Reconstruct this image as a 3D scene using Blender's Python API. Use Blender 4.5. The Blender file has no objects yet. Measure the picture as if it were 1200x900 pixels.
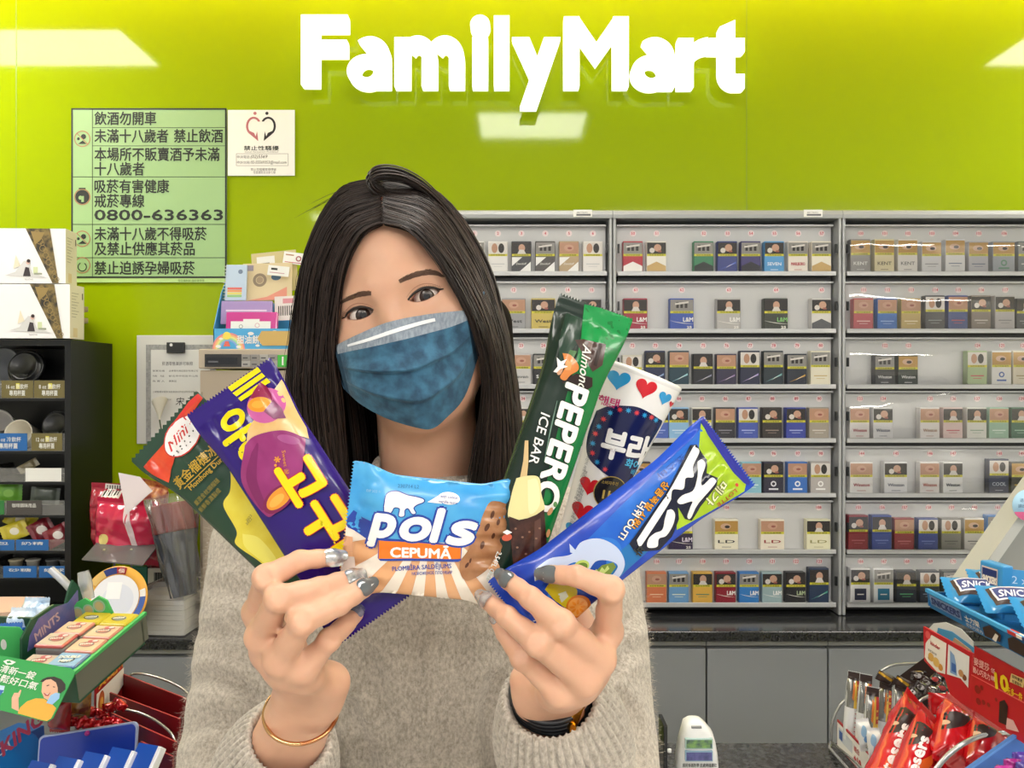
import bpy, bmesh, math, random
import numpy as np
from mathutils import Vector, Matrix, noise
from mathutils.geometry import tessellate_polygon
from mathutils.bvhtree import BVHTree

C = bpy.context.scene.collection
random.seed(7)
rng = np.random.default_rng(7)
PI = math.pi

# ---------------------------------------------------------------- camera, world, exposure
CAM_Z = 1.47                       # eye height of the phone
F = 900.0                          # focal length in pixels of a 1200 px wide frame
cam_data = bpy.data.cameras.new('camera')
cam_data.sensor_width = 36.0
cam_data.lens = 36.0 * F / 1200.0
cam_data.clip_start = 0.02
cam = bpy.data.objects.new('camera', cam_data)
C.objects.link(cam)
cam.location = (0, 0, CAM_Z)
cam.rotation_euler = (PI / 2, 0, 0)
bpy.context.scene.camera = cam

vs = bpy.context.scene.view_settings
vs.view_transform = 'Standard'
vs.look = 'None'
vs.exposure = 0.45
vs.gamma = 1.0
vs.use_curve_mapping = False

world = bpy.data.worlds.new('world')
bpy.context.scene.world = world
world.use_nodes = True
wb = world.node_tree.nodes['Background']
wb.inputs[0].default_value = (1.0, 0.985, 0.96, 1)   # the bright white shop behind the camera
wb.inputs[1].default_value = 0.6

LAMP = 19.0                        # emission of the ceiling panels
# x0, x1, y0, y1 of every luminous panel in the ceiling (z = CEIL)
CEIL = 2.7
PANELS = [(-2.45, -1.345, 1.47, 1.77), (-0.15, 0.335, 0.61, 0.96), (-1.45, -0.45, -1.5, -1.1),
          (0.65, 1.75, -1.5, -1.1), (-0.55, 0.55, -2.4, -2.0), (1.8, 2.9, 1.47, 1.77), (1.9, 3.0, -1.5, -1.1)]  # panels after the second are unseen, added for brightness and cover glare

# ---------------------------------------------------------------- helpers
def P(px, py, Y):
    """point at depth Y that the photograph shows at pixel px, py"""
    return Vector(((px - 600.0) / F * Y, Y, CAM_Z - (py - 450.0) / F * Y))

def lin(c):
    if isinstance(c, str):
        c = [int(c[i:i + 2], 16) / 255.0 for i in (0, 2, 4)]
    return [(x / 12.92 if x <= 0.04045 else ((x + 0.055) / 1.055) ** 2.4) for x in c]

_mats = {}
def mat(hexc, rough=0.5, metal=0.0, spec=0.5, coat=0.0, sss=0.0, var=0.0, vscale=30.0, bump=0.0, bscale=200.0, emit=0.0, sheen=0.0, trans=0.0, hex2=None, stretch=None, coords='Object', name=None, detail=3.0):
    key = (hexc, rough, metal, spec, coat, sss, var, vscale, bump, bscale, emit, sheen, trans, hex2, stretch, coords, name)
    if key in _mats:
        return _mats[key]
    m = bpy.data.materials.new(name or 'mat_' + hexc)
    m.use_nodes = True
    nt = m.node_tree
    b = nt.nodes['Principled BSDF']
    col = lin(hexc)
    b.inputs['Base Color'].default_value = (*col, 1)
    b.inputs['Roughness'].default_value = rough
    b.inputs['Metallic'].default_value = metal
    b.inputs['Specular IOR Level'].default_value = spec
    b.inputs['Coat Weight'].default_value = coat
    b.inputs['Coat Roughness'].default_value = 0.08
    if sss:
        b.inputs['Subsurface Weight'].default_value = sss
        b.inputs['Subsurface Radius'].default_value = (1.0, 0.35, 0.2)
        b.inputs['Subsurface Scale'].default_value = 0.006
    if sheen:
        b.inputs['Sheen Weight'].default_value = sheen
        b.inputs['Sheen Roughness'].default_value = 0.4
    if trans:
        b.inputs['Transmission Weight'].default_value = trans
    if emit:
        b.inputs['Emission Color'].default_value = (*col, 1)
        b.inputs['Emission Strength'].default_value = emit
    if var or bump or hex2:
        tc = nt.nodes.new('ShaderNodeTexCoord')
        mp = nt.nodes.new('ShaderNodeMapping')
        nt.links.new(tc.outputs[coords], mp.inputs['Vector'])
        if stretch:
            mp.inputs['Scale'].default_value = stretch
        if var or hex2:
            n = nt.nodes.new('ShaderNodeTexNoise')
            n.inputs['Scale'].default_value = vscale
            n.inputs['Detail'].default_value = detail
            nt.links.new(mp.outputs[0], n.inputs['Vector'])
            r = nt.nodes.new('ShaderNodeValToRGB')
            r.color_ramp.elements[0].position = 0.35
            r.color_ramp.elements[1].position = 0.65
            c2 = lin(hex2) if hex2 else [min(1, x * (1 + var)) for x in col]
            c1 = col if hex2 else [x * (1 - var) for x in col]
            r.color_ramp.elements[0].color = (*c1, 1)
            r.color_ramp.elements[1].color = (*c2, 1)
            nt.links.new(n.outputs['Fac'], r.inputs['Fac'])
            nt.links.new(r.outputs['Color'], b.inputs['Base Color'])
        if bump:
            n2 = nt.nodes.new('ShaderNodeTexNoise')
            n2.inputs['Scale'].default_value = bscale
            n2.inputs['Detail'].default_value = 4
            nt.links.new(mp.outputs[0], n2.inputs['Vector'])
            bp = nt.nodes.new('ShaderNodeBump')
            bp.inputs['Strength'].default_value = bump
            bp.inputs['Distance'].default_value = 0.002
            nt.links.new(n2.outputs['Fac'], bp.inputs['Height'])
            nt.links.new(bp.outputs['Normal'], b.inputs['Normal'])
    _mats[key] = m
    return m

def clear_mat(name, tint='ffffff', gloss=0.08, rough=0.03, wav=0.0, wscale=8.0, alpha=0.0, ior=1.35):
    """thin clear plastic: see-through, with its reflections"""
    m = bpy.data.materials.new(name)
    m.use_nodes = True
    nt = m.node_tree
    nt.nodes.clear()
    out = nt.nodes.new('ShaderNodeOutputMaterial')
    tr = nt.nodes.new('ShaderNodeBsdfTransparent')
    tr.inputs[0].default_value = (*lin(tint), 1)
    gl = nt.nodes.new('ShaderNodeBsdfGlossy')
    gl.inputs['Roughness'].default_value = rough
    mx = nt.nodes.new('ShaderNodeMixShader')
    fr = nt.nodes.new('ShaderNodeFresnel')
    fr.inputs[0].default_value = ior
    ma = nt.nodes.new('ShaderNodeMath'); ma.operation = 'ADD'
    ma.inputs[1].default_value = gloss
    nt.links.new(fr.outputs[0], ma.inputs[0])
    nt.links.new(ma.outputs[0], mx.inputs[0])
    nt.links.new(tr.outputs[0], mx.inputs[1])
    nt.links.new(gl.outputs[0], mx.inputs[2])
    last = mx
    if alpha:
        df = nt.nodes.new('ShaderNodeBsdfDiffuse')
        df.inputs[0].default_value = (0.9, 0.9, 0.9, 1)
        m2 = nt.nodes.new('ShaderNodeMixShader')
        m2.inputs[0].default_value = alpha
        nt.links.new(mx.outputs[0], m2.inputs[1]); nt.links.new(df.outputs[0], m2.inputs[2])
        last = m2
    nt.links.new(last.outputs[0], out.inputs[0])
    if wav:
        tc = nt.nodes.new('ShaderNodeTexCoord')
        n = nt.nodes.new('ShaderNodeTexNoise'); n.inputs['Scale'].default_value = wscale; n.inputs['Detail'].default_value = 2
        bp = nt.nodes.new('ShaderNodeBump'); bp.inputs['Strength'].default_value = wav; bp.inputs['Distance'].default_value = 0.02
        nt.links.new(tc.outputs['Object'], n.inputs['Vector'])
        nt.links.new(n.outputs['Fac'], bp.inputs['Height'])
        nt.links.new(bp.outputs[0], gl.inputs['Normal']); nt.links.new(bp.outputs[0], fr.inputs['Normal'])
    return m

def thing(name, label, cat, loc=(0, 0, 0), group=None, rot=None):
    o = bpy.data.objects.new(name, None)
    C.objects.link(o)
    o.empty_display_size = 0.05
    o.location = loc
    if rot:
        o.rotation_euler = rot
    tag(o, label, cat, group)
    return o

def tag(o, label=None, cat=None, group=None, kind=None):
    if label: o['label'] = label
    if cat: o['category'] = cat
    if group: o['group'] = group
    if kind: o['kind'] = kind
    return o

_text = {}
def text2d(s, bold=0.0, shear=0.0, res=2):
    """filled outline of a line of text: (points, faces, width) in font units, baseline at y = 0"""
    k = (s, bold, shear, res)
    if k not in _text:
        c = bpy.data.curves.new('t', 'FONT')
        c.body = s; c.resolution_u = res; c.offset = bold; c.shear = shear
        o = bpy.data.objects.new('t', c)
        m = o.to_mesh()
        v = [(p.co.x, p.co.y) for p in m.vertices]
        f = [tuple(p.vertices) for p in m.polygons]
        o.to_mesh_clear()
        bpy.data.objects.remove(o); bpy.data.curves.remove(c)
        x0 = min((p[0] for p in v), default=0); x1 = max((p[0] for p in v), default=0)
        _text[k] = ([(a - x0, b) for a, b in v], f, x1 - x0)
    return _text[k]

def frame(o, xd, yd):
    """matrix whose x and y axes are xd and yd; z is the side that faces out"""
    x = Vector(xd).normalized(); z = x.cross(Vector(yd)).normalized(); y = z.cross(x)
    m = Matrix.Identity(4)
    for i, a in enumerate((x, y, z, Vector(o))):
        m[0][i], m[1][i], m[2][i] = a
    return m

def FR(o):
    """frame on a surface that faces the camera: x right, y up, z towards the viewer"""
    return frame(o, (1, 0, 0), (0, 0, 1))

class G:
    """collects shapes that become ONE mesh"""
    def __init__(self, M=None):
        self.v = []; self.f = []; self.m = []; self.s = []; self.M = M; self.mats = []
    def mi(self, m):
        if m not in self.mats:
            self.mats.append(m)
        return self.mats.index(m)
    def add(self, v, f, m, smooth=False, M=None):
        M = M if M is not None else self.M
        n = len(self.v); k = self.mi(m)
        self.v += [(M @ Vector(p))[:] if M is not None else tuple(p) for p in v]
        self.f += [tuple(i + n for i in q) for q in f]
        self.m += [k] * len(f); self.s += [smooth] * len(f)
        return self
    def box(self, lo, hi, m, M=None, bev=0.0, seg=2):
        x0, y0, z0 = lo; x1, y1, z1 = hi
        if bev:
            bm = bmesh.new()
            bmesh.ops.create_cube(bm, size=1.0)
            for p in bm.verts:
                p.co = Vector(((x0 + x1) / 2 + p.co.x * (x1 - x0), (y0 + y1) / 2 + p.co.y * (y1 - y0), (z0 + z1) / 2 + p.co.z * (z1 - z0)))
            bmesh.ops.bevel(bm, geom=list(bm.edges), offset=bev, segments=seg, profile=0.5, affect='EDGES')
            bm.verts.index_update()
            self.add([p.co[:] for p in bm.verts], [[q.index for q in f.verts] for f in bm.faces], m, False, M)
            bm.free()
            return self
        v = [(x, y, z) for z in (z0, z1) for y in (y0, y1) for x in (x0, x1)]
        return self.add(v, [(0, 2, 3, 1), (4, 5, 7, 6), (0, 1, 5, 4), (2, 6, 7, 3), (0, 4, 6, 2), (1, 3, 7, 5)], m, False, M)
    def tube(self, pts, r, m, n=8, M=None, caps=True, closed=False):
        pts = [Vector(p) for p in pts]; k = len(pts)
        rs = r if isinstance(r, (list, tuple)) else [r] * k
        v = []; up = None
        for i, p in enumerate(pts):
            a = pts[(i + 1) % k] if (closed or i < k - 1) else p
            b = pts[i - 1] if (closed or i > 0) else p
            t = (a - b).normalized()
            if up is None:
                up = t.orthogonal().normalized()
            up = (up - t * up.dot(t))
            up = up.normalized() if up.length > 1e-6 else t.orthogonal().normalized()
            w = t.cross(up)
            for j in range(n):
                q = 2 * PI * j / n
                v.append(p + (up * math.cos(q) + w * math.sin(q)) * rs[i])
        f = []
        for i in range(k if closed else k - 1):
            i2 = (i + 1) % k
            for j in range(n):
                j2 = (j + 1) % n
                f.append((i * n + j, i * n + j2, i2 * n + j2, i2 * n + j))
        if caps and not closed:
            f.append(tuple(range(n - 1, -1, -1))); f.append(tuple((k - 1) * n + j for j in range(n)))
        return self.add(v, f, m, True, M)
    def lathe(self, prof, m, n=32, M=None, smooth=True, cap=True):
        """prof: (radius, height) pairs around z"""
        v = []; f = []
        for r, z in prof:
            for j in range(n):
                q = 2 * PI * j / n
                v.append((r * math.cos(q), r * math.sin(q), z))
        for i in range(len(prof) - 1):
            for j in range(n):
                j2 = (j + 1) % n
                f.append((i * n + j, i * n + j2, (i + 1) * n + j2, (i + 1) * n + j))
        if cap:
            f.append(tuple(range(n - 1, -1, -1))); f.append(tuple((len(prof) - 1) * n + j for j in range(n)))
        return self.add(v, f, m, smooth, M)
    def poly(self, pts, m, z=0.0, M=None):
        """flat polygon in the x, y plane of M"""
        tris = tessellate_polygon([[Vector((p[0], p[1], 0)) for p in pts]])
        out = []
        for t in tris:
            a, b, c = (pts[i] for i in t)
            out.append(t if (b[0] - a[0]) * (c[1] - a[1]) - (b[1] - a[1]) * (c[0] - a[0]) > 0 else t[::-1])
        return self.add([(p[0], p[1], z) for p in pts], out, m, False, M)
    def rect(self, x0, y0, x1, y1, m, z=0.0, M=None):
        return self.add([(x0, y0, z), (x1, y0, z), (x1, y1, z), (x0, y1, z)], [(0, 1, 2, 3)], m, False, M)
    def prism(self, pts, z0, z1, m, M=None):
        n = len(pts)
        area = sum(pts[i][0] * pts[(i + 1) % n][1] - pts[(i + 1) % n][0] * pts[i][1] for i in range(n))
        if area < 0:
            pts = pts[::-1]
        self.poly(pts, m, z1, M)
        k = len(self.f)
        self.poly(pts, m, z0, M)
        for i in range(k, len(self.f)):
            self.f[i] = self.f[i][::-1]
        v = [(p[0], p[1], z0) for p in pts] + [(p[0], p[1], z1) for p in pts]
        return self.add(v, [(i, (i + 1) % n, n + (i + 1) % n, n + i) for i in range(n)], m, False, M)
    def text(self, s, x, y, size, m, z=0.0, M=None, bold=0.0, shear=0.0, align='l', width=None, depth=0.0, rot=0.0):
        """size = height of a capital (or of a Chinese or Korean character); width squeezes or stretches the line"""
        v, f, w = text2d(s, bold, shear)
        if not v: return self
        cjk = any(ord(ch) > 0x2000 for ch in s)
        if bold and not depth:                         # thicker strokes: the line printed again with small offsets
            for n_, (ox, oy) in enumerate(((-1, 0), (1, 0), (0, 1), (0, -1)) + (((.7, .7), (-.7, .7), (.7, -.7), (-.7, -.7)) if bold > .03 else ())):
                d_ = bold * size * (.9 if cjk else 1.2)
                self.text(s, x + ox * d_, y + oy * d_, size, m, z + .00003 * n_, M, 0.0, shear, align, width, 0.0, rot)
            return self
        k = size / (0.86 if cjk else 0.73)
        kx = (width / w) if width else k
        dx = {'l': 0, 'c': -w * kx / 2, 'r': -w * kx}[align]
        cr, sr = math.cos(rot), math.sin(rot)
        pts = [(a * kx + dx, b * k) for a, b in v]
        pts = [(x + a * cr - b * sr, y + a * sr + b * cr) for a, b in pts]
        if depth:
            n = len(pts)
            cnt = {}
            for q in f:
                for i in range(len(q)):
                    e = (q[i], q[(i + 1) % len(q)])
                    cnt[e] = 1
            side = [(b, a, a + n, b + n) for a, b in cnt if (b, a) not in cnt]
            side = [(a, b, b + n, a + n) for (b, a, _, _) in side]
            self.add([(a, b, z) for a, b in pts] + [(a, b, z + depth) for a, b in pts], [tuple(i + n for i in q) for q in f] + [s_[::-1] for s_ in side] + [q[::-1] for q in f], m, False, M)
        else:
            self.add([(a, b, z) for a, b in pts], f, m, False, M)
        return self
    def disc(self, x, y, r, m, z=0.0, M=None, n=20, ry=None, r0=0.0):
        ry = ry or r
        c = [(x + r * math.cos(2 * PI * i / n), y + ry * math.sin(2 * PI * i / n)) for i in range(n)]
        if not r0:
            return self.add([(a, b, z) for a, b in c], [tuple(range(n))], m, False, M)
        d = [(x + r0 * math.cos(2 * PI * i / n), y + r0 * ry / r * math.sin(2 * PI * i / n)) for i in range(n)]
        return self.add([(a, b, z) for a, b in c + d], [(i, (i + 1) % n, n + (i + 1) % n, n + i) for i in range(n)], m, False, M)
    def build(self, name, parent=None, label=None, kind=None):
        me = bpy.data.meshes.new(name)
        off = Vector((0, 0, 0))
        q = parent
        while q is not None:
            off += Vector(q.location); q = q.parent
        v = [(p[0] - off.x, p[1] - off.y, p[2] - off.z) for p in self.v] if parent is not None else self.v
        me.from_pydata(v, [], self.f)
        for m in self.mats:
            me.materials.append(m)
        me.polygons.foreach_set('material_index', self.m)
        me.polygons.foreach_set('use_smooth', self.s)
        me.validate(); me.update()
        o = bpy.data.objects.new(name, me)
        C.objects.link(o)
        if parent is not None:
            o.parent = parent
        if label: o['label'] = label
        if kind: o['kind'] = kind
        return o

def copy_tree(o, parent=None):
    c = o.copy(); C.objects.link(c)
    if parent is not None: c.parent = parent
    for ch in o.children:
        copy_tree(ch, c)
    return c

def struct(g, name):
    return g.build(name, kind='structure')

def spline(pts, n):
    """smooth curve through points (numpy)"""
    p = np.array([tuple(q) for q in pts], float)
    k = len(p)
    e = np.vstack([2 * p[0] - p[1], p, 2 * p[-1] - p[-2]])
    t = np.linspace(0, k - 1 - 1e-9, n)
    i = t.astype(int); u = (t - i)[:, None]
    a, b, c, d = e[i], e[i + 1], e[i + 2], e[i + 3]
    return 0.5 * (2 * b + (c - a) * u + (2 * a - 5 * b + 4 * c - d) * u ** 2 + (3 * b - a - 3 * c + d) * u ** 3)

ORD = ['first', 'second', 'third', 'fourth', 'fifth', 'sixth', 'seventh', 'eighth', 'ninth', 'tenth', 'eleventh']
# ---------------------------------------------------------------- lamps in the ceiling
m_lamp = mat('fffaf2', emit=LAMP, name='lamp_light')
m_white = mat('f2f2ee', 0.5)
for i, (x0, x1, y0, y1) in enumerate(PANELS):
    t = thing('ceiling_light', ['luminous ceiling panel above the black cup cabinet', 'small luminous ceiling panel above the customer', 'added luminous ceiling panel left of the camera', 'added luminous ceiling panel right of the camera', 'added luminous ceiling panel behind the camera', 'added luminous ceiling panel above the chocolate display', 'added luminous ceiling panel at the right, behind the camera'][i], 'ceiling light', ((x0 + x1) / 2, (y0 + y1) / 2, CEIL))
    g = G(); g.box((x0, y0, CEIL - 0.012), (x1, y1, CEIL - 0.002), m_lamp); g.build('diffuser', t)
    g = G()
    for a, b, c, d in ((x0 - .02, y0 - .02, x1 + .02, y0), (x0 - .02, y1, x1 + .02, y1 + .02), (x0 - .02, y0, x0, y1), (x1, y0, x1 + .02, y1)):
        g.box((a, b, CEIL - 0.018), (c, d, CEIL - 0.002), m_white)
    g.build('frame', t)

# ---------------------------------------------------------------- the room
WY = 2.2
m_green = mat('96ac06', 0.06, spec=0.25, name='green_glass')
g = G(); g.box((-3.2, WY, 0), (3.2, WY + 0.12, CEIL), m_green); struct(g, 'wall_back')
g = G(); g.box((-3.2, -3.2, -0.1), (3.2, WY + 0.12, 0), mat('b9b6ae', 0.35, var=0.08, vscale=3)); struct(g, 'floor')
g = G(); g.box((-3.2, -3.2, CEIL), (3.2, WY + 0.12, CEIL + 0.1), mat('e9e9e4', 0.8)); struct(g, 'ceiling')
m_wall = mat('d9d8d2', 0.7)
g = G(); g.box((-3.3, -3.2, 0), (-3.2, WY + 0.12, CEIL), m_wall); struct(g, 'wall_left')
g = G(); g.box((3.2, -3.2, 0), (3.3, WY + 0.12, CEIL), m_wall); struct(g, 'wall_right')
# upright joints of the glass wall cladding
g = G()
for x in (P(19, 0, WY).x, P(875, 0, WY).x):
    g.box((x - 0.0012, WY - 0.0006, 0.9), (x + 0.0012, WY + 0.001, CEIL), mat('7f9a00', 0.4))
struct(g, 'trim_1')
# warm strip lamp in the cove above the green wall
t = thing('cove_light', 'warm strip lamp in the ceiling edge above the green wall', 'strip light', (0, WY - 0.1, CEIL))
g = G(); g.box((-2.6, WY - 0.13, CEIL - 0.03), (2.6, WY - 0.09, CEIL - 0.012), mat('ffd070', emit=14.0, name='cove_glow')); g.build('tube', t)
g = G(); g.box((-2.62, WY - 0.135, CEIL - 0.012), (2.62, WY - 0.085, CEIL), m_white); g.build('housing', t)

# ---------------------------------------------------------------- illuminated letters on the wall
t = thing('shop_sign', 'white illuminated raised letters spelling the shop name on green wall', 'sign', P(612, 105, WY))
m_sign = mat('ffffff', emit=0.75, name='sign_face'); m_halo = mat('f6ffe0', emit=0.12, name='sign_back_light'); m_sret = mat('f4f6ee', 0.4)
YS = WY - 0.045
s = YS / F
def arcband(cx, cy, rx, ry, ix, iy, a0, a1, n=18):
    A = [math.radians(a0 + (a1 - a0) * i / n) for i in range(n + 1)]
    return [(cx + rx * math.cos(a), cy + ry * math.sin(a)) for a in A] + [(cx + ix * math.cos(a), cy + iy * math.sin(a)) for a in A[::-1]]
def bx(x0, y0, x1, y1): return [(x0, y0), (x1, y0), (x1, y1), (x0, y1)]
LET = {
 'F': [bx(0, 0, 20, 81), bx(19, 64, 54, 81), bx(19, 35, 53, 52)],
 'a': [arcband(22, 18, 23, 19.5, 8, 7.5, 0, 180), arcband(22, 18, 23, 19.5, 8, 7.5, 180, 360), bx(31, 0, 49, 36), arcband(26, 35, 23, 23, 5.5, 7, 0, 128)],
 'm': [bx(0, 0, 18, 57), bx(31.5, 0, 49.5, 32), bx(63, 0, 81, 32), arcband(27, 32, 22.5, 27, 4.6, 10, 0, 140), arcband(58.5, 32, 22.5, 27, 4.6, 10, 0, 140)],
 'i': [bx(3, 0, 21, 57), [(12 + 11.5 * math.cos(k * PI / 12), 71.5 + 11.5 * math.sin(k * PI / 12)) for k in range(24)]],
 'l': [bx(0, 0, 18, 82)],
 'y': [[(0, 57), (20, 57), (36.5, 17), (28, -5)], [(37, 57), (56, 57), (28.5, -24), (9, -24)]],
 'M': [bx(0, 0, 18, 81), bx(57, 0, 75, 81), [(17, 81), (37.5, 51), (37.5, 26), (17, 55)], [(58, 81), (37.5, 51), (37.5, 26), (58, 55)]],
 'r': [bx(0, 0, 18, 57), arcband(37, 24, 32, 34, 19.5, 17.5, 94, 180)],
 't': [[(12, 18), (30, 18), (30, 78), (12, 70)], bx(0, 41, 41, 57), arcband(31, 19, 19, 20.5, 1.5, 3.5, 180, 272), bx(30, -1.4, 41, 15.4)],
}
row = [('F', 356, 104), ('a', 410, 106), ('m', 464, 106), ('i', 551, 106), ('l', 579, 106), ('y', 600, 106), ('M', 660, 106), ('a', 739, 107), ('r', 792, 107), ('t', 828, 107)]
for ch, a, base in row:
    g = G(FR(P(a, base, YS)))
    for pts in LET[ch]:
        pts = [(x * s, y * s) for x, y in pts]
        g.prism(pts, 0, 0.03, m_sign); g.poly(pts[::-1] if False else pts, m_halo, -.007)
    g.build('letter', t)

# ---------------------------------------------------------------- notices on the wall
ink = mat('1e2420', 0.6); gpap = mat('9abd84', 0.45, name='green_paper'); red_ink = mat('a9785a', 0.6); white_p = mat('f1efe9', 0.6)
YP = WY - 0.004
g = G(FR(P(84, 326, YP))); s = YP / F
W_, H_ = 182 * s, 199 * s
g.box((0, 0, 0), (W_, H_, 0.002), gpap)
g.box((0, -5 * s, 0), (W_, 0, 0.0015), mat('b9d98a', 0.45))
def q(x0, y0, x1, y1, m=ink, z=0.0026): g.rect(x0 * s, y0 * s, x1 * s, y1 * s, m, z)
bw = 2.0
q(0, 0, 182, bw); q(0, 199 - bw, 182, 199); q(0, 0, bw, 199); q(182 - bw, 0, 182, 199)
for x in (24.5,): q(x, 0, x + .7, 199)
ys = [(24.5, 175.8), (24.5, 154.5)]
for x, y in ys: q(x, y, 182, y + .6)
for y in (118, 62.5, 23.5): q(0, y, 182, y + .7)
def tx(st, y, size, w=None, bold=0.022): g.text(st, 27.5 * s, y * s, size * s, ink, z=0.0028, bold=bold, width=w * s if w else None)
tx('飲酒勿開車', 180.5, 14.5, 72)
tx('未滿十八歲者', 160, 14.5, 86); g.text('禁止飲酒', 120.5 * s, 160 * s, 14.5 * s, ink, z=.0028, bold=.022, width=57 * s)
tx('本場所不販賣酒予未滿', 138.5, 14.5, 146)
tx('十八歲者', 121.5, 14.5, 58)
tx('吸菸有害健康', 101, 14.5, 87); tx('戒菸專線', 84, 14.5, 58)
tx('0800-636363', 68, 12.5, 150, 0.03)
tx('未滿十八歲不得吸菸', 45.5, 14.5, 131); tx('及禁止供應其菸品', 28, 14.5, 117)
tx('禁止迫誘孕婦吸菸', 5.5, 14.5, 117)
for y, k in ((163, 0), (95, 1), (46, 2), (15, 3)):
    g.disc(13 * s, y * s, 9.6 * s, red_ink, z=.0027, r0=8.4 * s, n=28)
    if k == 1:
        g.disc(13 * s, y * s, 8.2 * s, ink, z=.0027, n=24); g.disc(11 * s, (y - 1) * s, 2.4 * s, gpap, z=.003); g.rect(12 * s, (y - 6) * s, 15 * s, (y + 1) * s, gpap, .003); g.rect(9 * s, (y + 9) * s, 17 * s, (y + 10.5) * s, ink, .003)
    elif k == 3:
        g.disc(13 * s, (y - 2) * s, 5.5 * s, ink, z=.0027, r0=4.3 * s); g.rect(11 * s, (y + 2) * s, 16 * s, (y + 6) * s, gpap, .003)
    else:
        g.disc(14.5 * s, (y + 2.5) * s, 3 * s, ink, z=.0028); g.poly([(8 * s, (y - 6) * s), (18 * s, (y - 6) * s), (13.5 * s, (y - 2) * s)], ink, .0028); g.disc(8.5 * s, (y) * s, 1.7 * s, ink, z=.0028)
        g.poly([(6.4 * s, (y + 6) * s), (7.2 * s, (y + 6.6) * s), (19.8 * s, (y - 6) * s), (19 * s, (y - 6.6) * s)], red_ink, .003)
g.text('衛生福利部 國民健康署', 125 * s, -4 * s, 2.6 * s, mat('6f8a50', .6), z=.002)
tag(g.build('warning_poster'), 'large pale green poster with bold black rules about alcohol and smoking', 'poster')

g = G(FR(P(267, 206, YP)))
g.box((0, 0, 0), (78.5 * s, 77 * s, 0.0012), white_p)
pk = mat('b86a72', .6); bk = mat('25222a', .6); gy = mat('77757a', .6)
def hand_half(sg, m):
    arc = [(39 + sg * (8.5 + 9 * math.cos(math.radians(a))), 58 + 11 * math.sin(math.radians(a))) for a in range(150, -50, -14)]
    arc += [(39 + sg * 3.2, 40.5), (39 + sg * 4.5, 52), (39 + sg * 6.2, 46), (39 + sg * 8, 50)]
    arc2 = [(39 + sg * (8.5 + 6.4 * math.cos(math.radians(a))), 58 + 8.6 * math.sin(math.radians(a))) for a in range(-40, 150, 14)]
    return arc + arc2
for sg, m in ((-1, pk), (1, bk)):
    g.poly([(a * s, b * s) for a, b in hand_half(sg, m)], m, .0016)
    g.disc((39 + sg * 7) * s, 73 * s, 1.9 * s, m, z=.0016)
g.text('禁止性騷擾', 19 * s, 30 * s, 5 * s, ink, z=.0016, width=41 * s, bold=.02)
g.text('Sexual Harassment Prohibited', 20 * s, 27.2 * s, 1.6 * s, gy, z=.0016, width=39 * s)
for a in ((10, 25.5, 71, 25.9), (10, 11.5, 71, 11.9), (10, 11.5, 10.4, 25.9), (70.6, 11.5, 71, 25.9)):
    q(*a, m=gy, z=.0016)
g.text('申訴電話', 11 * s, 20.5 * s, 3.3 * s, gy, z=.0016); g.text('申訴信箱', 11 * s, 14 * s, 3.3 * s, gy, z=.0016)
g.text('(02)5569', 27 * s, 20.5 * s, 4 * s, bk, z=.0016, shear=.2); g.text('02-55569353@mail.com', 27 * s, 14 * s, 3.6 * s, bk, z=.0016, width=42 * s, shear=.2)
g.text('禁止性騷擾宣導標誌', 27 * s, 6 * s, 3 * s, gy, z=.0016, width=30 * s); g.text('性騷擾防治法第七條', 30 * s, 2.5 * s, 3 * s, gy, z=.0016, width=26 * s)
tag(g.build('harassment_notice'), 'small square white notice with pink and black hands, right of green poster', 'notice')

# framed licence
t = thing('licence_frame', 'grey framed licence paper held by a black clip on green wall', 'licence', P(205, 510, WY))
g = G(FR(P(161, 520, YP)))
g.box((0, 0, -.003), (92 * s, 127 * s, 0.004), mat('d3d3cd', .5), bev=.001)
g.build('border', t)
g = G(FR(P(161, 520, YP)))
g.box((11 * s, 0, .0042), (92 * s, 116 * s, .0050), mat('9b9c9a', .6, var=.15, vscale=160))
g.box((17 * s, 0, .0050), (86 * s, 110 * s, .0058), mat('dcdcd8', .5))
for st, x, y, w, h in (('菸酒零售業許可執照', 30, 92, 36, 4.2), ('營業名稱', 19, 84.5, 14, 2), ('全家便利商店股份有限公司', 38, 84.5, 34, 2), ('地  址', 19, 78.5, 14, 2), ('新北市中和區中山路', 38, 78.5, 34, 2), ('負 責 人', 19, 72.5, 14, 2), ('葉榮廷', 38, 72.5, 9, 2), ('上開營業所經依法核准登記特此證明發給執照', 19, 60, 52, 2), ('中華民國一百零三年', 19, 51, 22, 1.6)):
    g.text(st, x * s, y * s, h * s, mat('5e5e60', .6), z=.0063, width=w * s)
g.text('宋 玉', 46 * s, 46 * s, 8.5 * s, bk, z=.0063, bold=.01, shear=.15)
g.build('paper', t, label='printed licence page')
g = G(FR(P(161, 520, YP)))
g.box((37 * s, 106 * s, .005), (57 * s, 118.5 * s, .016), mat('26282a', .35), bev=.001)
g.disc(42.5 * s, 115.5 * s, 1.8 * s, mat('e9e9e9', .3), z=.0166)
g.build('clip', t, label='black clip')
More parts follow.
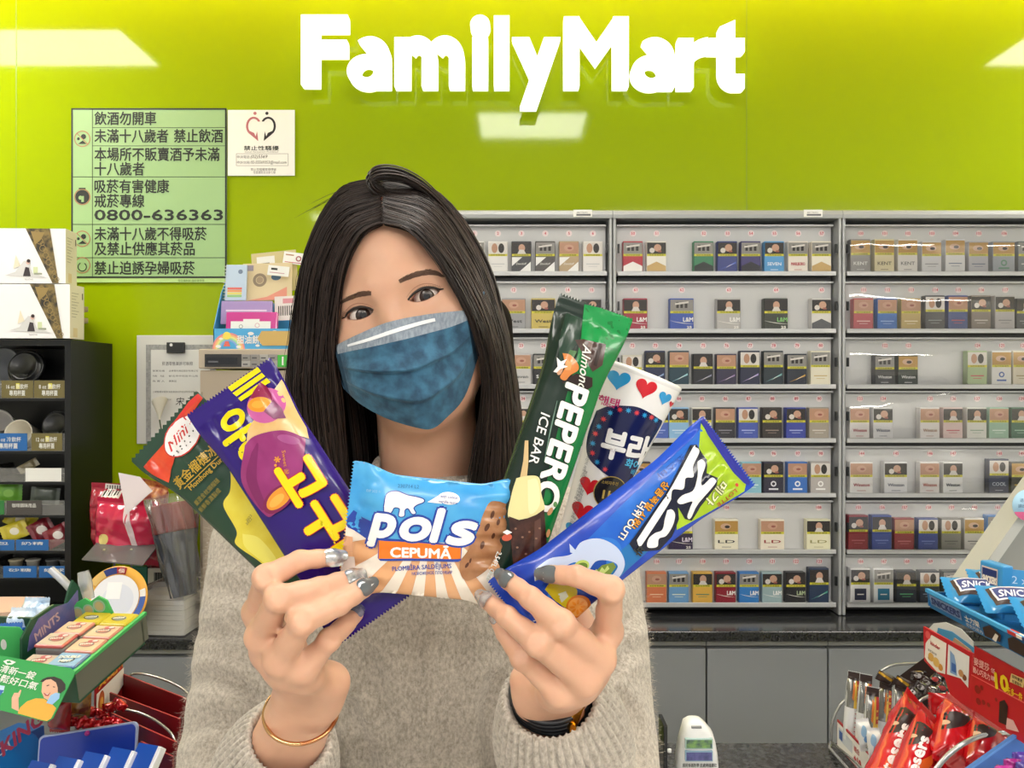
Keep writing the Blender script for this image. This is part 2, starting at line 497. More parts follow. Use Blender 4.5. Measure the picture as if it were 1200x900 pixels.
# white paper flower standing against it
t = thing('calla_flower', 'small cream calla flower standing before the licence frame', 'flower', P(190, 560, WY - .05))
g = G()
cx = P(187, 478, WY - .05)
ring = []
for i in range(7):
    k = i / 6
    for j in range(12):
        a = 2 * PI * j / 12
        r = .002 + .02 * k ** 1.3
        ring.append((cx.x + r * math.cos(a), cx.y + r * .7 * math.sin(a), cx.z - .035 + .055 * k + (.012 * math.sin(a * 1 + 2.6) * k)))
g.add(ring, [(i * 12 + j, i * 12 + (j + 1) % 12, i * 12 + 12 + (j + 1) % 12, i * 12 + 12 + j) for i in range(6) for j in range(12)], mat('e4e1cf', .5), True)
g.build('petal', t)
g = G(); g.tube([cx + Vector((.0, 0, -.033)), cx + Vector((.006, 0, -.07)), cx + Vector((.008, 0, -.12)), cx + Vector((.004, 0, -.2))], .0022, mat('3f4a38', .5)); g.build('stem', t)
# ---------------------------------------------------------------- back counter
granite = mat('17181a', 0.16, spec=0.6, var=0.0, hex2='3a3b3d', vscale=220, name='black_granite')
steel = mat('a9abad', 0.35, 0.6, name='grey_metal'); grey_door = mat('8f9296', 0.42, spec=0.4, name='grey_laminate'); dark = mat('17191b', 0.6)
CT = 0.85
xm = P(400, 0, 1.93).x
g = G(); g.box((xm, 1.926, CT - 0.027), (2.6, 2.195, CT), granite, bev=.003)
tag(g.build('worktop'), 'long polished black granite worktop under the cigarette racks', 'worktop')
g = G(); g.box((-2.6, 1.865, CT - 0.027), (xm - .002, 2.195, CT), granite, bev=.003)
tag(g.build('worktop'), 'black granite worktop at left under the black cup cabinet', 'worktop')
def base_unit(x0, x1, yf, label):
    t = thing('base_cabinet', label, 'cabinet', ((x0 + x1) / 2, yf + .1, 0), 'grey base cabinets of the back counter')
    g = G(); g.box((x0 + .001, yf + .02, .06), (x1 - .001, 2.195, CT - .028), mat('6d7074', .5)); g.box((x0 + .001, yf + .05, 0), (x1 - .001, 2.195, .06), dark); g.build('body', t)
    g = G(); g.box((x0 + .002, yf, .08), (x1 - .002, yf + .019, CT - .049), grey_door, bev=.002); g.build('door', t)
    g = G(); g.box((x0 + .001, yf + .002, CT - .042), (x1 - .001, yf + .0195, CT - .029), steel, bev=.002); g.build('handle_rail', t)
    return t
w = (970.5 - 828) / F * 1.94
xr = (828 - 600) / F * 1.94
names = {-1: 'grey base cabinet beside the woman\'s sleeve on the right', 0: 'grey base cabinet between woman and chocolate display, widest in view', 1: 'grey base cabinet right behind the wrapped chocolate bars', 2: 'grey base cabinet behind the red price card at right'}
for k in (-1, 0, 1, 2):
    base_unit(xr + k * w, xr + (k + 1) * w, 1.94, names[k])
xl = P(236, 0, 1.88).x
base_unit(xl - w, xl, 1.88, 'grey base cabinet under the napkins, left of the woman')
base_unit(xl - 2 * w, xl - w - .001, 1.88, 'grey base cabinet below the black cup cabinet')

# front counter behind the customer
g = G(); g.box((-1.9, 0.935, CT - 0.04), (1.9, 1.33, CT), mat('2c2d30', 0.2, spec=0.5, hex2='4c4d50', vscale=130, name='dark_granite'), bev=.004)
tag(g.build('service_worktop'), 'dark speckled granite top of the service counter behind the woman', 'counter top')
g = G(); g.box((-1.88, 0.99, 0), (1.88, 1.30, CT - .041), mat('b9bbbc', .5)); g.box((-1.885, .985, 0), (1.885, 1.305, .08), dark)
tag(g.build('service_counter'), 'pale grey service counter body below its dark granite top', 'counter')

# ---------------------------------------------------------------- cigarette racks
alu = mat('aeb0b1', 0.4, 0.3, name='rack_metal'); panel_m = mat('c9c9c9', 0.55, name='rack_panel'); lip_m = mat('c3c4c5', 0.35, .2, name='rack_lip')
slot = mat('101315', 0.4); dot_m = mat('ecdcdc', .6); num_m = mat('d0465a', .6)
cov = clear_mat('clear_cover', gloss=0.0, rough=.3, ior=1.16)
cov_r = clear_mat('wavy_clear_cover', gloss=0.06, rough=.04, wav=0.25, wscale=6)
ROWS = [(264, 320), (331, 387), (397, 452), (460, 515), (525, 579), (589, 645), (653, 707)]
YR = 2.065
def z_at(py, Y=YR): return CAM_Z - (py - 450) / F * Y
def rack(x0, x1, which, label, packs, first_no, cover):
    X0, X1 = (x0 - 600) / F * YR, (x1 - 600) / F * YR
    t = thing('cigarette_rack', label, 'display rack', ((X0 + X1) / 2, 2.12, CT), 'wall racks of cigarette packs')
    g = G()
    g.box((X0, YR + .07, CT + .001), (X1, 2.19, z_at(247)), slot)
    for a, b in ((X0, X0 + 4.2 / F * YR), (X1 - 4.2 / F * YR, X1)):
        g.box((a + .0005, YR - .012, CT + .001), (b - .0005, YR + .07, z_at(250)), alu, bev=.003)
    g.build('frame', t)
    g = G()
    prof = [(2.185, z_at(247)), (YR - .006, z_at(247)), (YR - .016, z_at(249)), (YR - .018, z_at(253)), (YR - .016, z_at(257)), (2.185, z_at(257))]
    n = len(prof)
    v = [(X0, a, b) for a, b in prof] + [(X1, a, b) for a, b in prof]
    g.add(v, [(i, (i + 1) % n, n + (i + 1) % n, n + i)[::-1] for i in range(n)] + [tuple(range(n)), tuple(range(2 * n - 1, n - 1, -1))], alu)
    xa = X1 - .105
    M = FR((xa, YR - .019, z_at(256)))
    g.rect(0, 0, .05, .019, white_p, 0, M); g.rect(.008, .003, .046, .008, mat('6a6a70', .6), .0004, M); g.text('888-7706052', .009, .010, .004, mat('6a6a70', .6), .0004, M)
    g.build('top_rail', t)
    xin0, xin1 = X0 + .014, X1 - .014
    for r, (ya, yb) in enumerate(ROWS):
        za, zb = z_at(ya), z_at(yb)
        g = G()
        g.box((xin0, YR + .026, zb), (xin1, YR + .034, za), panel_m)
        g.box((xin0, YR - .004, zb - .005), (xin1, YR + .034, zb), lip_m)
        g.box((xin0, YR - .009, zb - .008), (xin1, YR - .004, zb + .004), lip_m, bev=.001)
        g.box((xin0, YR + .010, za), (xin1, YR + .034, za + .004), lip_m)
        g.box((xin0 + .004, YR + .016, zb - .02), (xin1 - .004, YR + .05, zb - .0085), slot)
        no = first_no + r * 11
        for k, sp in enumerate(packs[r]):
            M = FR(((sp[0] - 600) / F * (YR + .026), YR + .0255, za - .017))
            g.disc(0, 0, .0085, dot_m, 0, M, n=16)
            g.text(str(no + k), 0, -.0035, .008, num_m, .0004, M, bold=.02, align='c')
        for sx in (xin0 - .001, xin1 - .003):
            g.box((sx, YR - .012, (za + zb) / 2 - .012), (sx + .005, YR - .005, (za + zb) / 2 + .012), slot)
        g.build('shelf', t)
        g = G()
        nx, ny = (60, 20) if cover is cov_r else (24, 6)
        vv = []
        for j in range(ny + 1):
            for i in range(nx + 1):
                u = i / nx; w_ = j / ny
                yy = YR - .018 + .006 * w_
                if cover is cov_r:                    # belly and ripples shaped so the ceiling lamps streak across the sheets
                    yy = YR - .016 - .010 * math.sin(PI * w_) + .0035 * math.sin(u * 5 + r * 1.7) * math.sin(PI * w_) + .0015 * math.sin(u * 13 + r * 2.9)
                vv.append((xin0 + (xin1 - xin0) * u, yy, zb + .003 + (za - zb - .004) * w_))
        g.add(vv, [(j * (nx + 1) + i, j * (nx + 1) + i + 1, (j + 1) * (nx + 1) + i + 1, (j + 1) * (nx + 1) + i) for j in range(ny) for i in range(nx)], cover, True)
        g.build('cover', t, label='clear flip-up cover')
    rn = ['top', 'second', 'third', 'fourth', 'fifth', 'sixth', 'bottom'][0:7]
    for r, (ya, yb) in enumerate(ROWS):
        zb = z_at(yb)
        for k, sp in enumerate(packs[r]):
            pack(sp, (sp[0] - 600) / F * YR, zb, '%s cigarette pack, %s from left in %s row of %s rack' % (sp[4], ORD[k], rn[r], which), 'cigarette packs in the %s rack' % which)

PH = [mat(h, .5) for h in ('4a4440', 'b98d72', '8d8a86', '3a3535', 'c9a58a', 'b48b45')]
ph_l = mat('d8d2cc', .5); ph_d = mat('2b2624', .5); ph_s = mat('c79c84', .5); ph_r = mat('9a5a4e', .5); yel = mat('d6cf3a', .5); gold_i = mat('b79a5c', .5)
def pack(sp, X, zb, label, group):
    x, wpx, lower, style, word = sp[:5]
    w_ = wpx / F * YR; h_ = (sp[5] if len(sp) > 5 else 37.5) / F * YR
    ph = random.choice([0, 1, 2, 3, 4]) if len(sp) < 7 else sp[6]
    o_y = YR + .001
    g = G(FR((X, o_y, zb)))
    body = mat(lower, .35)
    g.box((-w_ / 2, 0.0, -.022), (w_ / 2, h_, 0), body, bev=.0012, seg=1)
    z = .0004
    hw = w_ / 2 - .0012
    yb_, yt = h_ * .53, h_ * .955
    # warning picture with its own shapes, then the yellow strip
    base = {0: ph_d, 1: PH[1], 2: PH[2], 3: ph_l, 4: ph_d, 5: PH[5]}[ph]
    g.rect(-hw, yb_ + .006, hw, yt, base, z)
    mh = (yb_ + .006 + yt) / 2
    if ph == 0:
        g.disc(.001, mh, .009, ph_s, z * 2, ry=.011); g.poly([(-.011, yb_ + .006), (.013, yb_ + .006), (.006, mh - .004), (-.005, mh - .004)], ph_l, z * 3)
    elif ph == 1:
        g.disc(0, mh + .001, .013, ph_s, z * 2, ry=.009); g.disc(.002, mh, .006, ph_r, z * 3, ry=.003)
    elif ph == 2:
        for a in (-.015, -.004, .008): g.rect(a, mh - .007, a + .007, mh + .009, ph_d, z * 2)
        g.poly([(-.018, mh + .006), (.018, mh + .011), (.018, mh + .006), (-.018, mh + .001)], ph_l, z * 3)
    elif ph == 3:
        g.disc(-.009, mh, .008, PH[1], z * 2, ry=.013); g.disc(.009, mh, .008, ph_d, z * 2, ry=.013)
    elif ph == 4:
        g.disc(.003, mh + .001, .010, ph_s, z * 2, ry=.010); g.disc(-.012, mh - .006, .007, ph_l, z * 3); g.rect(.004, mh - .011, .013, mh - .006, ph_r, z * 3)
    else:
        g.disc(-.002, mh, .014, PH[4], z * 2, ry=.008); g.disc(.002, mh - .001, .007, ph_d, z * 3, ry=.004)
    g.rect(-hw, yb_, hw, yb_ + .006, yel, z)
    g.text('吸菸有害健康', 0, yb_ + .0014, .0035, ph_d, z * 2, align='c', width=hw * 1.5)
    lt = mat('efece4', .4)
    if style.startswith('c'):                         # pointed lower field
        c2 = mat(style[1:], .4)
        g.poly([(-hw, .001), (hw, .001), (hw, h_ * .22), (0, h_ * .36), (-hw, h_ * .22)], c2, z)
    elif style.startswith('d'):
        c2 = mat(style[1:], .4)
        g.poly([(-hw, h_ * .5), (-hw, h_ * .22), (hw * .1, h_ * .5)], c2, z); g.poly([(hw, .001), (hw, h_ * .36), (-hw * .35, .001)], c2, z)
        g.text('Summit'[:0] + 'Davidoff', 0, h_ * .26, .006, lt, z * 2, align='c', width=hw * 1.1, shear=.3)
    elif style.startswith('b'):
        g.rect(-hw * .62, h_ * .09, hw * .62, h_ * .42, mat(style[1:], .3), z); g.rect(-hw * .35, h_ * .24, hw * .35, h_ * .27, lt, z * 2)
    elif style.startswith('L'):
        g.text('L&M', hw * .12, h_ * .27, h_ * .14, mat(style[1:] or 'f4f2ee', .4), z * 2, bold=.03, width=hw * .85)
        v = [(-hw + hw * 2 * i / 12, h_ * (.30 - .22 * (i / 12) + .12 * (i / 12) ** 2)) for i in range(13)]
        g.add([(a, b, z) for a, b in v] + [(a, b + .0016 * (1 - abs(i - 6) / 7), z) for i, (a, b) in enumerate(v)], [(i, i + 1, 14 + i, 13 + i) for i in range(12)], lt)
        if wpx > 26: g.text('25', hw * .45, h_ * .06, h_ * .075, lt, z * 2, bold=.05, width=hw * .4)
    elif style.startswith('T'):
        tcol, word_ = style[1:7], style[7:]
        g.text(word_, 0, h_ * .24, h_ * .10, mat(tcol, .4), z * 2, bold=.025, align='c', width=hw * 1.45)
        g.rect(-hw * .4, h_ * .1, hw * .4, h_ * .115, mat(tcol, .4), z)
    elif style.startswith('s'):
        c2 = mat(style[1:], .3)
        g.poly([(-hw * .9, h_ * .10), (hw * .9, h_ * .30), (hw * .9, h_ * .36), (0, h_ * .22)], c2, z); g.poly([(-hw * .2, h_ * .16), (hw * .75, h_ * .31), (hw * .2, h_ * .24)], lt, z * 2)
    elif style.startswith('e'):
        c2 = mat(style[1:], .4)
        g.disc(0, h_ * .32, hw * .3, c2, z, r0=hw * .16); g.rect(-hw * .5, h_ * .13, hw * .5, h_ * .18, c2, z)
    elif style.startswith('q'):
        c2 = mat(style[1:], .4)
        g.rect(-hw * .7, h_ * .27, hw * .7, h_ * .30, c2, z); g.rect(-hw * .45, h_ * .2, hw * .45, h_ * .215, c2, z)
    o = g.build('cigarette_pack')
    tag(o, label, 'cigarette pack', group)

W_ = 23.2
L_rack = [
    [(556, W_, 'e6e4e0', 'qbbbbbb', 'white'), (583.5, W_, 'e2e0dc', 'qc4c4c4', 'white', 37.5, 3), (611, W_, '3b3b40', 'df0efec', 'black diagonal', 37.5, 0), (639, W_, '4a4442', 'df0efec', 'grey-brown diagonal', 37.5, 2), (666.8, W_, 'b49c78', 'df0efec', 'tan diagonal', 37.5, 1), (694.8, W_, 'e3dfdb', 'qc4c4c4', 'off-white', 37.5, 3)],
    [(602, 28, '9a9a9c', 'T303234West', 'grey wide'), (636.6, 28, 'c9b45c', 'T303234West', 'golden wide', 37.5, 4), (665.4, W_, 'dddbd6', 'q909090', 'white', 37.5, 0), (693.4, W_, 'a5a5a8', 'q505050', 'grey', 37.5, 4)],
    [(610.7, W_, 'c9c7c6', 'T606468Seven', 'silver', 37.5, 1), (636.6, W_, '2c2c2f', 'Tf0f0f0Seven', 'black', 37.5, 2)],
    [(613, W_, 'dcdad6', 'q8a8a8a', 'white', 37.5, 0)], [], [], []]
M_rack = [
    [(741.7, W_, 'b02636', 'ceeeae6', 'red and white', 37.5, 2), (769.4, W_, 'e9e5da', 'cc2a165', 'white and gold', 37.5, 4), (824.7, W_, '2e7a52', 'c1d2624', 'green', 37.5, 2), (852.5, W_, '27357c', 's4b68c8', 'deep blue', 37.5, 4), (880, W_, '39306e', 'c1b1a28', 'violet', 37.5, 2), (907.5, W_, '4f98cf', 'Tdcecf6SEVEN', 'sky blue', 37.5, 4), (935.3, W_, 'e4dbd0', 'Tb32a3aMARLBORO', 'white with red lettering', 37.5, 2), (962.8, W_, 'e6dfce', 'cc2a165', 'cream and gold', 37.5, 2)],
    [(744.7, 28, '9e2f44', 'L', 'wide red', 37.5, 0), (799, 28, '3a55a8', 'L', 'wide blue', 37.5, 2), (854, 28, 'b3b0ad', 'L', 'wide silver', 37.5, 0), (909.4, 28, '3b3f36', 'L7fc070', 'wide olive', 37.5, 0), (962.8, W_, 'd8d5d0', 'c55565a', 'white and grey', 37.5, 4)],
    [(741, W_, 'ccc8b8', 'q807a60', 'pale', 36, 3), (768, W_, '232c50', 's8fa8d0', 'navy', 41, 4), (796, W_, '24404e', 'sa5d5e0', 'dark teal', 41, 1), (824, W_, '26272c', 's8f8fa8', 'black', 37.5, 0), (851.4, W_, '35304a', 's9a80b0', 'smoky purple', 37.5, 1), (879, W_, '262a44', 'sb0a0d8', 'dark blue', 41, 3), (906.5, W_, '243038', 's78b0b0', 'blue-black', 41, 2), (934, W_, '232a38', 'sd0a040', 'black and gold', 37.5, 2), (961.7, W_, 'e2dcc6', 'qc8b078', 'cream', 41, 2)],
    [(772, W_, '5068b8', 'qa8b8e8', 'mid blue', 37.5, 0), (795.6, W_, '8db9de', 'qdceaf6', 'pale blue', 37.5, 4), (822.6, W_, 'e0dcd0', 'q9a9a90', 'ivory', 37.5, 0), (850, W_, '39373f', 'q90909a', 'charcoal', 37.5, 1), (877, W_, '4a5cb0', 'qb8c4ee', 'blue', 37.5, 3), (905, W_, '383230', 'q9a8a80', 'dark brown', 37.5, 4), (933, W_, '3a47a0', 'qb0bae8', 'royal blue', 37.5, 4), (960, W_, 'a2998c', 'qd8d2c8', 'taupe', 37.5, 1)],
    [(751, W_, '302c30', 'q888088', 'black', 37.5, 5), (881, W_, '8cbfce', 'qe6f2f4', 'aqua', 37.5, 1), (906.6, W_, '302e40', 'ee4e4ea', 'dark violet', 37.5, 4), (934.8, W_, '3a70c0', 'eeef2f8', 'bright blue', 37.5, 1), (961.8, W_, 'b4aeaa', 'ef2f0ee', 'light grey', 37.5, 3)],
    [(798, 28, '352a48', 'Le8e0f0', 'dark purple', 37.5, 3), (851.4, 28, 'ece6d0', 'T33363aLD', 'wide ivory', 36, 5), (905.4, 28, 'ebe2d0', 'T9c3a34LD', 'wide cream with red lettering', 36, 1), (959.4, 28, 'e8e4c4', 'Ta09a60LD', 'wide pale yellow', 36, 0)],
    [(769.5, W_, 'd47a52', 'qf0d0b0', 'orange', 36, 1), (795.6, W_, '6fa0cf', 'qdce8d0', 'light blue', 36, 2), (823.5, W_, 'ddae4e', 'q5a8a70', 'yellow', 36, 0), (850.8, W_, '8f2634', 'L', 'dark red', 36, 4), (878, W_, '357cc4', 'L', 'blue', 36, 2), (905, W_, '9cb4b8', 'L', 'grey-blue', 36, 4), (932.7, W_, '2a292c', 'Lb8c8a0', 'black', 36, 4), (960, W_, '2a3a56', 's5ab098', 'midnight blue', 41, 0)]]
R_rack = [
    [(1008.6, W_, '8a8886', 'Tf0f0eeKENT', 'grey', 40, 5), (1036.7, W_, 'd6cba0', 'T5a5040KENT', 'pale gold', 40, 5), (1064, W_, 'd9d5d0', 'T707070KENT', 'white', 40, 5), (1092, W_, 'c9c9cc', 'q8a8a90', 'silver', 37.5, 5), (1119.7, W_, 'd4d4d6', 'q707a90', 'pale grey', 40, 5), (1147, W_, 'b0b0b6', 'q606880', 'mid grey', 37.5, 5), (1176.7, 26, '9aa0a8', 'e5a8a70', 'steel grey', 37.5, 5), (1205, W_, '6a7078', 'qd0d0d0', 'dark grey', 37.5, 2)],
    [(1012, W_, 'b8484a', 'qeec8c0', 'red', 37.5, 1), (1040, W_, '2768bc', 'qa8c8f0', 'blue', 37.5, 1), (1067.8, W_, 'c2a968', 'qefe4c0', 'gold', 37.5, 1), (1096, W_, '48494c', 'q9aa0a0', 'charcoal', 41, 3), (1123, W_, '3c4c86', 'qb05060', 'navy', 41, 1), (1150, W_, '857a72', 'qd0c8c0', 'brown-grey', 41, 4), (1178, W_, 'b8b4b4', 'q8a8a8a', 'silver', 41, 4), (1203, W_, '505258', 'q9a9aa0', 'black', 37.5, 0)],
    [(1037, W_, '303238', 'Te8e8e8Winston', 'black', 36, 2), (1064.5, W_, '2d3832', 'Te8e8e8Winston', 'green-black', 36, 5), (1145.5, W_, 'a9bd90', 'qd05060', 'pale green', 41, 3), (1174, W_, 'dcdcda', 'e4a6ab0', 'white', 41, 5), (1199, W_, 'd4ccb8', 'q9a8a60', 'cream', 41, 5)],
    [(1007.7, W_, 'e4e0de', 'Tb03a4aWinston', 'white with red lettering', 37.5, 1), (1035, W_, 'dddcde', 'T2c3458Winston', 'white with navy lettering', 37.5, 4), (1090, W_, 'e2dedc', 'T9a6a4aWinston', 'white with tan lettering', 37.5, 1), (1117, W_, 'd8c0bc', 'qc04a5a', 'pinkish', 37.5, 0), (1145, W_, 'dcdcd4', 'q90a890', 'off-white', 37.5, 0), (1171, W_, '9cbfa8', 'qe0ece4', 'mint green', 37.5, 1), (1197, W_, '3c6a52', 'qa0c8b0', 'dark green', 37.5, 0)],
    [(1009.7, 27, 'e8e6e4', 'Tb03a4aWinston', 'wide white with red lettering', 37.5, 1), (1050, 27, 'e4e4e6', 'T2c3458Winston', 'wide white with navy lettering', 37.5, 4), (1089.7, W_, 'e6e2e0', 'Tb8584aWinston', 'white with orange-red lettering', 37.5, 1), (1117, W_, 'e6e6e6', 'T30384aWinston', 'white with dark lettering', 37.5, 0), (1171, W_, '2b3452', 'Tc8d0e0COOL', 'navy', 41, 3), (1197, W_, '3a3a34', 'qd8b040', 'dark', 37.5, 5)],
    [(1006, W_, '8a2632', 'qc07078', 'dark red', 41, 4), (1033.6, W_, '3c4e94', 'q7888c8', 'blue', 41, 0), (1060, W_, '90303c', 'qc87880', 'red', 37.5, 1), (1088, W_, '3a4a90', 'q7888c8', 'violet-blue', 37.5, 3), (1115, W_, '87857f', 'q5a5a5a', 'grey', 37.5, 3), (1142, W_, 'd6d2cb', 'q707070', 'off-white', 37.5, 5), (1169, W_, '3f80c8', 'qdce8f4', 'white and blue', 41, 2)],
    [(1008.5, W_, 'e9e8e8', 'b262c48', 'white with navy square', 41, 4), (1035.7, W_, 'e6e8ea', 'b2f7a9a', 'white with teal square', 41, 2), (1062.5, W_, '272d3c', 'q6ac088', 'navy with green band', 37.5, 0), (1089.7, W_, '2a3040', 'q8090a8', 'dark navy', 37.5, 3), (1117, W_, '3a4048', 'qa0a8b0', 'slate', 37.5, 2), (1142, W_, '303848', 'q8090a8', 'blue-black', 37.5, 0)]]
rack(455, 717, 'left', 'grey cigarette rack partly hidden behind the woman\'s hair', L_rack, 1, cov)
rack(717.5, 984.5, 'middle', 'grey cigarette rack in the middle, between two posts', M_rack, 50, cov)
rack(985, 1252, 'right', 'grey cigarette rack at right under glare-streaked clear covers', R_rack, 100, cov_r)
# ---------------------------------------------------------------- sealed film pouches: surface, printing on it
def sub_tris(v, f, maxe):
    """split long edges so that a flat print can follow a curved film"""
    bm = bmesh.new()
    vs_ = [bm.verts.new((p[0], p[1], 0)) for p in v]
    for q in f:
        try: bm.faces.new([vs_[i] for i in q])
        except ValueError: pass
    bmesh.ops.triangulate(bm, faces=bm.faces[:])
    for _ in range(6):
        e = [x for x in bm.edges if x.calc_length() > maxe]
        if not e: break
        bmesh.ops.subdivide_edges(bm, edges=e, cuts=1)
        bmesh.ops.triangulate(bm, faces=[x for x in bm.faces if len(x.verts) > 3])
    bm.verts.index_update()
    out = [p.co[:2] for p in bm.verts], [tuple(p.index for p in x.verts) for x in bm.faces]
    bm.free()
    return out

def sstep(a, b, x):
    t = min(1, max(0, (x - a) / (b - a))); return t * t * (3 - 2 * t)

class Pouch:
    def __init__(self, M, L, W, Wc, T, c0, c1, seed=0, wr=0.0006, fold=0.0009, Wc1=None, power=0.5, nu=96, nv=34, ridge=0.0022, bend=0.0):
        self.__dict__.update(M=M, L=L, W=W, Wc=Wc, Wc1=Wc1 or Wc, T=T, c0=c0, c1=c1, seed=seed, wr=wr, fold=fold, power=power, nu=nu, nv=nv, ridge=ridge, bend=bend)
        self.g = G(M); self.layer = 0
        self.rz = T * 0.4
    def hw(self, x):
        a = sstep(self.c0 * .7, self.c0 + self.L * .22, x); b = sstep(self.c1 * .7, self.c1 + self.L * .22, self.L - x)
        return (self.Wc / 2) * (1 - a) + (self.Wc1 / 2) * (1 - b) + self.W / 2 * (a + b - 1)
    def z(self, x, y, side=1):
        h = self.hw(x); v = max(-1, min(1, y / h))
        e0 = (x - self.c0) / (self.L * .2) if self.c0 else 1.5
        e1 = (self.L - x - self.c1) / (self.L * .2) if self.c1 else 1.5
        e = max(0, min(1, e0)) * max(0, min(1, e1))
        e = math.sin(e * PI / 2) ** .8
        edge = (1 - abs(v) ** 2.6)
        base = self.T / 2 * e * edge ** self.power
        if x < self.c0 or x > self.L - self.c1:
            return side * (0.0003 + .00035 * abs(math.sin(PI * x / self.ridge))) * min(1, (1 - abs(v)) * 20) + self.bend * x * x
        n = noise.noise(Vector((x * 38 + self.seed * 7, y * 38, self.seed))) * 1.3
        n2 = noise.noise(Vector((x * 95, y * 95 + self.seed * 3, self.seed + 9)))
        near = max(0, 1 - min(e0, e1) / 1.6)
        s = noise.noise(Vector((y * 170 + self.seed, x * 12, 3.1 + self.seed)))
        return side * (base + min(1, edge * 3) * (self.wr * (n + .35 * n2) * (1 if e > .02 else 0) + self.fold * near * s * 2 * min(1, e * 4 + .05))) + self.bend * x * x
    def shell(self, m, m_back=None, zone=None):
        nu, nv = self.nu, self.nv
        for side in (1, -1):
            v = []; f = []; fm = []
            for i in range(nu + 1):
                x = self.L * i / nu
                for j in range(nv + 1):
                    t = -1 + 2 * j / nv
                    xx = x
                    if i == 0 and self.c0: xx -= .0009 * (1 if j % 2 else -1)
                    if i == nu and self.c1: xx += .0009 * (1 if j % 2 else -1)
                    y = t * self.hw(x)
                    v.append((xx, y, self.z(x, y, side)))
            for i in range(nu):
                for j in range(nv):
                    a = i * (nv + 1) + j
                    q = (a, a + nv + 1, a + nv + 2, a + 1)
                    f.append(q if side > 0 else q[::-1])
            if zone is None or side < 0:
                self.g.add(v, f, m if side > 0 else (m_back or m), True)
            else:
                ms = [zone(self.L * (i + .5) / nu, (-1 + 2 * (j + .5) / nv)) for i in range(nu) for j in range(nv)]
                for mm in set(ms):
                    self.g.add(v, [q for q, k in zip(f, ms) if k is mm], mm, True)
        return self
    def put(self, v, f, m, layer=None, maxe=.0045):
        """print: v in local x, y"""
        self.layer += 1
        k = (layer or self.layer)
        v, f = sub_tris(v, f, maxe)
        out = []
        for x, y in v:
            x = min(self.L - .0003, max(.0003, x)); h = self.hw(x) * .985
            y = min(h, max(-h, y))
            out.append((x, y, self.z(x, y) + .00016 * k + .00024))
        # front faces up
        f2 = []
        for q in f:
            a, b, c = (v[i] for i in q[:3])
            f2.append(q if (b[0] - a[0]) * (c[1] - a[1]) - (b[1] - a[1]) * (c[0] - a[0]) > 0 else q[::-1])
        self.g.add(out, f2, m, True)
        return self
    def loc(self, px, py):
        """local x, y of the point of the film seen at a pixel"""
        Mi = self.M.inverted()
        o = Mi @ Vector((0, 0, CAM_Z)); p = Mi @ P(px, py, 1.0)
        d = p - o
        t = (self.rz - o.z) / d.z
        q = o + d * t
        return (q.x, q.y)
    def poly(self, px_pts, m, layer=None, smooth=0):
        pts = [self.loc(*p) for p in px_pts]
        if smooth:
            q = spline([(*p, 0) for p in pts + pts[:1]], smooth)[:-1]
            pts = [(a[0], a[1]) for a in q]
        t = tessellate_polygon([[Vector((a, b, 0)) for a, b in pts]])
        return self.put(pts, [tuple(x) for x in t], m, layer)
    def band(self, px_pts, wpx, m, layer=None, n=24):
        """stroke along a curve; wpx in pixels"""
        q = spline([(*p, 0) for p in px_pts], n)
        d = np.gradient(q, axis=0); d /= np.maximum(1e-9, np.linalg.norm(d, axis=1))[:, None]
        nrm = np.stack([-d[:, 1], d[:, 0]], 1)
        w = np.interp(np.linspace(0, 1, n), np.linspace(0, 1, len(wpx)), wpx)[:, None] / 2 if isinstance(wpx, (list, tuple)) else wpx / 2
        a = [self.loc(*p) for p in q[:, :2] + nrm * w]; b = [self.loc(*p) for p in q[:, :2] - nrm * w]
        return self.put(a + b, [(i, i + 1, n + i + 1, n + i) for i in range(n - 1)], m, layer)
    def ell(self, px, py, rx, ry, m, rot=0.0, layer=None, n=28):
        c, s_ = math.cos(rot), math.sin(rot)
        return self.poly([(px + rx * math.cos(a) * c - ry * math.sin(a) * s_, py + rx * math.cos(a) * s_ + ry * math.sin(a) * c) for a in [2 * PI * i / n for i in range(n)]], m, layer)
    def text(self, s, px, py, size, ang, m, bold=0.0, shear=0.0, width=None, layer=None, align='l', maxe=.006):
        """baseline starts at a pixel, runs at ang degrees (clockwise in the photograph), capital height in pixels"""
        cjk = any(ord(ch) > 0x2000 for ch in s)
        offs = [(0, 0)]
        if bold:
            d_ = bold * (.9 if cjk else 1.2)
            offs = [(-d_, 0), (d_, 0), (0, d_), (0, -d_)] + ([(.7 * d_, .7 * d_), (-.7 * d_, .7 * d_), (.7 * d_, -.7 * d_), (-.7 * d_, -.7 * d_)] if bold > .03 else [])
        v, f, w = text2d(s, 0, shear, 5 if size > 20 else 3 if size > 8 else 2)
        k = size / (.86 if cjk else .73); kx = width / w if width else k
        a = math.radians(ang); c, s_ = math.cos(a), math.sin(a)
        if layer is None: self.layer += 1
        k_ = layer or self.layer
        dx = {'l': 0, 'c': -w * kx / 2, 'r': -w * kx}[align]
        for ox, oy in offs:
            q = []
            for x, y in v:
                X = x * kx + ox * size + dx; Yy = -(y * k + oy * size)
                q.append(self.loc(px + X * c - Yy * s_, py + X * s_ + Yy * c))
            self.put(q, f, m, k_, maxe)
            self.layer = max(self.layer - 1, k_)
        return self

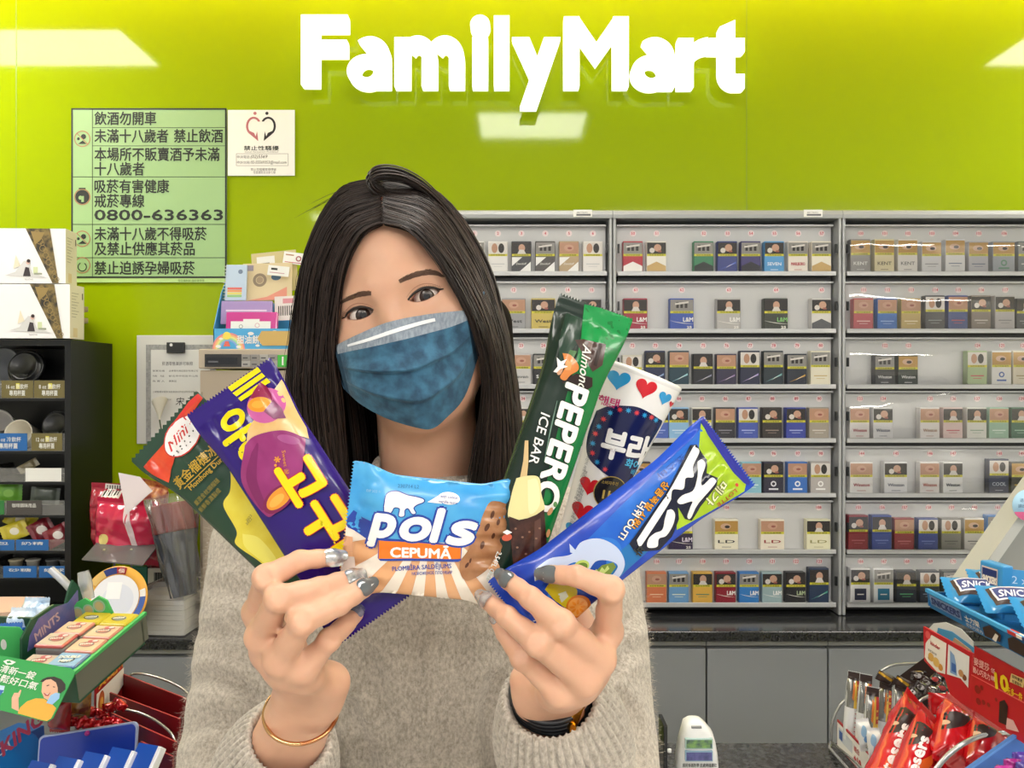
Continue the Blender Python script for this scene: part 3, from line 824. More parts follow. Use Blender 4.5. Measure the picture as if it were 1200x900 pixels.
def pouch_px(c0, c1, Y0, Y1, Wpx, Wcpx, T, crimp0=12, crimp1=12, **kw):
    """pouch whose axis runs from pixel c0 (depth Y0) to c1 (depth Y1); widths in pixels"""
    a = P(*c0, Y0); b = P(*c1, Y1)
    x = (b - a); L = x.length; x.normalize()
    view = Vector((0, -1, 0))
    y = view.cross(x).normalized()
    s = (Y0 + Y1) / 2 / F
    M = frame(a, x, y)
    wc1 = kw.pop('Wc1px', None)
    return Pouch(M, L, Wpx * s, Wcpx * s, T, crimp0 * s, crimp1 * s, Wc1=wc1 * s if wc1 else None, **kw)
# ---------------------------------------------------------------- black cup cabinet at left
blk = mat('15171a', 0.38, spec=0.4, name='black_laminate'); clr = clear_mat('clear_plastic', gloss=0.06, rough=.05, alpha=.05)
CX0, CX1, CY0, CY1, CZ1 = -1.75, P(83, 0, 1.988).x, 1.988, 2.194, P(0, 398, 1.988).z
t = thing('cup_cabinet', 'black open cabinet of cup lids and trays at the left edge', 'cabinet', ((CX0 + CX1) / 2, 2.09, CT))
g = G()
g.box((CX0, CY0, CT + .001), (CX0 + .016, CY1, CZ1), blk); g.box((CX1 - .016, CY0, CT + .001), (CX1, CY1, CZ1), blk)
g.box((CX0 + .016, CY0, CZ1 - .016), (CX1 - .016, CY1, CZ1), blk); g.box((CX0 + .016, CY1 - .006, CT + .001), (CX1 - .016, CY1, CZ1 - .016), blk)
g.build('carcass', t)
SH = [467, 529, 565, 604, 646, 678]
zs = [P(0, y, CY0).z for y in SH]
for z in zs:
    g = G(); g.box((CX0 + .016, CY0 + .002, z - .006), (CX1 - .016, CY1 - .006, z), blk); g.build('shelf', t)
brown_l = mat('6d6339', .5); blue_l = mat('1f63a8', .5); wl = mat('e4e4e0', .6); grey_l = mat('4a4644', .5); yl = mat('d8cf4a', .5)
def tray(tier, h, cards, x0=-30, x1=82):
    Yt = CY0 + .004; z = zs[tier] + .0005
    a, b = P(x0, 0, Yt).x, P(x1, 0, Yt).x - .003
    t = thing('lid_tray', 'clear tray on the %s shelf of the black cup cabinet' % ['top', 'second', 'third', 'fourth', 'fifth', 'lowest'][tier], 'tray', ((a + b) / 2, Yt + .08, z), 'clear trays in the cup cabinet')
    hh = h / F * Yt
    g = G()
    g.box((a, Yt, z), (b, Yt + .002, z + hh), clr); g.box((a, Yt + .002, z), (b, Yt + .16, z + .002), clr); g.box((a, Yt + .002, z + .002), (a + .002, Yt + .16, z + hh), clr); g.box((b - .002, Yt + .002, z + .002), (b, Yt + .16, z + hh), clr)
    g.build('bin', t)
    for cx0, cx1, m, l1, l2 in cards:
        s = Yt / F; X0 = P(cx0, 0, Yt).x; w = (cx1 - cx0) * s
        g = G(FR((X0, Yt - .0008, z + .001)))
        g.box((0, 0, -.0006), (w, hh * .97, 0), m)
        if l1:
            g.text(l1, w / 2, hh * .52, hh * .26, wl, .0004, align='c', width=w * .68, bold=.01)
            if l2: g.text(l2, w / 2, hh * .15, hh * .28, wl, .0004, align='c', width=w * .5, bold=.02)
            if m is brown_l: g.rect(w * .46, hh * .5, w * .58, hh * .82, yl, .0003)
        g.build('label_card', t)
tray(0, 21, [(2, 39, brown_l, '16 oz 熱飲杯', '專用杯蓋'), (40, 77, brown_l, '8 oz 熱飲杯', '專用杯蓋')])
tray(1, 21, [(-12, 32, blue_l, '16 oz 冷飲杯', '專用杯蓋'), (37, 73, brown_l, '12 oz 熱飲杯', '專用杯蓋')])
tray(2, 16, [(30, 72, wl, '', '')])
tray(3, 17, [(8, 49, grey_l, '咖啡調味用品', ''), (-30, 5, mat('2f7a3c', .5), '', '')])
tray(4, 13, [(-25, 17, blue_l, '糖包', ''), (19, 57, blue_l, '奶精', '')])
tray(5, 14, [(4, 43, blue_l, '砂糖', ''), (46, 81, blue_l, '奶球', '')])
blkp = mat('1a1b1d', .3, spec=.6)
def lid(px, py, rpx, Y, label, m=blkp, cup=False):
    c = P(px, py, Y); r = rpx / F * Y
    M = frame(c, (1, 0, 0), (0, .25, 1))
    t = thing('cup' if cup else 'lid_stack', label, 'cup' if cup else 'lid', c)
    if cup:
        g = G(M); g.lathe([(r * .66, -.085), (r * .95, .0), (r, .001), (r * 1.03, .003), (r, .005), (r * .93, .001), (r * .64, -.083)], m); g.build('wall', t)
        g = G(M); g.lathe([(r * .64, -.082), (r * .64, -.081)], mat('d8d2be', .5)); g.build('bottom', t)
    else:
        g = G(M); g.lathe([(r, -.012), (r, -.004), (r * .95, -.001), (r * .9, -.003), (r * .84, -.003), (r * .8, .008), (r * .72, .009), (r * .66, .004), (.001, .004)], m); g.build('rim', t)
        g = G(M); g.box((-r * .3, -r * .62, .004), (r * .3, -r * .45, .007), m, bev=.001); g.build('sip_tab', t)
lid(29, 430, 21, 2.03, 'black cup lid standing upright in the top tray of the cabinet')
lid(66, 498, 18, 2.04, 'black cup lid standing in the second tray beside a white cup')
lid(22, 508, 16, 2.02, 'white paper cup lying on its side in the second tray', mat('e6dfcd', .5), True)
lid(-6, 503, 23, 2.06, 'grey cup at the photo edge in the second tray', mat('b9b6b2', .5), True)
lid(2, 430, 22, 2.08, 'grey cup at the photo edge behind the upright black lid', mat('8d9094', .5), True)
for k, (px, m) in enumerate(((19, 'a79f88'), (39, 'a8a69e'), (62, '55585a'), (78, '55585a'))):
    c = P(px, 662, 2.02); g = G(Matrix.Translation((c.x, c.y, zs[5] + .003)))
    g.lathe([(.010, 0), (.016, .036), (.018, .037), (.018, .04), (.015, .04)], mat(m, .5), n=18)
    tag(g.build('creamer_cup'), ['small beige creamer cup, leftmost in the lowest tray', 'small grey creamer cup right beside the beige one', 'small dark creamer cup, third in the lowest tray', 'small dark creamer cup nearest the cabinet side'][k], 'creamer cup', 'creamer cups in the lowest tray')
def sachet(c0, c1, Y, W, hexc, label, hex2=None):
    p = pouch_px(c0, c1, Y, Y + .02, W, W, .014, 4, 4, seed=c0[0] % 13, nu=24, nv=12, wr=.0012)
    m = mat(hexc, .3, coat=.3)
    p.shell(m)
    if hex2:
        x, y = (c0[0] + c1[0]) / 2, (c0[1] + c1[1]) / 2
        p.ell(x, y, W * .28, W * .22, mat(hex2, .4), n=12)
    tag(p.g.build('sachet'), label, 'sachet', 'sachets in the cup cabinet trays')
sachet((8, 602), (40, 616), 2.03, 22, 'c9bb2e', 'yellow sachet lying in the fifth tray of the cabinet', 'e9e4c8')
sachet((2, 628), (32, 617), 2.01, 20, 'd6c63a', 'yellow and white sachet at the front of the fifth tray', 'eeeada')
sachet((36, 628), (62, 614), 2.02, 24, '7c1f2c', 'dark red sachet beside the yellow ones in the fifth tray', 'e0d8d4')
sachet((54, 634), (82, 620), 2.005, 22, '86202e', 'dark red and white sachet nearest the side of the fifth tray', 'e6e0dc')
sachet((-6, 578), (26, 578), 2.02, 22, '6fae3c', 'bright green sachet in the fourth tray', '8cc455')
sachet((36, 580), (70, 582), 2.03, 20, '5a6258', 'grey-green clear sachet in the fourth tray')
sachet((22, 552), (44, 540), 2.03, 10, '8a8062', 'thin olive stirrer packet in the third tray')

# boxes on top of the cabinet
wbx = mat('f3f2f3', .45); side_c = mat('e4dfcf', .5); art_k = mat('33302a', .5, hex2='8a7648', vscale=60, name='gold_black_pattern')
def gift_box(yb, yt, x1, x2, label, dx):
    A = P(x1, yb, 1.985); B = P(x2, yb - 1, 2.05)
    zb, zt = A.z, P(0, yt, 1.985).z
    x = Vector((1, 0.03, 0)).normalized(); n = Vector((B.x - A.x, B.y - A.y, 0))
    W = .30
    t = thing('coffee_gift_box', label, 'box', (A.x - W / 2, A.y + .04, zb))
    g = G()
    q = [A - x * W, A, A + n, A - x * W + n]
    lo = [Vector((p.x, p.y, zb)) for p in q]; hi = [Vector((p.x, p.y, zt)) for p in q]
    g.add([p[:] for p in lo + hi], [(0, 1, 5, 4), (2, 3, 7, 6), (3, 0, 4, 7), (4, 5, 6, 7), (3, 2, 1, 0)], wbx)
    g.add([p[:] for p in (lo[1], lo[2], hi[2], hi[1])], [(0, 1, 2, 3)], side_c)
    s = 1.985 / F
    M = frame(Vector((A.x, A.y, zb)) - Vector((0, .0006, 0)), x, (0, 0, 1))
    h = zt - zb
    g.poly([(-46 * s, h), (-18 * s, h), (-8 * s, 0), (-15 * s, 0)], art_k, .0002, M)
    au = mat('9c8450', .45)
    for i in range(7):
        yy = h * (.9 - .13 * i); xx = (-33 + 3.4 * i) * s
        g.disc(xx, yy, 4.2 * s * (1 - i * .05), au, .0004, M, n=16, r0=3.4 * s * (1 - i * .05)); g.disc(xx + 3 * s, yy - 3 * s, 2.5 * s, au, .0004, M, n=10, r0=1.9 * s)
    g.poly([(-40 * s, h * .95), (-24 * s, h * .93), (-28 * s, h * .8), (-35 * s, h * .7)], au, .0005, M)
    # printed bride scene
    g.poly([(-70 * s, 9 * s), (-58 * s, 13 * s), (-48 * s, 26 * s), (-44 * s, 26 * s), (-38 * s, 12 * s), (-20 * s, 6 * s)], mat('d5d4d4', .5), .0003, M)
    g.poly([(-49 * s, 8 * s), (-40 * s, 8 * s), (-42 * s, 18 * s), (-46 * s, 19 * s)], mat('3a3238', .5), .0005, M)
    g.disc(-43 * s, 24 * s, 2.2 * s, mat('d9b3a4', .5), .0005, M); g.disc(-42.5 * s, 26 * s, 2.1 * s, mat('3a2a2c', .5), .0006, M)
    g.poly([(-60 * s, 17 * s), (-52 * s, 20 * s), (-57 * s, 33 * s)], mat('e6dcc4', .5), .0004, M)
    g.rect(-37 * s, 11 * s, -32 * s, 19 * s, mat('d3dcb0', .5), .0004, M); g.rect(-36 * s, 10 * s, -27 * s, 12 * s, mat('9aa08c', .5), .0005, M)
    g.text('NUOVA', -42 * s, 3.4 * s, 2 * s, mat('8a8a8a', .5), .0004, M, align='c')
    g.text('C', -87 * s, 22 * s, 8 * s, mat('6a6a6a', .5), .0004, M)
    M2 = frame(lo[1] + (lo[2] - lo[1]) * .1 + Vector((.0006, 0, 0)), lo[2] - lo[1], (0, 0, 1))
    k = (lo[2] - lo[1]).length
    for i in range(9):
        g.rect(0, h * (.84 - .055 * i), k * (.5 - .1 * (i % 3)), h * (.85 - .055 * i), mat('a09a8c', .5), .0003, M2)
    g.rect(k * .1, h * .03, k * .4, h * .2, mat('d9c9a4', .5), .0003, M2); g.rect(k * .72, h * .75, k * .8, h * .87, mat('55524c', .5), .0003, M2)
    g.build('carton', t)
    return zt
gift_box(396.5, 333, 82, 98.5, 'white coffee gift box standing on the cabinet, lower of two', 0)
gift_box(332, 268, 77, 90, 'white coffee gift box on top of the other, upper of two', 0)
for k, (y0, y1) in enumerate(((374, 359), (386, 375))):
    A = P(105, y0 + 11, 2.12); g = G(Matrix.Translation((A.x - .09, A.y, P(0, y0, 2.12).z - .002 - k * .003)))
    hh = .036
    g.lathe([(.055, 0), (.072, hh * .55), (.086, hh * .62), (.086, hh), (.078, hh), (.066, hh * .6), (.05, .006)], mat('a3957a', .7), n=4)
    z0 = CZ1 + .001 if k else None
    o = g.build('cup_carrier')
    o.location.z = 0
    tag(o, ['pulp cup carrier peeking out behind the white boxes, upper one', 'pulp cup carrier peeking out behind the white boxes, lower one'][k], 'cup carrier')

# ---------------------------------------------------------------- beige machine and the notebook display on it
bei = mat('a89a88', .4, .15, name='beige_metal')
YM = 1.93
A = P(234, 705, YM); mx1 = P(375, 0, YM).x; mz1 = P(0, 409, YM).z
t = thing('payment_terminal', 'tall beige machine with a dark display, left of the woman', 'machine', ((A.x + mx1) / 2, YM + .1, CT))
g = G(); g.box((A.x, YM, CT + .001), (mx1, 2.15, P(0, 434, YM).z), bei, bev=.003); g.box((A.x + .004, YM - .001, CT + .03), (A.x + .008, YM + .01, 1.45), mat('8a7d6d', .4))
g.build('body', t)
g = G(); g.box((A.x - .002, YM - .004, P(0, 432, YM).z), (mx1 + .002, 2.152, mz1), mat('b3a593', .4), bev=.003)
g.build('top_panel', t)
g = G(FR(P(240, 430, YM - .005))); s = YM / F
g.box((0, 0, -.004), (43 * s, 15 * s, .0008), mat('2b2a2c', .3)); g.box((2 * s, 3 * s, .0008), (38 * s, 11 * s, .0014), mat('17181c', .15)); g.rect(4 * s, 5 * s, 16 * s, 7 * s, mat('5a5c62', .4), .0018)
g.build('display', t)
g = G(FR(P(283, 430, YM - .005)))
kg = mat('8f8b88', .5)
for i in range(4):
    for j in range(2):
        g.box((i * 10.6 * s + .0004, j * 7.5 * s, -.002), ((i + 1) * 10.6 * s - .0006, (j + 1) * 7.5 * s - .0008, .0012), kg if (i + j) % 3 else mat('a8a4a0', .5), bev=.0005); g.rect(i * 10.6 * s + .004, j * 7.5 * s + .005, i * 10.6 * s + .016, j * 7.5 * s + .008, mat('45454a', .5), .0016)
g.build('keys', t)
g = G(FR(P(325.5, 430, YM - .005))); g.box((0, 0, -.002), (12 * s, 14 * s, .001), mat('3fae3c', .4)); g.rect(5 * s, 2 * s, 7 * s, 12 * s, wl, .0014); g.build('sticker', t, label='green sticker')

# blue cardboard display of stationery
YB = 1.95
A = P(250, 407, YB); s = YB / F
zb = mz1 + .001
x0, x1 = A.x, P(352, 0, YB).x
sky = mat('4fa7dc', .5, name='sky_blue_card'); skyd = mat('3f8ec4', .5)
t = thing('stationery_box', 'sky blue cardboard display box with a rainbow, standing on beige machine', 'display box', ((x0 + x1) / 2, YB + .07, zb))
g = G()
g.box((x0, YB, zb), (x1, YB + .002, zb + 24 * s), sky)
g.add([(x0, YB, zb), (x0, YB + .14, zb), (x0, YB + .14, zb + 105 * s), (x0, YB + .11, zb + 98 * s), (x0, YB + .05, zb + 68 * s), (x0, YB, zb + 24 * s),
       (x0 + .002, YB, zb), (x0 + .002, YB + .14, zb), (x0 + .002, YB + .14, zb + 105 * s), (x0 + .002, YB + .11, zb + 98 * s), (x0 + .002, YB + .05, zb + 68 * s), (x0 + .002, YB, zb + 24 * s)],
      [(5, 4, 3, 2, 1, 0), (6, 7, 8, 9, 10, 11)] + [(i, (i + 1) % 6, 6 + (i + 1) % 6, 6 + i) for i in range(6)], skyd)
g.box((x1 - .002, YB + .002, zb), (x1, YB + .14, zb + 24 * s), skyd); g.box((x0 + .002, YB + .138, zb), (x1 - .002, YB + .14, zb + 60 * s), skyd); g.box((x0 + .002, YB + .002, zb), (x1 - .002, YB + .138, zb + .002), skyd)
g.build('box', t)
g = G(FR((x0, YB - .0004, zb)))
def rainbow(cx, cy, r):
    for i, h in enumerate(('e08a8a', 'e6b27a', 'ddd98a', '9ad0a0', '8aa8e0')):
        g.add([(cx + rr * math.cos(a), cy + rr * math.sin(a), .0002) for rr in (r - i * 2 * s, r - (i + 1) * 2 * s) for a in [PI * k / 16 for k in range(17)]], [(k, k + 1, 18 + k, 17 + k)[::-1] for k in range(16)], mat(h, .5))
rainbow(18 * s, .0, 19 * s)
for a, b, r in ((6, 3, 3.2), (30, 2.5, 3), (44, 18, 3.6), (52, 4, 2.6), (9, 12, 2.4), (72, 20, 3)):
    g.disc(a * s, max(b, r * .6 + .3) * s, r * s, wl, .0006, n=14, ry=r * .55 * s)
g.disc(16 * s, 15.5 * s, 4.6 * s, mat('ecd75a', .5), .0008); g.poly([(12 * s, 3 * s), (20 * s, 3 * s), (18 * s, 9 * s), (14 * s, 9 * s)], mat('d8685a', .5), .0008)
g.text('甜油餅文具', 28 * s, 7 * s, 9 * s, wl, .0009, bold=.03, width=44 * s)
g.build('printed_front', t)
g = G(FR(P(302, 406, YB - .001))); g.prism([(0, 9 * s), (5 * s, 18 * s), (38 * s, 18 * s), (38 * s, 1 * s), (6 * s, 1 * s)], 0, .003, mat('c7a763', .6)); g.build('flap', t, label='tan cardboard flap')
def flat_item(name, label, cat, x0p, y0p, x1p, y1p, Y, th, m, deco, rz=0.0, lean=.12):
    B = P(x0p, y1p, Y); s_ = Y / F
    M = frame(B, (math.cos(rz), 0, math.sin(rz)), (-math.sin(rz), lean, math.cos(rz)))
    g = G(M); w, h = (x1p - x0p) * s_, (y1p - y0p) * s_
    g.box((0, 0, -th), (w, h, 0), m, bev=min(.002, th * .3)); deco(g, w, h)
    tag(g.build(name), label, cat)
def d_note(g, w, h):
    for i in range(11): g.tube([(0, h * (.05 + .09 * i), -.003), (-.004, h * (.05 + .09 * i), .001), (.003, h * (.05 + .09 * i), .002)], .0008, mat('c9ced2', .3, .6), n=5)
    for i, c in enumerate(('d76a60', 'e09a62', 'dcd070', '8fbf80')): g.rect(w * .12, h * (.30 - .07 * i), w * .8, h * (.36 - .07 * i), mat(c, .5), .0004)
    g.disc(w * .7, h * .8, .006, mat('6f7f9a', .5), .0004)
flat_item('spiral_notebook', 'pale blue spiral notebook with a rainbow in the sky blue box', 'notebook', 263, 309, 288, 352, 1.99, .006, mat('b9cbe0', .4), d_note)
def d_card(g, w, h):
    g.disc(w * .35, h * .55, w * .14, mat('8a7a66', .5), .0004, r0=w * .08); g.disc(w * .35, h * .55, w * .07, mat('a08c74', .5), .0004)
    g.disc(w * .68, h * .62, w * .1, mat('4a6a84', .5), .0004, ry=w * .07); g.rect(w * .05, h * .8, w * .22, h * .95, mat('9a90a0', .5), .0004); g.poly([(w * .1, 0.001), (w * .9, .001), (w * .9, h * .35), (w * .5, h * .1)], mat('d98f7c', .5), .0003)
flat_item('sticker_pack', 'tan sticker pack with round prints behind the pink case', 'sticker pack', 284, 308, 342, 353, 2.0, .004, mat('d5c39c', .3, coat=.5), d_card, .03)
flat_item('sticker_pack', 'clear topped sticker pack with white barcode label, rearmost in blue box', 'sticker pack', 297, 296, 350, 345, 2.03, .003, mat('cdbf8e', .25, coat=.5), lambda g, w, h: (g.rect(w * .12, h * .62, w * .52, h * .9, wl, .0004), g.rect(w * .2, h * .7, w * .4, h * .74, ink, .0008)), .1)
flat_item('price_tag', 'small white price tag with red cross print, highest above blue box', 'price tag', 331, 294, 355, 308, 2.02, .0008, wl, lambda g, w, h: (g.rect(w * .1, h * .7, w * .5, h * .8, red_ink, .0003), g.disc(w * .75, h * .5, w * .14, mat('a05a60', .5), .0003, r0=w * .08), g.rect(w * .1, h * .1, w * .9, h * .16, mat('c05060', .5), .0003)), -.12)
flat_item('price_tag', 'small white price tag stuck across the tan sticker pack', 'price tag', 313, 310, 338, 322, 1.985, .0008, wl, lambda g, w, h: (g.rect(w * .15, h * .55, w * .45, h * .75, ink, .0003), g.rect(w * .1, h * .25, w * .8, h * .32, mat('c08a90', .5), .0003)), -.1)
flat_item('barcode_card', 'white card with barcode lines beside the pink case', 'card', 322, 347, 350, 376, 1.985, .001, mat('dcd4d0', .5), lambda g, w, h: [g.rect(w * (.15 + .09 * i), h * .2, w * (.19 + .09 * i), h * .6, ink, .0003) for i in range(8)] + [g.rect(w * .35, h * .7, w * .8, h * .9, mat('d08a94', .5), .0003)], .05)
flat_item('pencil_case', 'lilac flat case in shiny film behind the pink case', 'case', 258, 352, 318, 380, 1.975, .012, mat('a48fc4', .15, coat=1), lambda g, w, h: g.rect(w * .1, h * .55, w * .9, h * .62, mat('d8cfe4', .2), .0005))
flat_item('pencil_case', 'bright pink flat case with white label in the blue box', 'case', 264, 365, 324, 392, 1.958, .014, mat('c8368e', .2, coat=1), lambda g, w, h: (g.rect(w * .1, h * .0, w * .88, h * .58, wl, .0006), g.rect(w * .34, h * .58, w * .66, h * .68, wl, .0006), g.disc(w * .3, h * .35, .005, ink, .001, r0=.004), g.disc(w * .62, h * .4, .006, mat('c04a80', .5), .001, r0=.005)))

# ---------------------------------------------------------------- things on the left back counter
redf = mat('a01a34', .25, coat=.6, var=.25, vscale=25, name='red_film'); redb = mat('c42048', .2, coat=.8); redd = mat('6a1020', .3, coat=.5)
def snack_bag(c0, c1, Y, W, T, m, label, seed, deco=None):
    p = pouch_px(c0, c1, Y, Y + .03, W, W * .95, T, 7, 7, seed=seed, nu=50, nv=30, wr=.005, fold=.004)
    p.shell(m)
    if deco: deco(p)
    tag(p.g.build('snack_bag'), label, 'snack bag')
def d1(p):
    p.poly([(117, 570), (138, 572), (136, 590), (115, 592)], wl); 
    for i in range(6): p.poly([(119 + 3 * i, 572), (120.4 + 3 * i, 572.2), (120 + 3 * i, 582), (118.6 + 3 * i, 582)], ink)
snack_bag((126, 566), (130, 650), 1.99, 40, .07, redf, 'dark red snack bag with white barcode label behind the clear stand', 3, d1)
def d2(p):
    p.ell(121, 632, 6.5, 6, mat('d8c67a', .4)); p.poly([(140, 590), (147, 588), (163, 640), (158, 646)], mat('d8c4c8', .4)); p.ell(180, 606, 6, 6, mat('9a6a48', .4))
snack_bag((150, 585), (150, 660), 1.93, 76, .06, redb, 'shiny crimson snack bag with gold dot, front of the red pile', 5, d2)
snack_bag((192, 598), (176, 662), 1.95, 46, .05, mat('b3203e', .2, coat=.8), 'shiny crimson snack bag leaning right in the red pile', 8)
snack_bag((182, 564), (178, 602), 1.96, 34, .05, mat('8a2a2c', .3, hex2='c98a4a', vscale=70), 'round patterned red and gold bag on top of the pile', 11)
snack_bag((188, 640), (184, 672), 1.97, 30, .04, redd, 'dark maroon snack bag at the bottom right of the pile', 14)
g = G(frame(P(147, 582, 1.9), (.93, 0, .45), (-.45, .2, .9))); s = 1.9 / F
g.poly([(-6 * s, -20 * s), (32 * s, -8 * s), (24 * s, 14 * s), (2 * s, 30 * s)], mat('d9cdd0', .6), .001); g.poly([(-6 * s, -20 * s), (2 * s, 30 * s), (24 * s, 14 * s), (32 * s, -8 * s)], mat('d9cdd0', .6), -.001)
tag(g.build('paper_sheet'), 'pinkish white paper sheet standing above the red snack bags', 'paper')
# clear stand
t = thing('acrylic_stand', 'smoky clear acrylic stand in front of the red snack bags', 'stand', P(140, 690, 1.9))
Y1, Y2 = 1.84, 1.93
g = G()
a, b, c, d = P(96, 655, Y1), P(167, 662, Y1), P(186, 638, Y2), P(113, 636, Y2)
smoke = clear_mat('smoky_plastic', tint='6a6a7c', gloss=.08, rough=.08, alpha=.12)
off = Vector((0, 0, -.003))
g.add([p[:] for p in (a, b, c, d, a + off, b + off, c + off, d + off)], [(0, 1, 2, 3), (7, 6, 5, 4), (0, 4, 5, 1), (1, 5, 6, 2), (2, 6, 7, 3), (3, 7, 4, 0)], smoke)
g.build('top', t)
for px in (134, 154):
    q = P(px, 660, 1.87); g = G(); g.tube([(q.x, q.y, q.z + .003), (q.x, q.y, CT + .001)], .0025, mat('b9bbbd', .2, .5)); g.build('leg', t)
for px, py in ((122, 650), (154, 650)):
    q = P(px, py, 1.88); g = G(Matrix.Translation((q.x, q.y, (a.z + d.z) / 2 - .001 + (.004 if px > 130 else .003)))); g.lathe([(.003, 0), (.003, .002), (.001, .003)], mat('c9c9a8', .3, .5), n=10); g.build('screw', t)
# umbrella in its clear sleeve
c0, c1 = P(201, 590, 1.9), P(217, 698, 1.87)
ax = (c1 - c0); L = ax.length
M = frame(c0, Vector((0, -1, 0)).cross(-ax.normalized()), Vector((0, -1, 0))); M = Matrix.Translation(c0) @ (-ax).to_track_quat('Z', 'Y').to_matrix().to_4x4()
t = thing('folded_umbrella', 'dark folded umbrella with red top in a clear sleeve beside machine', 'umbrella', c1)
def fluted(r0, r1, z0, z1, m, nm, n=48):
    g = G(M); v = []
    for i in range(14):
        k = i / 13; r = r0 + (r1 - r0) * k
        for j in range(n):
            q_ = 2 * PI * j / n; rr = r * (1 + .16 * math.cos(8 * q_ + k * 1.2))
            v.append((rr * math.cos(q_), rr * .7 * math.sin(q_), z0 + (z1 - z0) * k))
    g.add(v, [(i * n + j, i * n + (j + 1) % n, (i + 1) * n + (j + 1) % n, (i + 1) * n + j) for i in range(13) for j in range(n)] + [tuple(range(n - 1, -1, -1)), tuple(13 * n + j for j in range(n))], m, True)
    g.build(nm, t)
fluted(.048, .045, -.07, .0, mat('7a2c26', .5), 'red_cloth'); fluted(.027, .048, -L, -.07, mat('131823', .5, hex2='1f2838', vscale=40), 'dark_cloth')
g = G(M); v = []; n = 40
for i in range(20):
    k = i / 19
    for j in range(n):
        q_ = 2 * PI * j / n; rr = (.036 + .026 * k) * (1 + .07 * math.sin(5 * q_ + 9 * k) + .05 * math.sin(11 * q_ - 4 * k))
        v.append((rr * math.cos(q_), rr * .8 * math.sin(q_), -L * 1.0 + (L + .02) * k))
g.add(v, [(i * n + j, i * n + (j + 1) % n, (i + 1) * n + (j + 1) % n, (i + 1) * n + j) for i in range(19) for j in range(n)], clr, True); g.build('clear_sleeve', t)
# box with barcode, green box
def carton(x0p, y0p, x1p, y1p, Y, d, m, name, label, cat, deco=None):
    a = P(x0p, y1p, Y); b = P(x1p, y0p, Y)
    g = G(); g.box((a.x, Y, CT + .001), (b.x, Y + d, b.z), m, bev=.001)
    if deco: deco(g, FR((a.x, Y - .0006, a.z)), b.x - a.x, b.z - a.z)
    tag(g.build(name), label, cat)
carton(173, 666, 208, 690, 1.965, .06, mat('c4c2b8', .6), 'carton', 'pale carton with a barcode behind the napkins', 'box', lambda g, M, w, h: [g.rect(w * (.22 + .028 * i), h * .35, w * (.235 + .028 * i + .008 * (i % 3)), h * .8, ink, .0003, M) for i in range(18)])
carton(154, 664, 172, 690, 1.99, .05, mat('1f7a66', .5), 'carton', 'small green carton beside the pale barcode carton', 'box')
# round festive tray
c = P(135, 702, 1.80); M = frame(c, (1, 0, .0), (0, .35, .94)); s = 1.8 / F; R_ = 38 * s
t = thing('party_plate', 'round paper plate with yellow rim leaning behind the gum tins', 'plate', c)
g = G(M); g.lathe([(R_, .002), (R_ * .98, .005), (R_ * .74, .0), (.001, -.002), (.001, -.004), (R_ * .74, -.003), (R_, .0)], mat('e2a63c', .4), n=48, cap=False)
for a0, a1, h in ((95, 120, '2c3c84'), (75, 95, 'b02c34'), (-35, 5, '3c5ca8'), (-60, -35, 'e8e4e0'), (120, 150, 'e6c070'), (5, 20, 'e8e4e0')):
    g.add([(rr * math.cos(math.radians(x)), rr * math.sin(math.radians(x)), .0012 + (rr - R_ * .74) / (R_ * .24) * .005) for rr in (R_ * .96, R_ * .76) for x in np.linspace(a0, a1, 7)], [(k, k + 1, 8 + k, 7 + k)[::-1] for k in range(6)] and [(k + 1, k, 7 + k, 8 + k)[::-1] for k in range(6)], mat(h, .5))
g.text('福', -.002, R_ * .80, .014, mat('f0e0d0', .5), .005, M)
g.build('rim', t)
g = G(M); g.disc(0, 0, R_ * .73, mat('e3e3ea', .5), .0012, n=40); g.disc(.006, -.004, R_ * .5, mat('d4d8e6', .5), .0016, n=30); g.rect(-R_ * .3, 0, R_ * .15, R_ * .5, mat('f0eff2', .5), .002); g.build('centre', t)
# napkins in a clear bag
t = thing('napkin_pack', 'stack of white napkins in a clear bag on left worktop', 'napkins', P(198, 742, 1.89))
A, B, D = P(166, 741, 1.905), P(216, 742, 1.885), P(236, 728, 1.97)
base = [(A.x, A.y), (A.x + .012, A.y - .015), (B.x - .01, B.y - .002), (B.x, B.y), (D.x, D.y), (D.x - .02, D.y + .03), (A.x + .03, A.y + .1), (A.x, A.y + .07)]
nap = mat('e9e6de', .8)
g = G()
H = .098
for i in range(8):
    k = 1 - .012 * (i % 2) - (.02 * max(0, i - 5))
    cx = sum(p[0] for p in base) / 8; cy = sum(p[1] for p in base) / 8
    pts = [(cx + (a - cx) * k + .001 * math.sin(i * 3 + j), cy + (b - cy) * k) for j, (a, b) in enumerate(base)]
    g.prism(pts, CT + .003 + H * i / 8, CT + .003 + H * (i + .93) / 8, nap)
g.build('napkins', t)
g = G(); v = []; n = len(base) * 4
ring0 = []
for i in range(8):
    for k in range(4):
        a, b = base[i], base[(i + 1) % 8]; ring0.append((a[0] + (b[0] - a[0]) * k / 4, a[1] + (b[1] - a[1]) * k / 4))
cx = sum(p[0] for p in ring0) / n; cy = sum(p[1] for p in ring0) / n
lv = [(1.03, 0.001), (1.05, .03), (1.04, .07), (1.04, H + .006), (.8, H + .022), (.55, H + .04), (.35, H + .045)]
for i, (k, h) in enumerate(lv):
    for j, (a, b) in enumerate(ring0):
        w = 1 + .02 * noise.noise(Vector((j * .8, i * 2.1, 0)))
        v.append((cx + (a - cx) * k * w + (.03 if i > 4 else 0), cy + (b - cy) * k * w, CT + h + .006 * noise.noise(Vector((j * .5, i * .9, 4))) * (i > 1)))
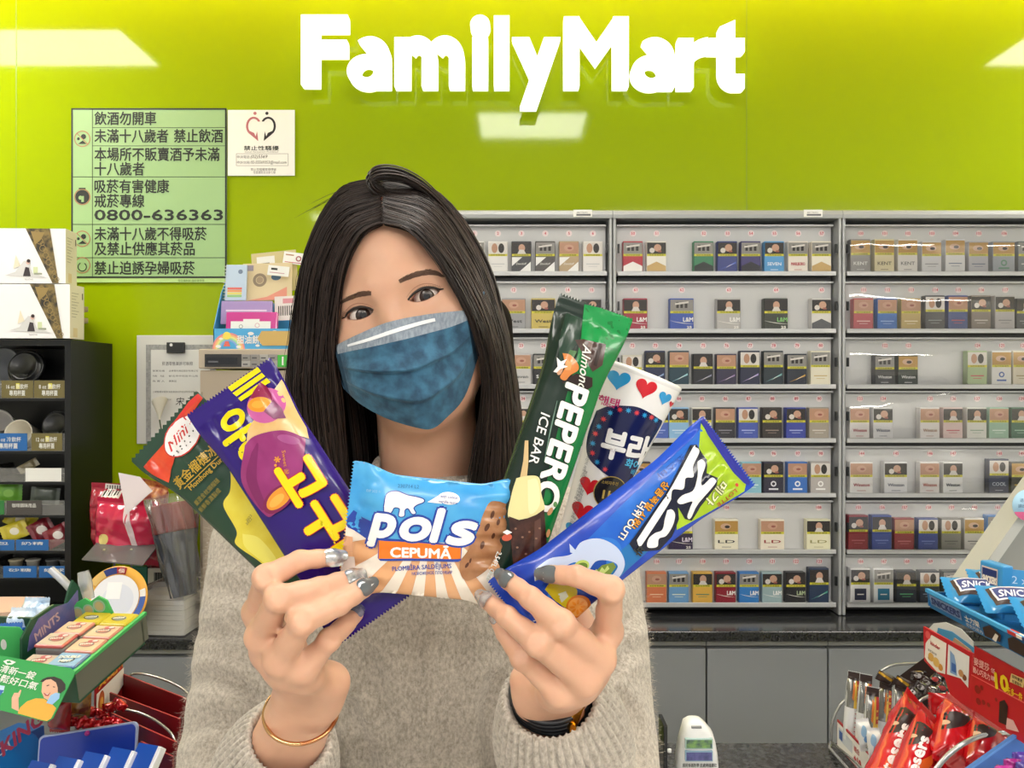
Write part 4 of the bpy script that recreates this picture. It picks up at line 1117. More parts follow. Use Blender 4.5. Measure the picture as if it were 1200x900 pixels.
g.add(v, [(i * n + j, i * n + (j + 1) % n, (i + 1) * n + (j + 1) % n, (i + 1) * n + j) for i in range(len(lv) - 1) for j in range(n)], clear_mat('bag_film', gloss=.10, rough=.12, alpha=.12), True)
g.build('bag', t, label='clear plastic bag')
# papers below the cabinet
pts_ = [P(5, 700, 1.7), P(58, 688, 1.76), P(52, 682, 1.86), P(0, 690, 1.86)]
for k, (dz, h, lb) in enumerate(((0, 'd9b8a2', 'pinkish cardboard sheet, upper of two flat on the counter behind the gum'), (-.035, 'c4ac90', 'tan cardboard sheet, lower of two flat on the counter behind the gum'))):
    g = G(); z = CT + .085 + dz
    g.prism([(p.x - .12 * (i in (0, 3)), p.y) for i, p in enumerate(pts_)], z, z + .02, mat(h, .6))
    tag(g.build('cardboard_sheet'), lb, 'cardboard')
g = G(); g.prism([(p.x - .12 * (i in (0, 3)) * 1.2, p.y + .01) for i, p in enumerate(pts_)], CT + .001, CT + .049, mat('22242e', .5)); tag(g.build('flat_case'), 'dark flat case under the cardboard sheets by the black cabinet', 'case')
# ---------------------------------------------------------------- left display on the service counter: gum tins
wire = mat('b9babb', .25, .7, name='wire'); grn = mat('2f9a4c', .4, name='green_card'); grn2 = mat('49b563', .4); grnd = mat('1e4a34', .4)
TA, TB = P(164.5, 722.7, 1.023), P(88, 786.7, 0.8954)
eb = (TA - TB).normalized(); el = Vector((-.994, .112, .0)); el = (el - eb * el.dot(eb)).normalized(); en = -el.cross(eb)
if en.z < 0: en = -en
TL = (TA - TB).length
def TM(o): return frame(o, -el, eb)          # x towards the right wall, y towards the back
M = TM(TB)
TW = .215
tray_root = thing('gum_tin_display', 'green card tray of mint tins with a printed front flap, left foreground', 'display tray', TB + el * TW / 2 + eb * TL / 2 - en * .05)
g = G(M)
g.box((-.003, 0, -.038), (0, TL + .012, -.001), mat('6a6a5e', .35, coat=.5), None); g.box((-.004, -.001, -.0035), (.001, TL + .013, .0005), grn2)
g.box((-TW, TL, -.038), (0, TL + .003, -.008), grnd); g.box((-TW, 0, -.041), (0, TL + .003, -.038), grnd); g.box((-TW, -.002, -.038), (0, 0, -.004), grnd)
g.build('tray', tray_root)
# side wing of the tray with bubble cut-outs
g = G(frame(TB + el * .098, eb, en))
g.prism([(0.03, -.038), (.15, -.038), (.155, -.0), (.15, .03), (.14, .045), (.13, .035), (.12, .02), (.10, .03), (.06, .03), (.04, .015)], -.0015, .0015, grnd)
g.prism([(0.045, -.005), (.14, -.01), (.145, .028), (.125, .02), (.10, .026), (.07, .026), (.052, .012)], .0016, .0024, mat('4b5590', .4, hex2='7a6a9a', vscale=40))
g.text('MINTS', .06, .0, .012, mat('c9a9b0', .4), .0028, bold=.03, rot=.15)
g.build('side_wing', tray_root)
g = G(frame(TB + el * .135 + eb * .03 - en * .03, eb * .7 - el * .7, en))
g.prism([(-.02, 0), (.04, 0), (.045, .03), (.035, .052), (.015, .06), (-.005, .05), (-.02, .025)], -.001, .001, grn2)
for x, y in ((.0, .028), (.016, .036)):
    g.disc(x, y, .003, wl, .0014, ry=.007); g.disc(x, y, .003, wl, -.0014, ry=.007)
g.build('curved_end', tray_root)
g = G(frame(TB + el * .055 + eb * (TL + .004), -el, en))
out = [(-.045, -.03), (.012, -.03), (.014, .002), (.008, .02), (-.004, .026), (-.016, .018), (-.024, .022), (-.036, .016), (-.048, .0)]
g.prism(out, -.0012, .0012, grn2)
for x, y, r in ((-.036, .001, .009), (-.02, .006, .008), (-.004, .012, .009)):
    g.disc(x, y, r, mat('8fb59a', .4), .0016, r0=r * .72); g.disc(x, y, r * .7, mat('b5a77a', .4), .0016)
g.build('bubble_header', tray_root)
# printed flap
f0 = TB + Vector((0, -.004, 0)); FTL, FBR, FBL = P(-6, 767, .90), P(56, 845, .862), P(-6, 829, .875)
fx = (f0 - FTL); fw = fx.length
M = frame(FTL, fx, f0 - FBR)
Mi = M.inverted()
def fl(px, py):
    o = Mi @ Vector((0, 0, CAM_Z)); p = Mi @ P(px, py, 1.0); d = p - o; q_ = o - d * (o.z / d.z); return (q_.x, q_.y)
g = G(M)
outl = [fl(-40, 762), fl(-6, 767), fl(83, 783), fl(88, 787), fl(86, 793), fl(62, 841), fl(56, 845.5), fl(50, 845), fl(-40, 822)]
g.prism(outl, -.0016, 0, grn)
def fp(pts, m, z): g.poly([fl(*p) for p in pts], m, z)
def ft(st, px, py, size, m, w, z=.0008):
    a = fl(px, py); b = fl(px + w, py + w * .175)
    g.text(st, a[0], a[1], (fl(px, py - size)[1] - a[1]), m, z, bold=.02, width=b[0] - a[0])
ft('清新一錠', -1, 786.5, 9, wl, 42); ft('輕鬆好口氣', -12, 795.5, 9, wl, 56)
fp([(4, 775), (9, 773), (14, 774), (19, 776), (14, 779), (8, 779)], wl, .0005); fp([(8, 775), (12, 774.5), (14, 777), (9, 777.5)], grn, .0008)
# person printed on the flap: dark headscarf, yellow top, pale blue mask pulled down
fp([(21, 836), (24, 829), (32, 822), (42, 818.5), (52, 819), (62, 826), (66, 830), (60, 842), (55, 845), (48, 843.5)], mat('e5a53a', .5), .0004)
fp([(47, 799), (50, 796), (56, 793.5), (64, 793), (72, 796), (77, 802), (77, 808), (71, 813), (66, 809), (58, 800)], mat('2e2624', .5), .0006)
fp([(50, 800), (54, 797), (60, 796), (66, 800), (68, 806), (68, 813), (62, 818), (57, 821), (52, 818), (49, 811)], mat('dba98c', .5), .0008)
fp([(51.5, 812), (56, 813.5), (60, 811.5), (57, 816), (53.5, 815.5)], mat('a83c3c', .5), .0011); fp([(52.5, 812.6), (56, 813.8), (58.8, 812.4), (56, 814.6)], wl, .0013)
fp([(55, 803.5), (58, 802.5), (58.5, 803.5), (55.2, 804.5)], mat('3a2a26', .5), .0011); fp([(62.5, 804.5), (65, 805), (65, 806), (62.5, 805.5)], mat('3a2a26', .5), .0011)
fp([(55, 824), (60, 815), (66, 812), (71, 813), (70, 819), (62, 826)], mat('8fb8de', .5), .0014)
fp([(14, 830), (14, 818), (17, 812), (22, 812), (22, 822), (22.5, 834)], mat('dba98c', .5), .0006); fp([(15, 817), (20, 815), (24, 808.5), (25.5, 809), (23, 817), (19, 820), (15, 821)], mat('dfae92', .5), .0008)
fp([(-6, 802), (6, 804), (4, 812), (-6, 813)], mat('bcd6ea', .5), .0005); fp([(-6, 808), (5, 809), (1, 815), (-6, 814)], mat('2f62b0', .5), .0007)
g.build('printed_flap', tray_root)

TIN = {'y': ('c3b026', 'ddd08a', '2c3430'), 'p': ('c07a6c', 'd9b494', '7a7a7a'), 'r': ('b85a58', 'bfae9a', '6a6a68'), 'b': ('3c6a9c', '7fa8cc', 'e4e2d4')}
def tin(i, j, kind, label, open_end=False, dz=0.0):
    w, d, h = .0375, .0305, .016
    o = TB - eb * .0 + el * (.002 + (i + 1) * (w + .0015)) + eb * (.004 + j * (d + .0025)) - en * (.013 - dz)
    Mx = frame(o, -el, eb)
    t = thing('mint_tin', label, 'mint tin', o, 'mint tins in the green tray')
    c1, c2, c3 = TIN[kind]
    g = G(Mx)
    g.box((0, 0, 0), (w, d, h * .72), mat('8d9092', .3, .4) if kind != 'b' else mat('1f4a50', .4), bev=.003, seg=3)
    if open_end:
        g.rect(.006, -.0002, w - .006, .0001, mat('9c9a8c', .4), 0); 
    g.build('body', t)
    g = G(Mx)
    g.box((-.0004, -.0004, h * .72), (w + .0004, d + .0004, h), mat(c1, .35, coat=.3), bev=.0025, seg=3)
    z = h + .0003
    g.box((.002, .002, h), (w - .002, d - .002, h + .0004), mat(c2 if kind != 'y' else c1, .4))
    z = h + .0008
    if kind == 'b':
        g.text('DOUBLE', w * .16, d * .52, .0052, mat(c3, .4), z, bold=.06, width=w * .66, rot=.1); g.text('MINT', w * .3, d * .26, .0048, mat(c3, .4), z, bold=.06, width=w * .4, rot=.1)
        g.disc(w * .5, d * .45, .009, mat('26303a', .4), h + .0006, ry=.007, r0=.007)
    else:
        g.disc(w * .55, d * .5, .0085, mat('9aa098' if kind == 'y' else c1, .4), h + .0005, ry=.0062); g.disc(w * .5, d * .5, .0095, mat(c3, .4), z, ry=.0058, r0=.0078)
        g.text('mint', w * .32, d * .42, .0045, mat('efe9dc', .4), z + .0003, bold=.04, width=w * .4, rot=.2)
        if kind in 'pr':
            g.disc(w * .62, d * .75, .007, mat('b85a5e', .4), z + .0002, ry=.004); g.disc(w * .68, d * .76, .0035, mat('d8c8c4', .4), z + .0005, ry=.0025)
    g.build('lid', t)
tin(0, 3, 'y', 'yellow mint tin at the back right corner of the green tray')
tin(1, 3, 'y', 'yellow mint tin at the back, left of the other yellow tin')
tin(0, 2, 'p', 'salmon pink mint tin right in front of the corner yellow tin')
tin(1, 2, 'p', 'salmon pink mint tin in front of the left yellow tin', dz=.004)
tin(0, 1, 'p', 'salmon pink mint tin at the right wall, just behind the blue tin')
tin(1, 1, 'r', 'rose rimmed mint tin standing higher with its end to the viewer', True, .006)
tin(1, 0, 'r', 'reddish mint tin at the front, left of the blue tin', dz=-.004)
tin(0, 0, 'b', 'blue mint tin with cream lettering at the front right of the tray')
# wire rack that carries the tray
t = thing('wire_stand', 'wire stand under the green gum tray on the service counter', 'stand', (-.78, 1.0, CT))
bz = (TB - en * .044).z
g = G()
p1, p2, p3, p4 = [v - en * .0445 for v in (TB + el * .01 + eb * .01, TA + el * .01, TA + el * .30, TB + el * .30 + eb * .01)]
g.tube([p1, p2, p3, p4], .002, wire, n=6, closed=True); g.build('shelf_wire', t)
for a, b in ((p3, 0), (p4, 1)):
    g = G(); g.tube([a, (a.x, max(a.y, .95), a.z - .03), (a.x, max(a.y, .95), CT + .001)], .003, wire, n=6); g.build('leg', t)
# loose light blue packets left of the tray
lb = mat('a8c4e4', .2, coat=.7, hex2='dbe6f2', vscale=60); lb2 = mat('2f66b4', .25, coat=.6)
for k, (c0, c1, Y, m, lab) in enumerate((((44, 700), (38, 750), 1.10, lb, 'pale blue crinkled packet rising behind the green side wing'), ((28, 712), (22, 764), 1.06, lb, 'pale blue packet with dark blue stripe, second from the wing'), ((12, 730), (8, 770), 1.02, lb2, 'royal blue packet beside the pale blue packets'), ((-4, 738), (-6, 800), .98, lb, 'pale blue packet cut by the photo edge'), ((36, 742), (30, 772), 1.03, lb2, 'royal blue packet low behind the green tray'))):
    p = pouch_px(c0, c1, Y, Y - .01, 30, 30, .03, 5, 5, seed=k + 20, nu=36, nv=18, wr=.004, fold=.004)
    p.shell(m)
    cx, cy = (c0[0] + c1[0]) / 2, (c0[1] + c1[1]) / 2
    p.poly([(cx - 10, cy - 4), (cx + 11, cy - 2), (cx + 11, cy + 3), (cx - 10, cy + 1)], lb2 if m is lb else wl)
    tag(p.g.build('candy_packet'), lab, 'packet', 'blue candy packets at the left edge')
# clear plastic tips sticking up
for k, (c0, c1, Y, w, lab) in enumerate((((59, 667), (88, 694), 1.06, 9, 'clear plastic bag tip pointing left above the green header'), ((97, 670), (104, 702), 1.06, 14, 'clear crumpled bag tip standing behind the yellow tins'))):
    p = pouch_px(c0, c1, Y, Y, w, w * .9, .010, 0, 0, seed=31 + k, nu=26, nv=14, wr=.004)
    p.shell(clear_mat('crinkly_film', tint='e8ecf4', gloss=.15, rough=.1, alpha=.3))
    tag(p.g.build('plastic_bag'), lab, 'plastic bag')

# ---------------------------------------------------------------- red stepped candy holder
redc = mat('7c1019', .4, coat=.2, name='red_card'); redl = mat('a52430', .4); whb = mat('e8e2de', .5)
t = thing('candy_holder', 'red stepped candy holder with wire hoops, left behind the gum tray', 'candy holder', P(170, 850, 1.15).xy.to_3d() + Vector((0, 0, CT)))
steps = [((144, 789), (219, 818), 1.20, 1.108), ((130, 811), (212, 842), 1.127, 1.045), ((132, 835), (208, 869), 1.0566, .985), ((166, 868), (204, 886), 1.0, .96)]
tops = []
for a, b, ya, yb_ in steps:
    A, B = P(*a, ya), P(*b, yb_); tops.append((A, B))
    n = (B - A).cross(Vector((0, 0, 1))).normalized() * .0022
    g = G()
    lo = [Vector((p.x, p.y, CT + .002)) for p in (A, B, B + n, A + n)]; hi = [A, B, B + n, A + n]
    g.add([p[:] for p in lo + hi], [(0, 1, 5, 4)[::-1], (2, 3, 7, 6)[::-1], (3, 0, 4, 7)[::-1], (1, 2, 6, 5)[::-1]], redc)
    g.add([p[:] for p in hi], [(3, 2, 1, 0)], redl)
    g.build('divider', t)
# left side wall with price print
S = [tops[0][0], tops[1][0] + Vector((-.008, 0, 0)), tops[2][0]]
A0 = tops[0][0] + Vector((-.004, .0, .0))
g = G(); w1, w2 = P(144, 762, 1.2), P(112, 790, 1.08)
q = [w1, w2, Vector((w2.x, w2.y, CT + .002)), Vector((w1.x, w1.y, CT + .002))]
n = (w2 - w1).cross(Vector((0, 0, 1))).normalized() * .002
if n.x > 0: n = -n
g.add([p[:] for p in q] + [(p + n)[:] for p in q], [(0, 1, 2, 3), (7, 6, 5, 4), (0, 4, 5, 1), (1, 5, 6, 2), (2, 6, 7, 3), (3, 7, 4, 0)], mat('b01c22', .4))
Mw = frame(w2 - n * .4, w1 - w2, (0, 0, 1)); L = (w1 - w2).length
if Mw.col[2].x < 0: pass
h0 = .0
g.poly([(0, -.028), (L, -.026), (L, -.052), (.6 * L, -.062), (0, -.085)], whb, .0012, Mw)
g.text('買2送1!', L * .06, -.022, .017, mat('e8b03a', .5), .0014, Mw, bold=.03, width=L * .88); g.disc(L * .16, -.045, .013, mat('b5582c', .5), .0016, Mw, ry=.016); g.disc(L * .16, -.045, .007, mat('e0a040', .5), .0019, Mw)
g.build('printed_side', t)
def hoop(pts, ya, yb_):
    n = len(pts); q = spline([P(px, py, ya + (yb_ - ya) * i / (n - 1)) for i, (px, py) in enumerate(pts)], 24)
    g = G(); g.tube([tuple(p) for p in q], .0019, wire, n=6); g.build('wire_hoop', t)
hoop([(152, 800), (153, 791), (165, 789.5), (185, 794), (205, 802), (219, 812), (226, 830), (228, 900)], 1.22, 1.12)
hoop([(134, 850), (136, 832), (150, 832), (170, 838), (190, 850), (204, 866), (210, 900)], 1.09, 1.01)
# red foil sweets in front of it
rf = mat('b80f1c', .18, .4, coat=.6, name='red_foil')
random.seed(3)
for k in range(12):
    px = 84 + (k % 6) * 11 + random.uniform(-2, 2); py = 846 - (k // 6) * 10 + random.uniform(-3, 3) - (10 if px > 118 and k > 6 else 0)
    Y = 1.0 + .03 * (k // 6)
    a = random.uniform(-.7, .7)
    p = pouch_px((px - 9 * math.cos(a), py - 9 * math.sin(a)), (px + 9 * math.cos(a), py + 9 * math.sin(a)), Y, Y, 11, 10, .012, 3, 3, seed=k + 40, nu=22, nv=12, wr=.004, fold=.004)
    p.shell(rf)
    lab = ['in the front row', 'in the back row'][k // 6]
    tag(p.g.build('wrapped_sweet'), '%s shiny red foil sweet from left %s of the red heap' % (ORD[k % 6], lab), 'sweet', 'red foil sweets by the candy holder')
for k, (c0, c1, Y, w, hx, h2, lab) in enumerate((((95, 802), (92, 842), 1.02, 26, '5a2c22', 'b98a3c', 'brown and gold sweet bag standing behind the red foil heap'), ((72, 812), (70, 858), .99, 24, '9a1420', '6a1a1c', 'dark red sweet bag standing under the green flap'))):
    p = pouch_px(c0, c1, Y, Y, w, w, .025, 4, 4, seed=60 + k, nu=36, nv=18, wr=.004)
    p.shell(mat(hx, .25, coat=.6, hex2=h2, vscale=60, var=.01))
    tag(p.g.build('sweet_bag'), lab, 'sweet bag')

# ---------------------------------------------------------------- blue display with blue and white packs
navy = mat('10329a', .35, coat=.3, name='royal_blue_card'); navl = mat('9aa6c8', .35)
t = thing('chewing_gum_display', 'royal blue card holder with pale rim at the bottom left', 'display tray', P(100, 900, .98))
Yc = .98
A, B = P(43, 866, Yc), P(156, 847.5, Yc)
M = frame(P(43, 905, Yc), (1, 0, 0), (0, .12, 1)); s = Yc / F
def rr(m_, z0, z1, ins, mt):
    pts = [(ins, -.05), (115 * s - ins, -.05)]
    c = [(115 * s - ins - 7 * s, 57.5 * s - ins - 4 * s), ]
    for i in range(7):
        a = i / 6 * PI / 2
        pts.append((115 * s - ins - 6 * s + 6 * s * math.cos(a), 50 * s - ins + 6 * s * math.sin(a)))
    for i in range(7):
        a = PI / 2 + i / 6 * PI / 2
        pts.append((ins + 6 * s + 6 * s * math.cos(a), 35 * s - ins + 6 * s * math.sin(a)))
    m_.prism(pts, z0, z1, mt)
g = G(M); rr(g, -.004, 0, 0, navl); rr(g, 0, .0006, 1.8 * s, navy)
g.lathe([(3 * s, .0006), (2.6 * s, .003), (.0005, .0036)], mat('b0308a', .3), n=14, M=M @ Matrix.Translation((57 * s, 44 * s, 0)))
g.build('back_card', t)
g = G(); z0 = P(0, 935, .93).z
g.box((P(35, 0, .93).x, .87, CT + .001 if False else z0 - .03), (P(172, 0, .93).x, Yc - .006, z0 - .002), navy); g.box((P(60, 0, .95).x, .94, CT + .001), (P(150, 0, .95).x, .97, z0 - .03), navy)
g.build('base', t)
for k in range(5):
    x = P(28 + k * 29, 0, .93).x
    M = frame(Vector((x, .892, z0)), (.94, -.30, 0), (.12, .62, .78)); w, h = .033, .060 + .005 * k
    g = G(M)
    g.box((0, 0, -.012), (w, h, 0), mat('e6e8ee', .4), bev=.001, seg=1)
    g.box((.0, .0, 0), (w - .0045, h, .0006), mat('1449a8', .35), )
    g.text('mint gum', w * .30, h * .25, .006, mat('c9d4ee', .4), .001, rot=PI / 2, bold=.02)
    g.text('air fresh', w * .52, h * .25, .004, mat('9ab4e4', .4), .001, rot=PI / 2)
    tag(g.build('gum_pack'), '%s blue and white gum pack from left in the royal blue holder' % ORD[k], 'gum pack', 'blue gum packs at the bottom left')
t = thing('blue_carton', 'bright blue carton with reddish lettering at the bottom left corner', 'box', P(10, 900, 1.06))
A, B = P(53, 850, 1.08), P(-30, 878, .985)
zt = A.z
M = frame(Vector((B.x, B.y, P(0, 905, 1.0).z)), (A.x - B.x, A.y - B.y, 0), (0, 0.2, 1)); w = math.hypot(A.x - B.x, A.y - B.y); h = zt - P(0, 905, 1.0).z
g = G(M); g.box((0, -.12, -.05), (w, h, 0), mat('0f5aa6', .3, coat=.4), bev=.001)
g.build('carton', t)
g = G(M); g.text('KINGS', w * .38, h * .42, .020, mat('b0486a', .4), .001, bold=.04, rot=.32, shear=.2); g.text('NO.1', w * .2, h * .32, .011, mat('c9d8ee', .4), .001, bold=.03, rot=.32); g.disc(w * .62, h * .0, .03, mat('1c74c4', .3), .0007); g.build('print', t)
# ---------------------------------------------------------------- right display on the service counter
sn = mat('2b8ac4', .28, coat=.4, name='sky_blue_film'); snd = mat('1f6aa6', .4, name='blue_card'); snb = mat('3a2622', .4); navt = mat('22306a', .4); crm = mat('e8dcd0', .4)
trz = P(1085, 690, 1.05).z; SX0 = P(1085, 690, 1.05).x
Z0 = P(1090, 712, 1.05).z
t = thing('chocolate_bar_display', 'sky blue open carton of caramel chocolate bars, right foreground', 'display box', (SX0 + .13, .93, Z0))
g = G()
SY0, SY1, SX1 = .80, 1.05, SX0 + .27
def tilt_wall(p, q, zt, zb, lean, m, th=.003):
    d = (q - p).normalized(); n = Vector((-d.y, d.x, 0))
    a, b = p.copy(), q.copy(); a.z = b.z = zt; c, e = q + n * lean, p + n * lean; c.z = e.z = zb
    off = n * th
    pts = [a, b, c, e, a + off, b + off, c + off, e + off]
    return [x[:] for x in pts], [(0, 1, 2, 3), (7, 6, 5, 4), (0, 4, 5, 1), (1, 5, 6, 2), (2, 6, 7, 3), (3, 7, 4, 0)]
va, fa = tilt_wall(Vector((SX0, SY1, 0)), Vector((SX0, SY0, 0)), trz, Z0, .006, snd)
g.add(va, fa, snd)
g.box((SX0 - .001, SY0, trz - .004), (SX0 + .004, SY1, trz + .0006), mat('3f9bd2', .4))
g.box((SX0 + .006, SY0, Z0), (SX1, SY1, Z0 + .003), snd); g.box((SX0 + .003, SY1 - .003, Z0 + .003), (SX1, SY1, trz - .004), snd); g.box((SX1 - .003, SY0, Z0), (SX1, SY1, trz), snd); g.box((SX0 + .004, SY0, Z0 + .003), (SX1, SY0 + .003, trz - .012), snd)
M = frame(Vector((SX0 - .0005, SY1, Z0)), (0, -1, 0), (.12, 0, 1)); H = trz - Z0
M = frame(Vector((SX0 + .0052, SY1, Z0)), (0, -1, 0), (-.006, 0, H))
g.text('SNICKERS', .012, H * .38, H * .36, navt, .0012, M, bold=.05, width=.066, shear=.15); g.rect(.009, H * .28, .08, H * .82, mat('7a8cb4', .4), .0008, M); g.text('士力架', .088, H * .4, H * .3, crm, .001, M, width=.03, bold=.02); 
g.text('花生巧克力', .088, H * .14, H * .16, crm, .001, M, width=.034)
g.poly([(.125, H * .1), (.155, H * .2), (.16, H * .6), (.14, H * .8), (.124, H * .5)], snb, .001, M); g.poly([(.14, H * .15), (.15, H * .55), (.155, H * .5), (.147, H * .1)], crm, .0014, M)
g.box((.175, H - .003, -.0045), (.19, H + .0008, .0012), mat('c23030', .4), M=M); g.box((.19, H - .003, -.0045), (.2, H + .0008, .0012), crm, M=M); g.box((.2, H - .003, -.0045), (.22, H + .0008, .0012), navt, M=M)
g.poly([(.17, H * .1), (.2, H * .1), (.205, H * .7), (.185, H * .85), (.172, H * .6)], snb, .001, M)
g.build('carton', t)
# raised back of the carton
b0, b1 = P(1147, 683, 1.02), P(1176, 690, .98)
g = G()
zt = P(1150, 656, 1.02).z
M = frame(Vector((b0.x, b0.y, trz - .03)), (b1.x - b0.x, b1.y - b0.y, 0), (0, .12, 1))
w = .038; h = zt - trz + .03
g.box((0, 0, -.016), (w, h, 0), mat('3a8fc8', .4), M=M, bev=.002); g.rect(.004, .03, w * .8, h - .006, mat('d9c2b8', .4), .0006, M); g.rect(.0055, .032, w * .77, h - .008, navt, .001, M); g.text('SNICKERS', .007, h * .66, .009, crm, .0014, M, bold=.05, width=w * .6); g.poly([(.004, .028), (w * .8, .02), (w * .9, .04), (w * .8, .035)], snb, .0014, M)
g.build('raised_end', t)
g = G(); M2 = frame(Vector((b1.x - .001, b1.y + .004, trz - .03)), (.8, -.45, 0), (0, .15, 1))
g.box((0, 0, -.003), (.12, h - .004, 0), mat('3a8fc8', .4), M=M2); g.text('12 x 51g', .008, h * .72, .010, mat('b9d4ea', .4), .0006, M2); g.text('SNICKERS', .012, h * .45, .008, navt, .0006, M2, bold=.04)
g.build('side_flap', t)
def choc(c, ang, label, lean=0.0, size=1.0, z=None):
    """one flow-wrapped chocolate bar lying in the carton"""
    zz = (trz - .004 if z is None else z) + .012
    L, W = .094 * size, .040 * size
    x = Vector((math.cos(ang), math.sin(ang), lean)); y = Vector((-math.sin(ang), math.cos(ang), .62)).normalized()
    M = frame(Vector((c[0], c[1], zz)) - x * L / 2, x, y)
    p = Pouch(M, L, W, W * 1.15, .022, .008, .008, seed=random.random() * 50, nu=30, nv=16, wr=.0012)
    p.shell(sn)
    p.put([(L * .14, -W * .36), (L * .9, -W * .36), (L * .86, W * .36), (L * .1, W * .36)], [(0, 1, 2, 3)], snb)
    p.put([(L * .17, -W * .22), (L * .87, -W * .22), (L * .84, W * .34), (L * .14, W * .34)], [(0, 1, 2, 3)], mat('e4dce4', .35))
    p.put([(L * .19, -W * .17), (L * .85, -W * .17), (L * .82, W * .28), (L * .16, W * .28)], [(0, 1, 2, 3)], mat('33407e', .35))
    v, f, w = text2d('SNICKERS', .02, .2)
    k = L * .60 / w; p.put([(L * .20 + a * k, -W * .1 + b * W * .38) for a, b in v], f, mat('f0ecf2', .35))
    p.put([(L * .7, -W * .42), (L * .9, -W * .3), (L * .8, -W * .2), (L * .66, -W * .3)], [(0, 1, 2, 3)], mat('b98a5a', .4))
    o = p.g.build('chocolate_bar')
    tag(o, label, 'chocolate bar', 'chocolate bars in the sky blue carton')
random.seed(11)
cx = SX0
choc((cx + .052, 1.005), -.25, 'blue wrapped chocolate bar at the back left corner of the carton')
choc((cx + .098, 1.025), -.25, 'blue wrapped chocolate bar at the back, next to the raised end', z=trz + .002)
choc((cx + .062, .945), -.22, 'blue wrapped chocolate bar at the left wall, second from back', z=trz + .001)
choc((cx + .135, .955), -.25, 'blue wrapped chocolate bar in the middle of the carton', z=trz + .002)
choc((cx + .066, .885), -.2, 'blue wrapped chocolate bar at the left wall, third from back', z=trz + .003)
choc((cx + .15, .895), -.22, 'blue wrapped chocolate bar at the photo edge, third from back', z=trz + .003)
choc((cx + .07, .832), -.2, 'blue wrapped chocolate bar nearest the viewer in the carton', z=trz + .002)
# sloping grey monitor behind with a round sticker
gm = mat('8f8f8a', .4, name='monitor_grey'); gml = mat('b9b9b2', .4)
t = thing('pos_monitor', 'grey sloping monitor back at the right edge behind the chocolate bars', 'monitor', P(1190, 700, 1.12))
a, b = P(1147, 668, 1.14), P(1216, 570, 1.14)
M = frame(a, (b - a), Vector((.82, .0, -.55)))
w = (b - a).length + .03
M = Matrix.Identity(4)
ax = (b - a).normalized(); dn = Vector((ax.z, 0, -ax.x))
g = G()
p0, p1 = a - ax * .04, b + ax * .03
q = [p0, p1, p1 + dn * .2, p0 + dn * .2]
bk_ = Vector((.06, .05, .0))
g.add([v[:] for v in q] + [(v + Vector((.0, .035, 0)))[:] for v in q], [(3, 2, 1, 0), (4, 5, 6, 7), (0, 1, 5, 4), (1, 2, 6, 5), (2, 3, 7, 6), (3, 0, 4, 7)], gm); g.build('casing', t)
g = G()
q = [p0 - Vector((0, .004, 0)), p1 - Vector((0, .004, 0)), p1 + dn * .014 - Vector((0, .004, 0)), p0 + dn * .014 - Vector((0, .004, 0))]
g.add([v[:] for v in q] + [(v + Vector((-.001, .045, 0)))[:] for v in q], [(3, 2, 1, 0), (4, 5, 6, 7), (0, 1, 5, 4), (1, 2, 6, 5), (2, 3, 7, 6), (3, 0, 4, 7)], gml); g.build('edge_bezel', t)
pp = p1 + dn * .15
g = G(); g.box((.79, 1.11, CT + .001), (.9, 1.2, CT + .02), gm, bev=.003); g.tube([(.845, 1.155, CT + .02), (.845, 1.165, 1.25)], .02, gm, n=14); g.build('foot', t)
c = P(1205, 592, 1.12); M = frame(c, (1, 0, 0), (0, 0, 1)); s = 1.12 / F
g = G(M); g.lathe([(18.5 * s, -.001), (18.5 * s, 0)], mat('a8cfe4', .4), n=36)
v = [(18.5 * s * math.cos(math.radians(a)), 18.5 * s * math.sin(math.radians(a))) for a in range(205, 336, 10)]
g.poly(v, mat('cf5a86', .4), .0005); g.text('退換貨', -10 * s, 4 * s, 4 * s, mat('4a6a8a', .4), .0005); g.text('請出示', -12 * s, -2.5 * s, 4 * s, mat('4a6a8a', .4), .0005)
tag(g.build('round_sticker'), 'round pale blue and pink sticker at the right photo edge', 'sticker')

# lower wire basket with wafer sticks, red chocolate bags and cards
BX = P(974, 868, 1.33).x
t = thing('wire_basket', 'chrome wire basket of sweets standing on the counter at right', 'basket', (BX + .15, 1.13, CT))
g = G()
def wire_px(pts, ys, r=.0024, n=30, nm='wire_rail'):
    q = spline([P(px, py, y) for (px, py), y in zip(pts, ys)], n)
    g = G(); g.tube([tuple(p) for p in q], r, wire, n=7); g.build(nm, t)
wire_px([(974, 868), (976, 845), (985, 826), (998, 815)], [1.31, 1.31, 1.31, 1.31]); 
wire_px([(1030, 788), (1045, 780), (1062, 778), (1082, 777)], [1.32, 1.32, 1.32, 1.32])
g = G(); g.tube([P(974, 869, 1.31), P(972, 877, 1.30), P(990, 897, 1.22), P(1010, 922, 1.15)], .0028, wire, n=7); g.tube([P(974, 869, 1.31), P(1003, 893, 1.22), P(1030, 922, 1.13)], .002, wire, n=7); g.build('front_rail', t)
wire_px([(1016, 878), (1040, 855), (1060, 840), (1080, 820), (1100, 814), (1140, 813)], [1.16, 1.16, 1.16, 1.16, 1.17, 1.18])
wire_px([(1094, 905), (1110, 886), (1130, 871), (1152, 862), (1176, 859), (1198, 858)], [.98, .98, .98, .99, 1.0, 1.0], r=.0034)
wire_px([(1082, 777), (1084, 800), (1086, 868)], [1.32, 1.32, 1.32]); g = G(); g.box((BX + .01, 1.0, CT + .001), (.93, 1.32, CT + .006), mat('55585a', .3, .6)); g.build('base_plate', t)
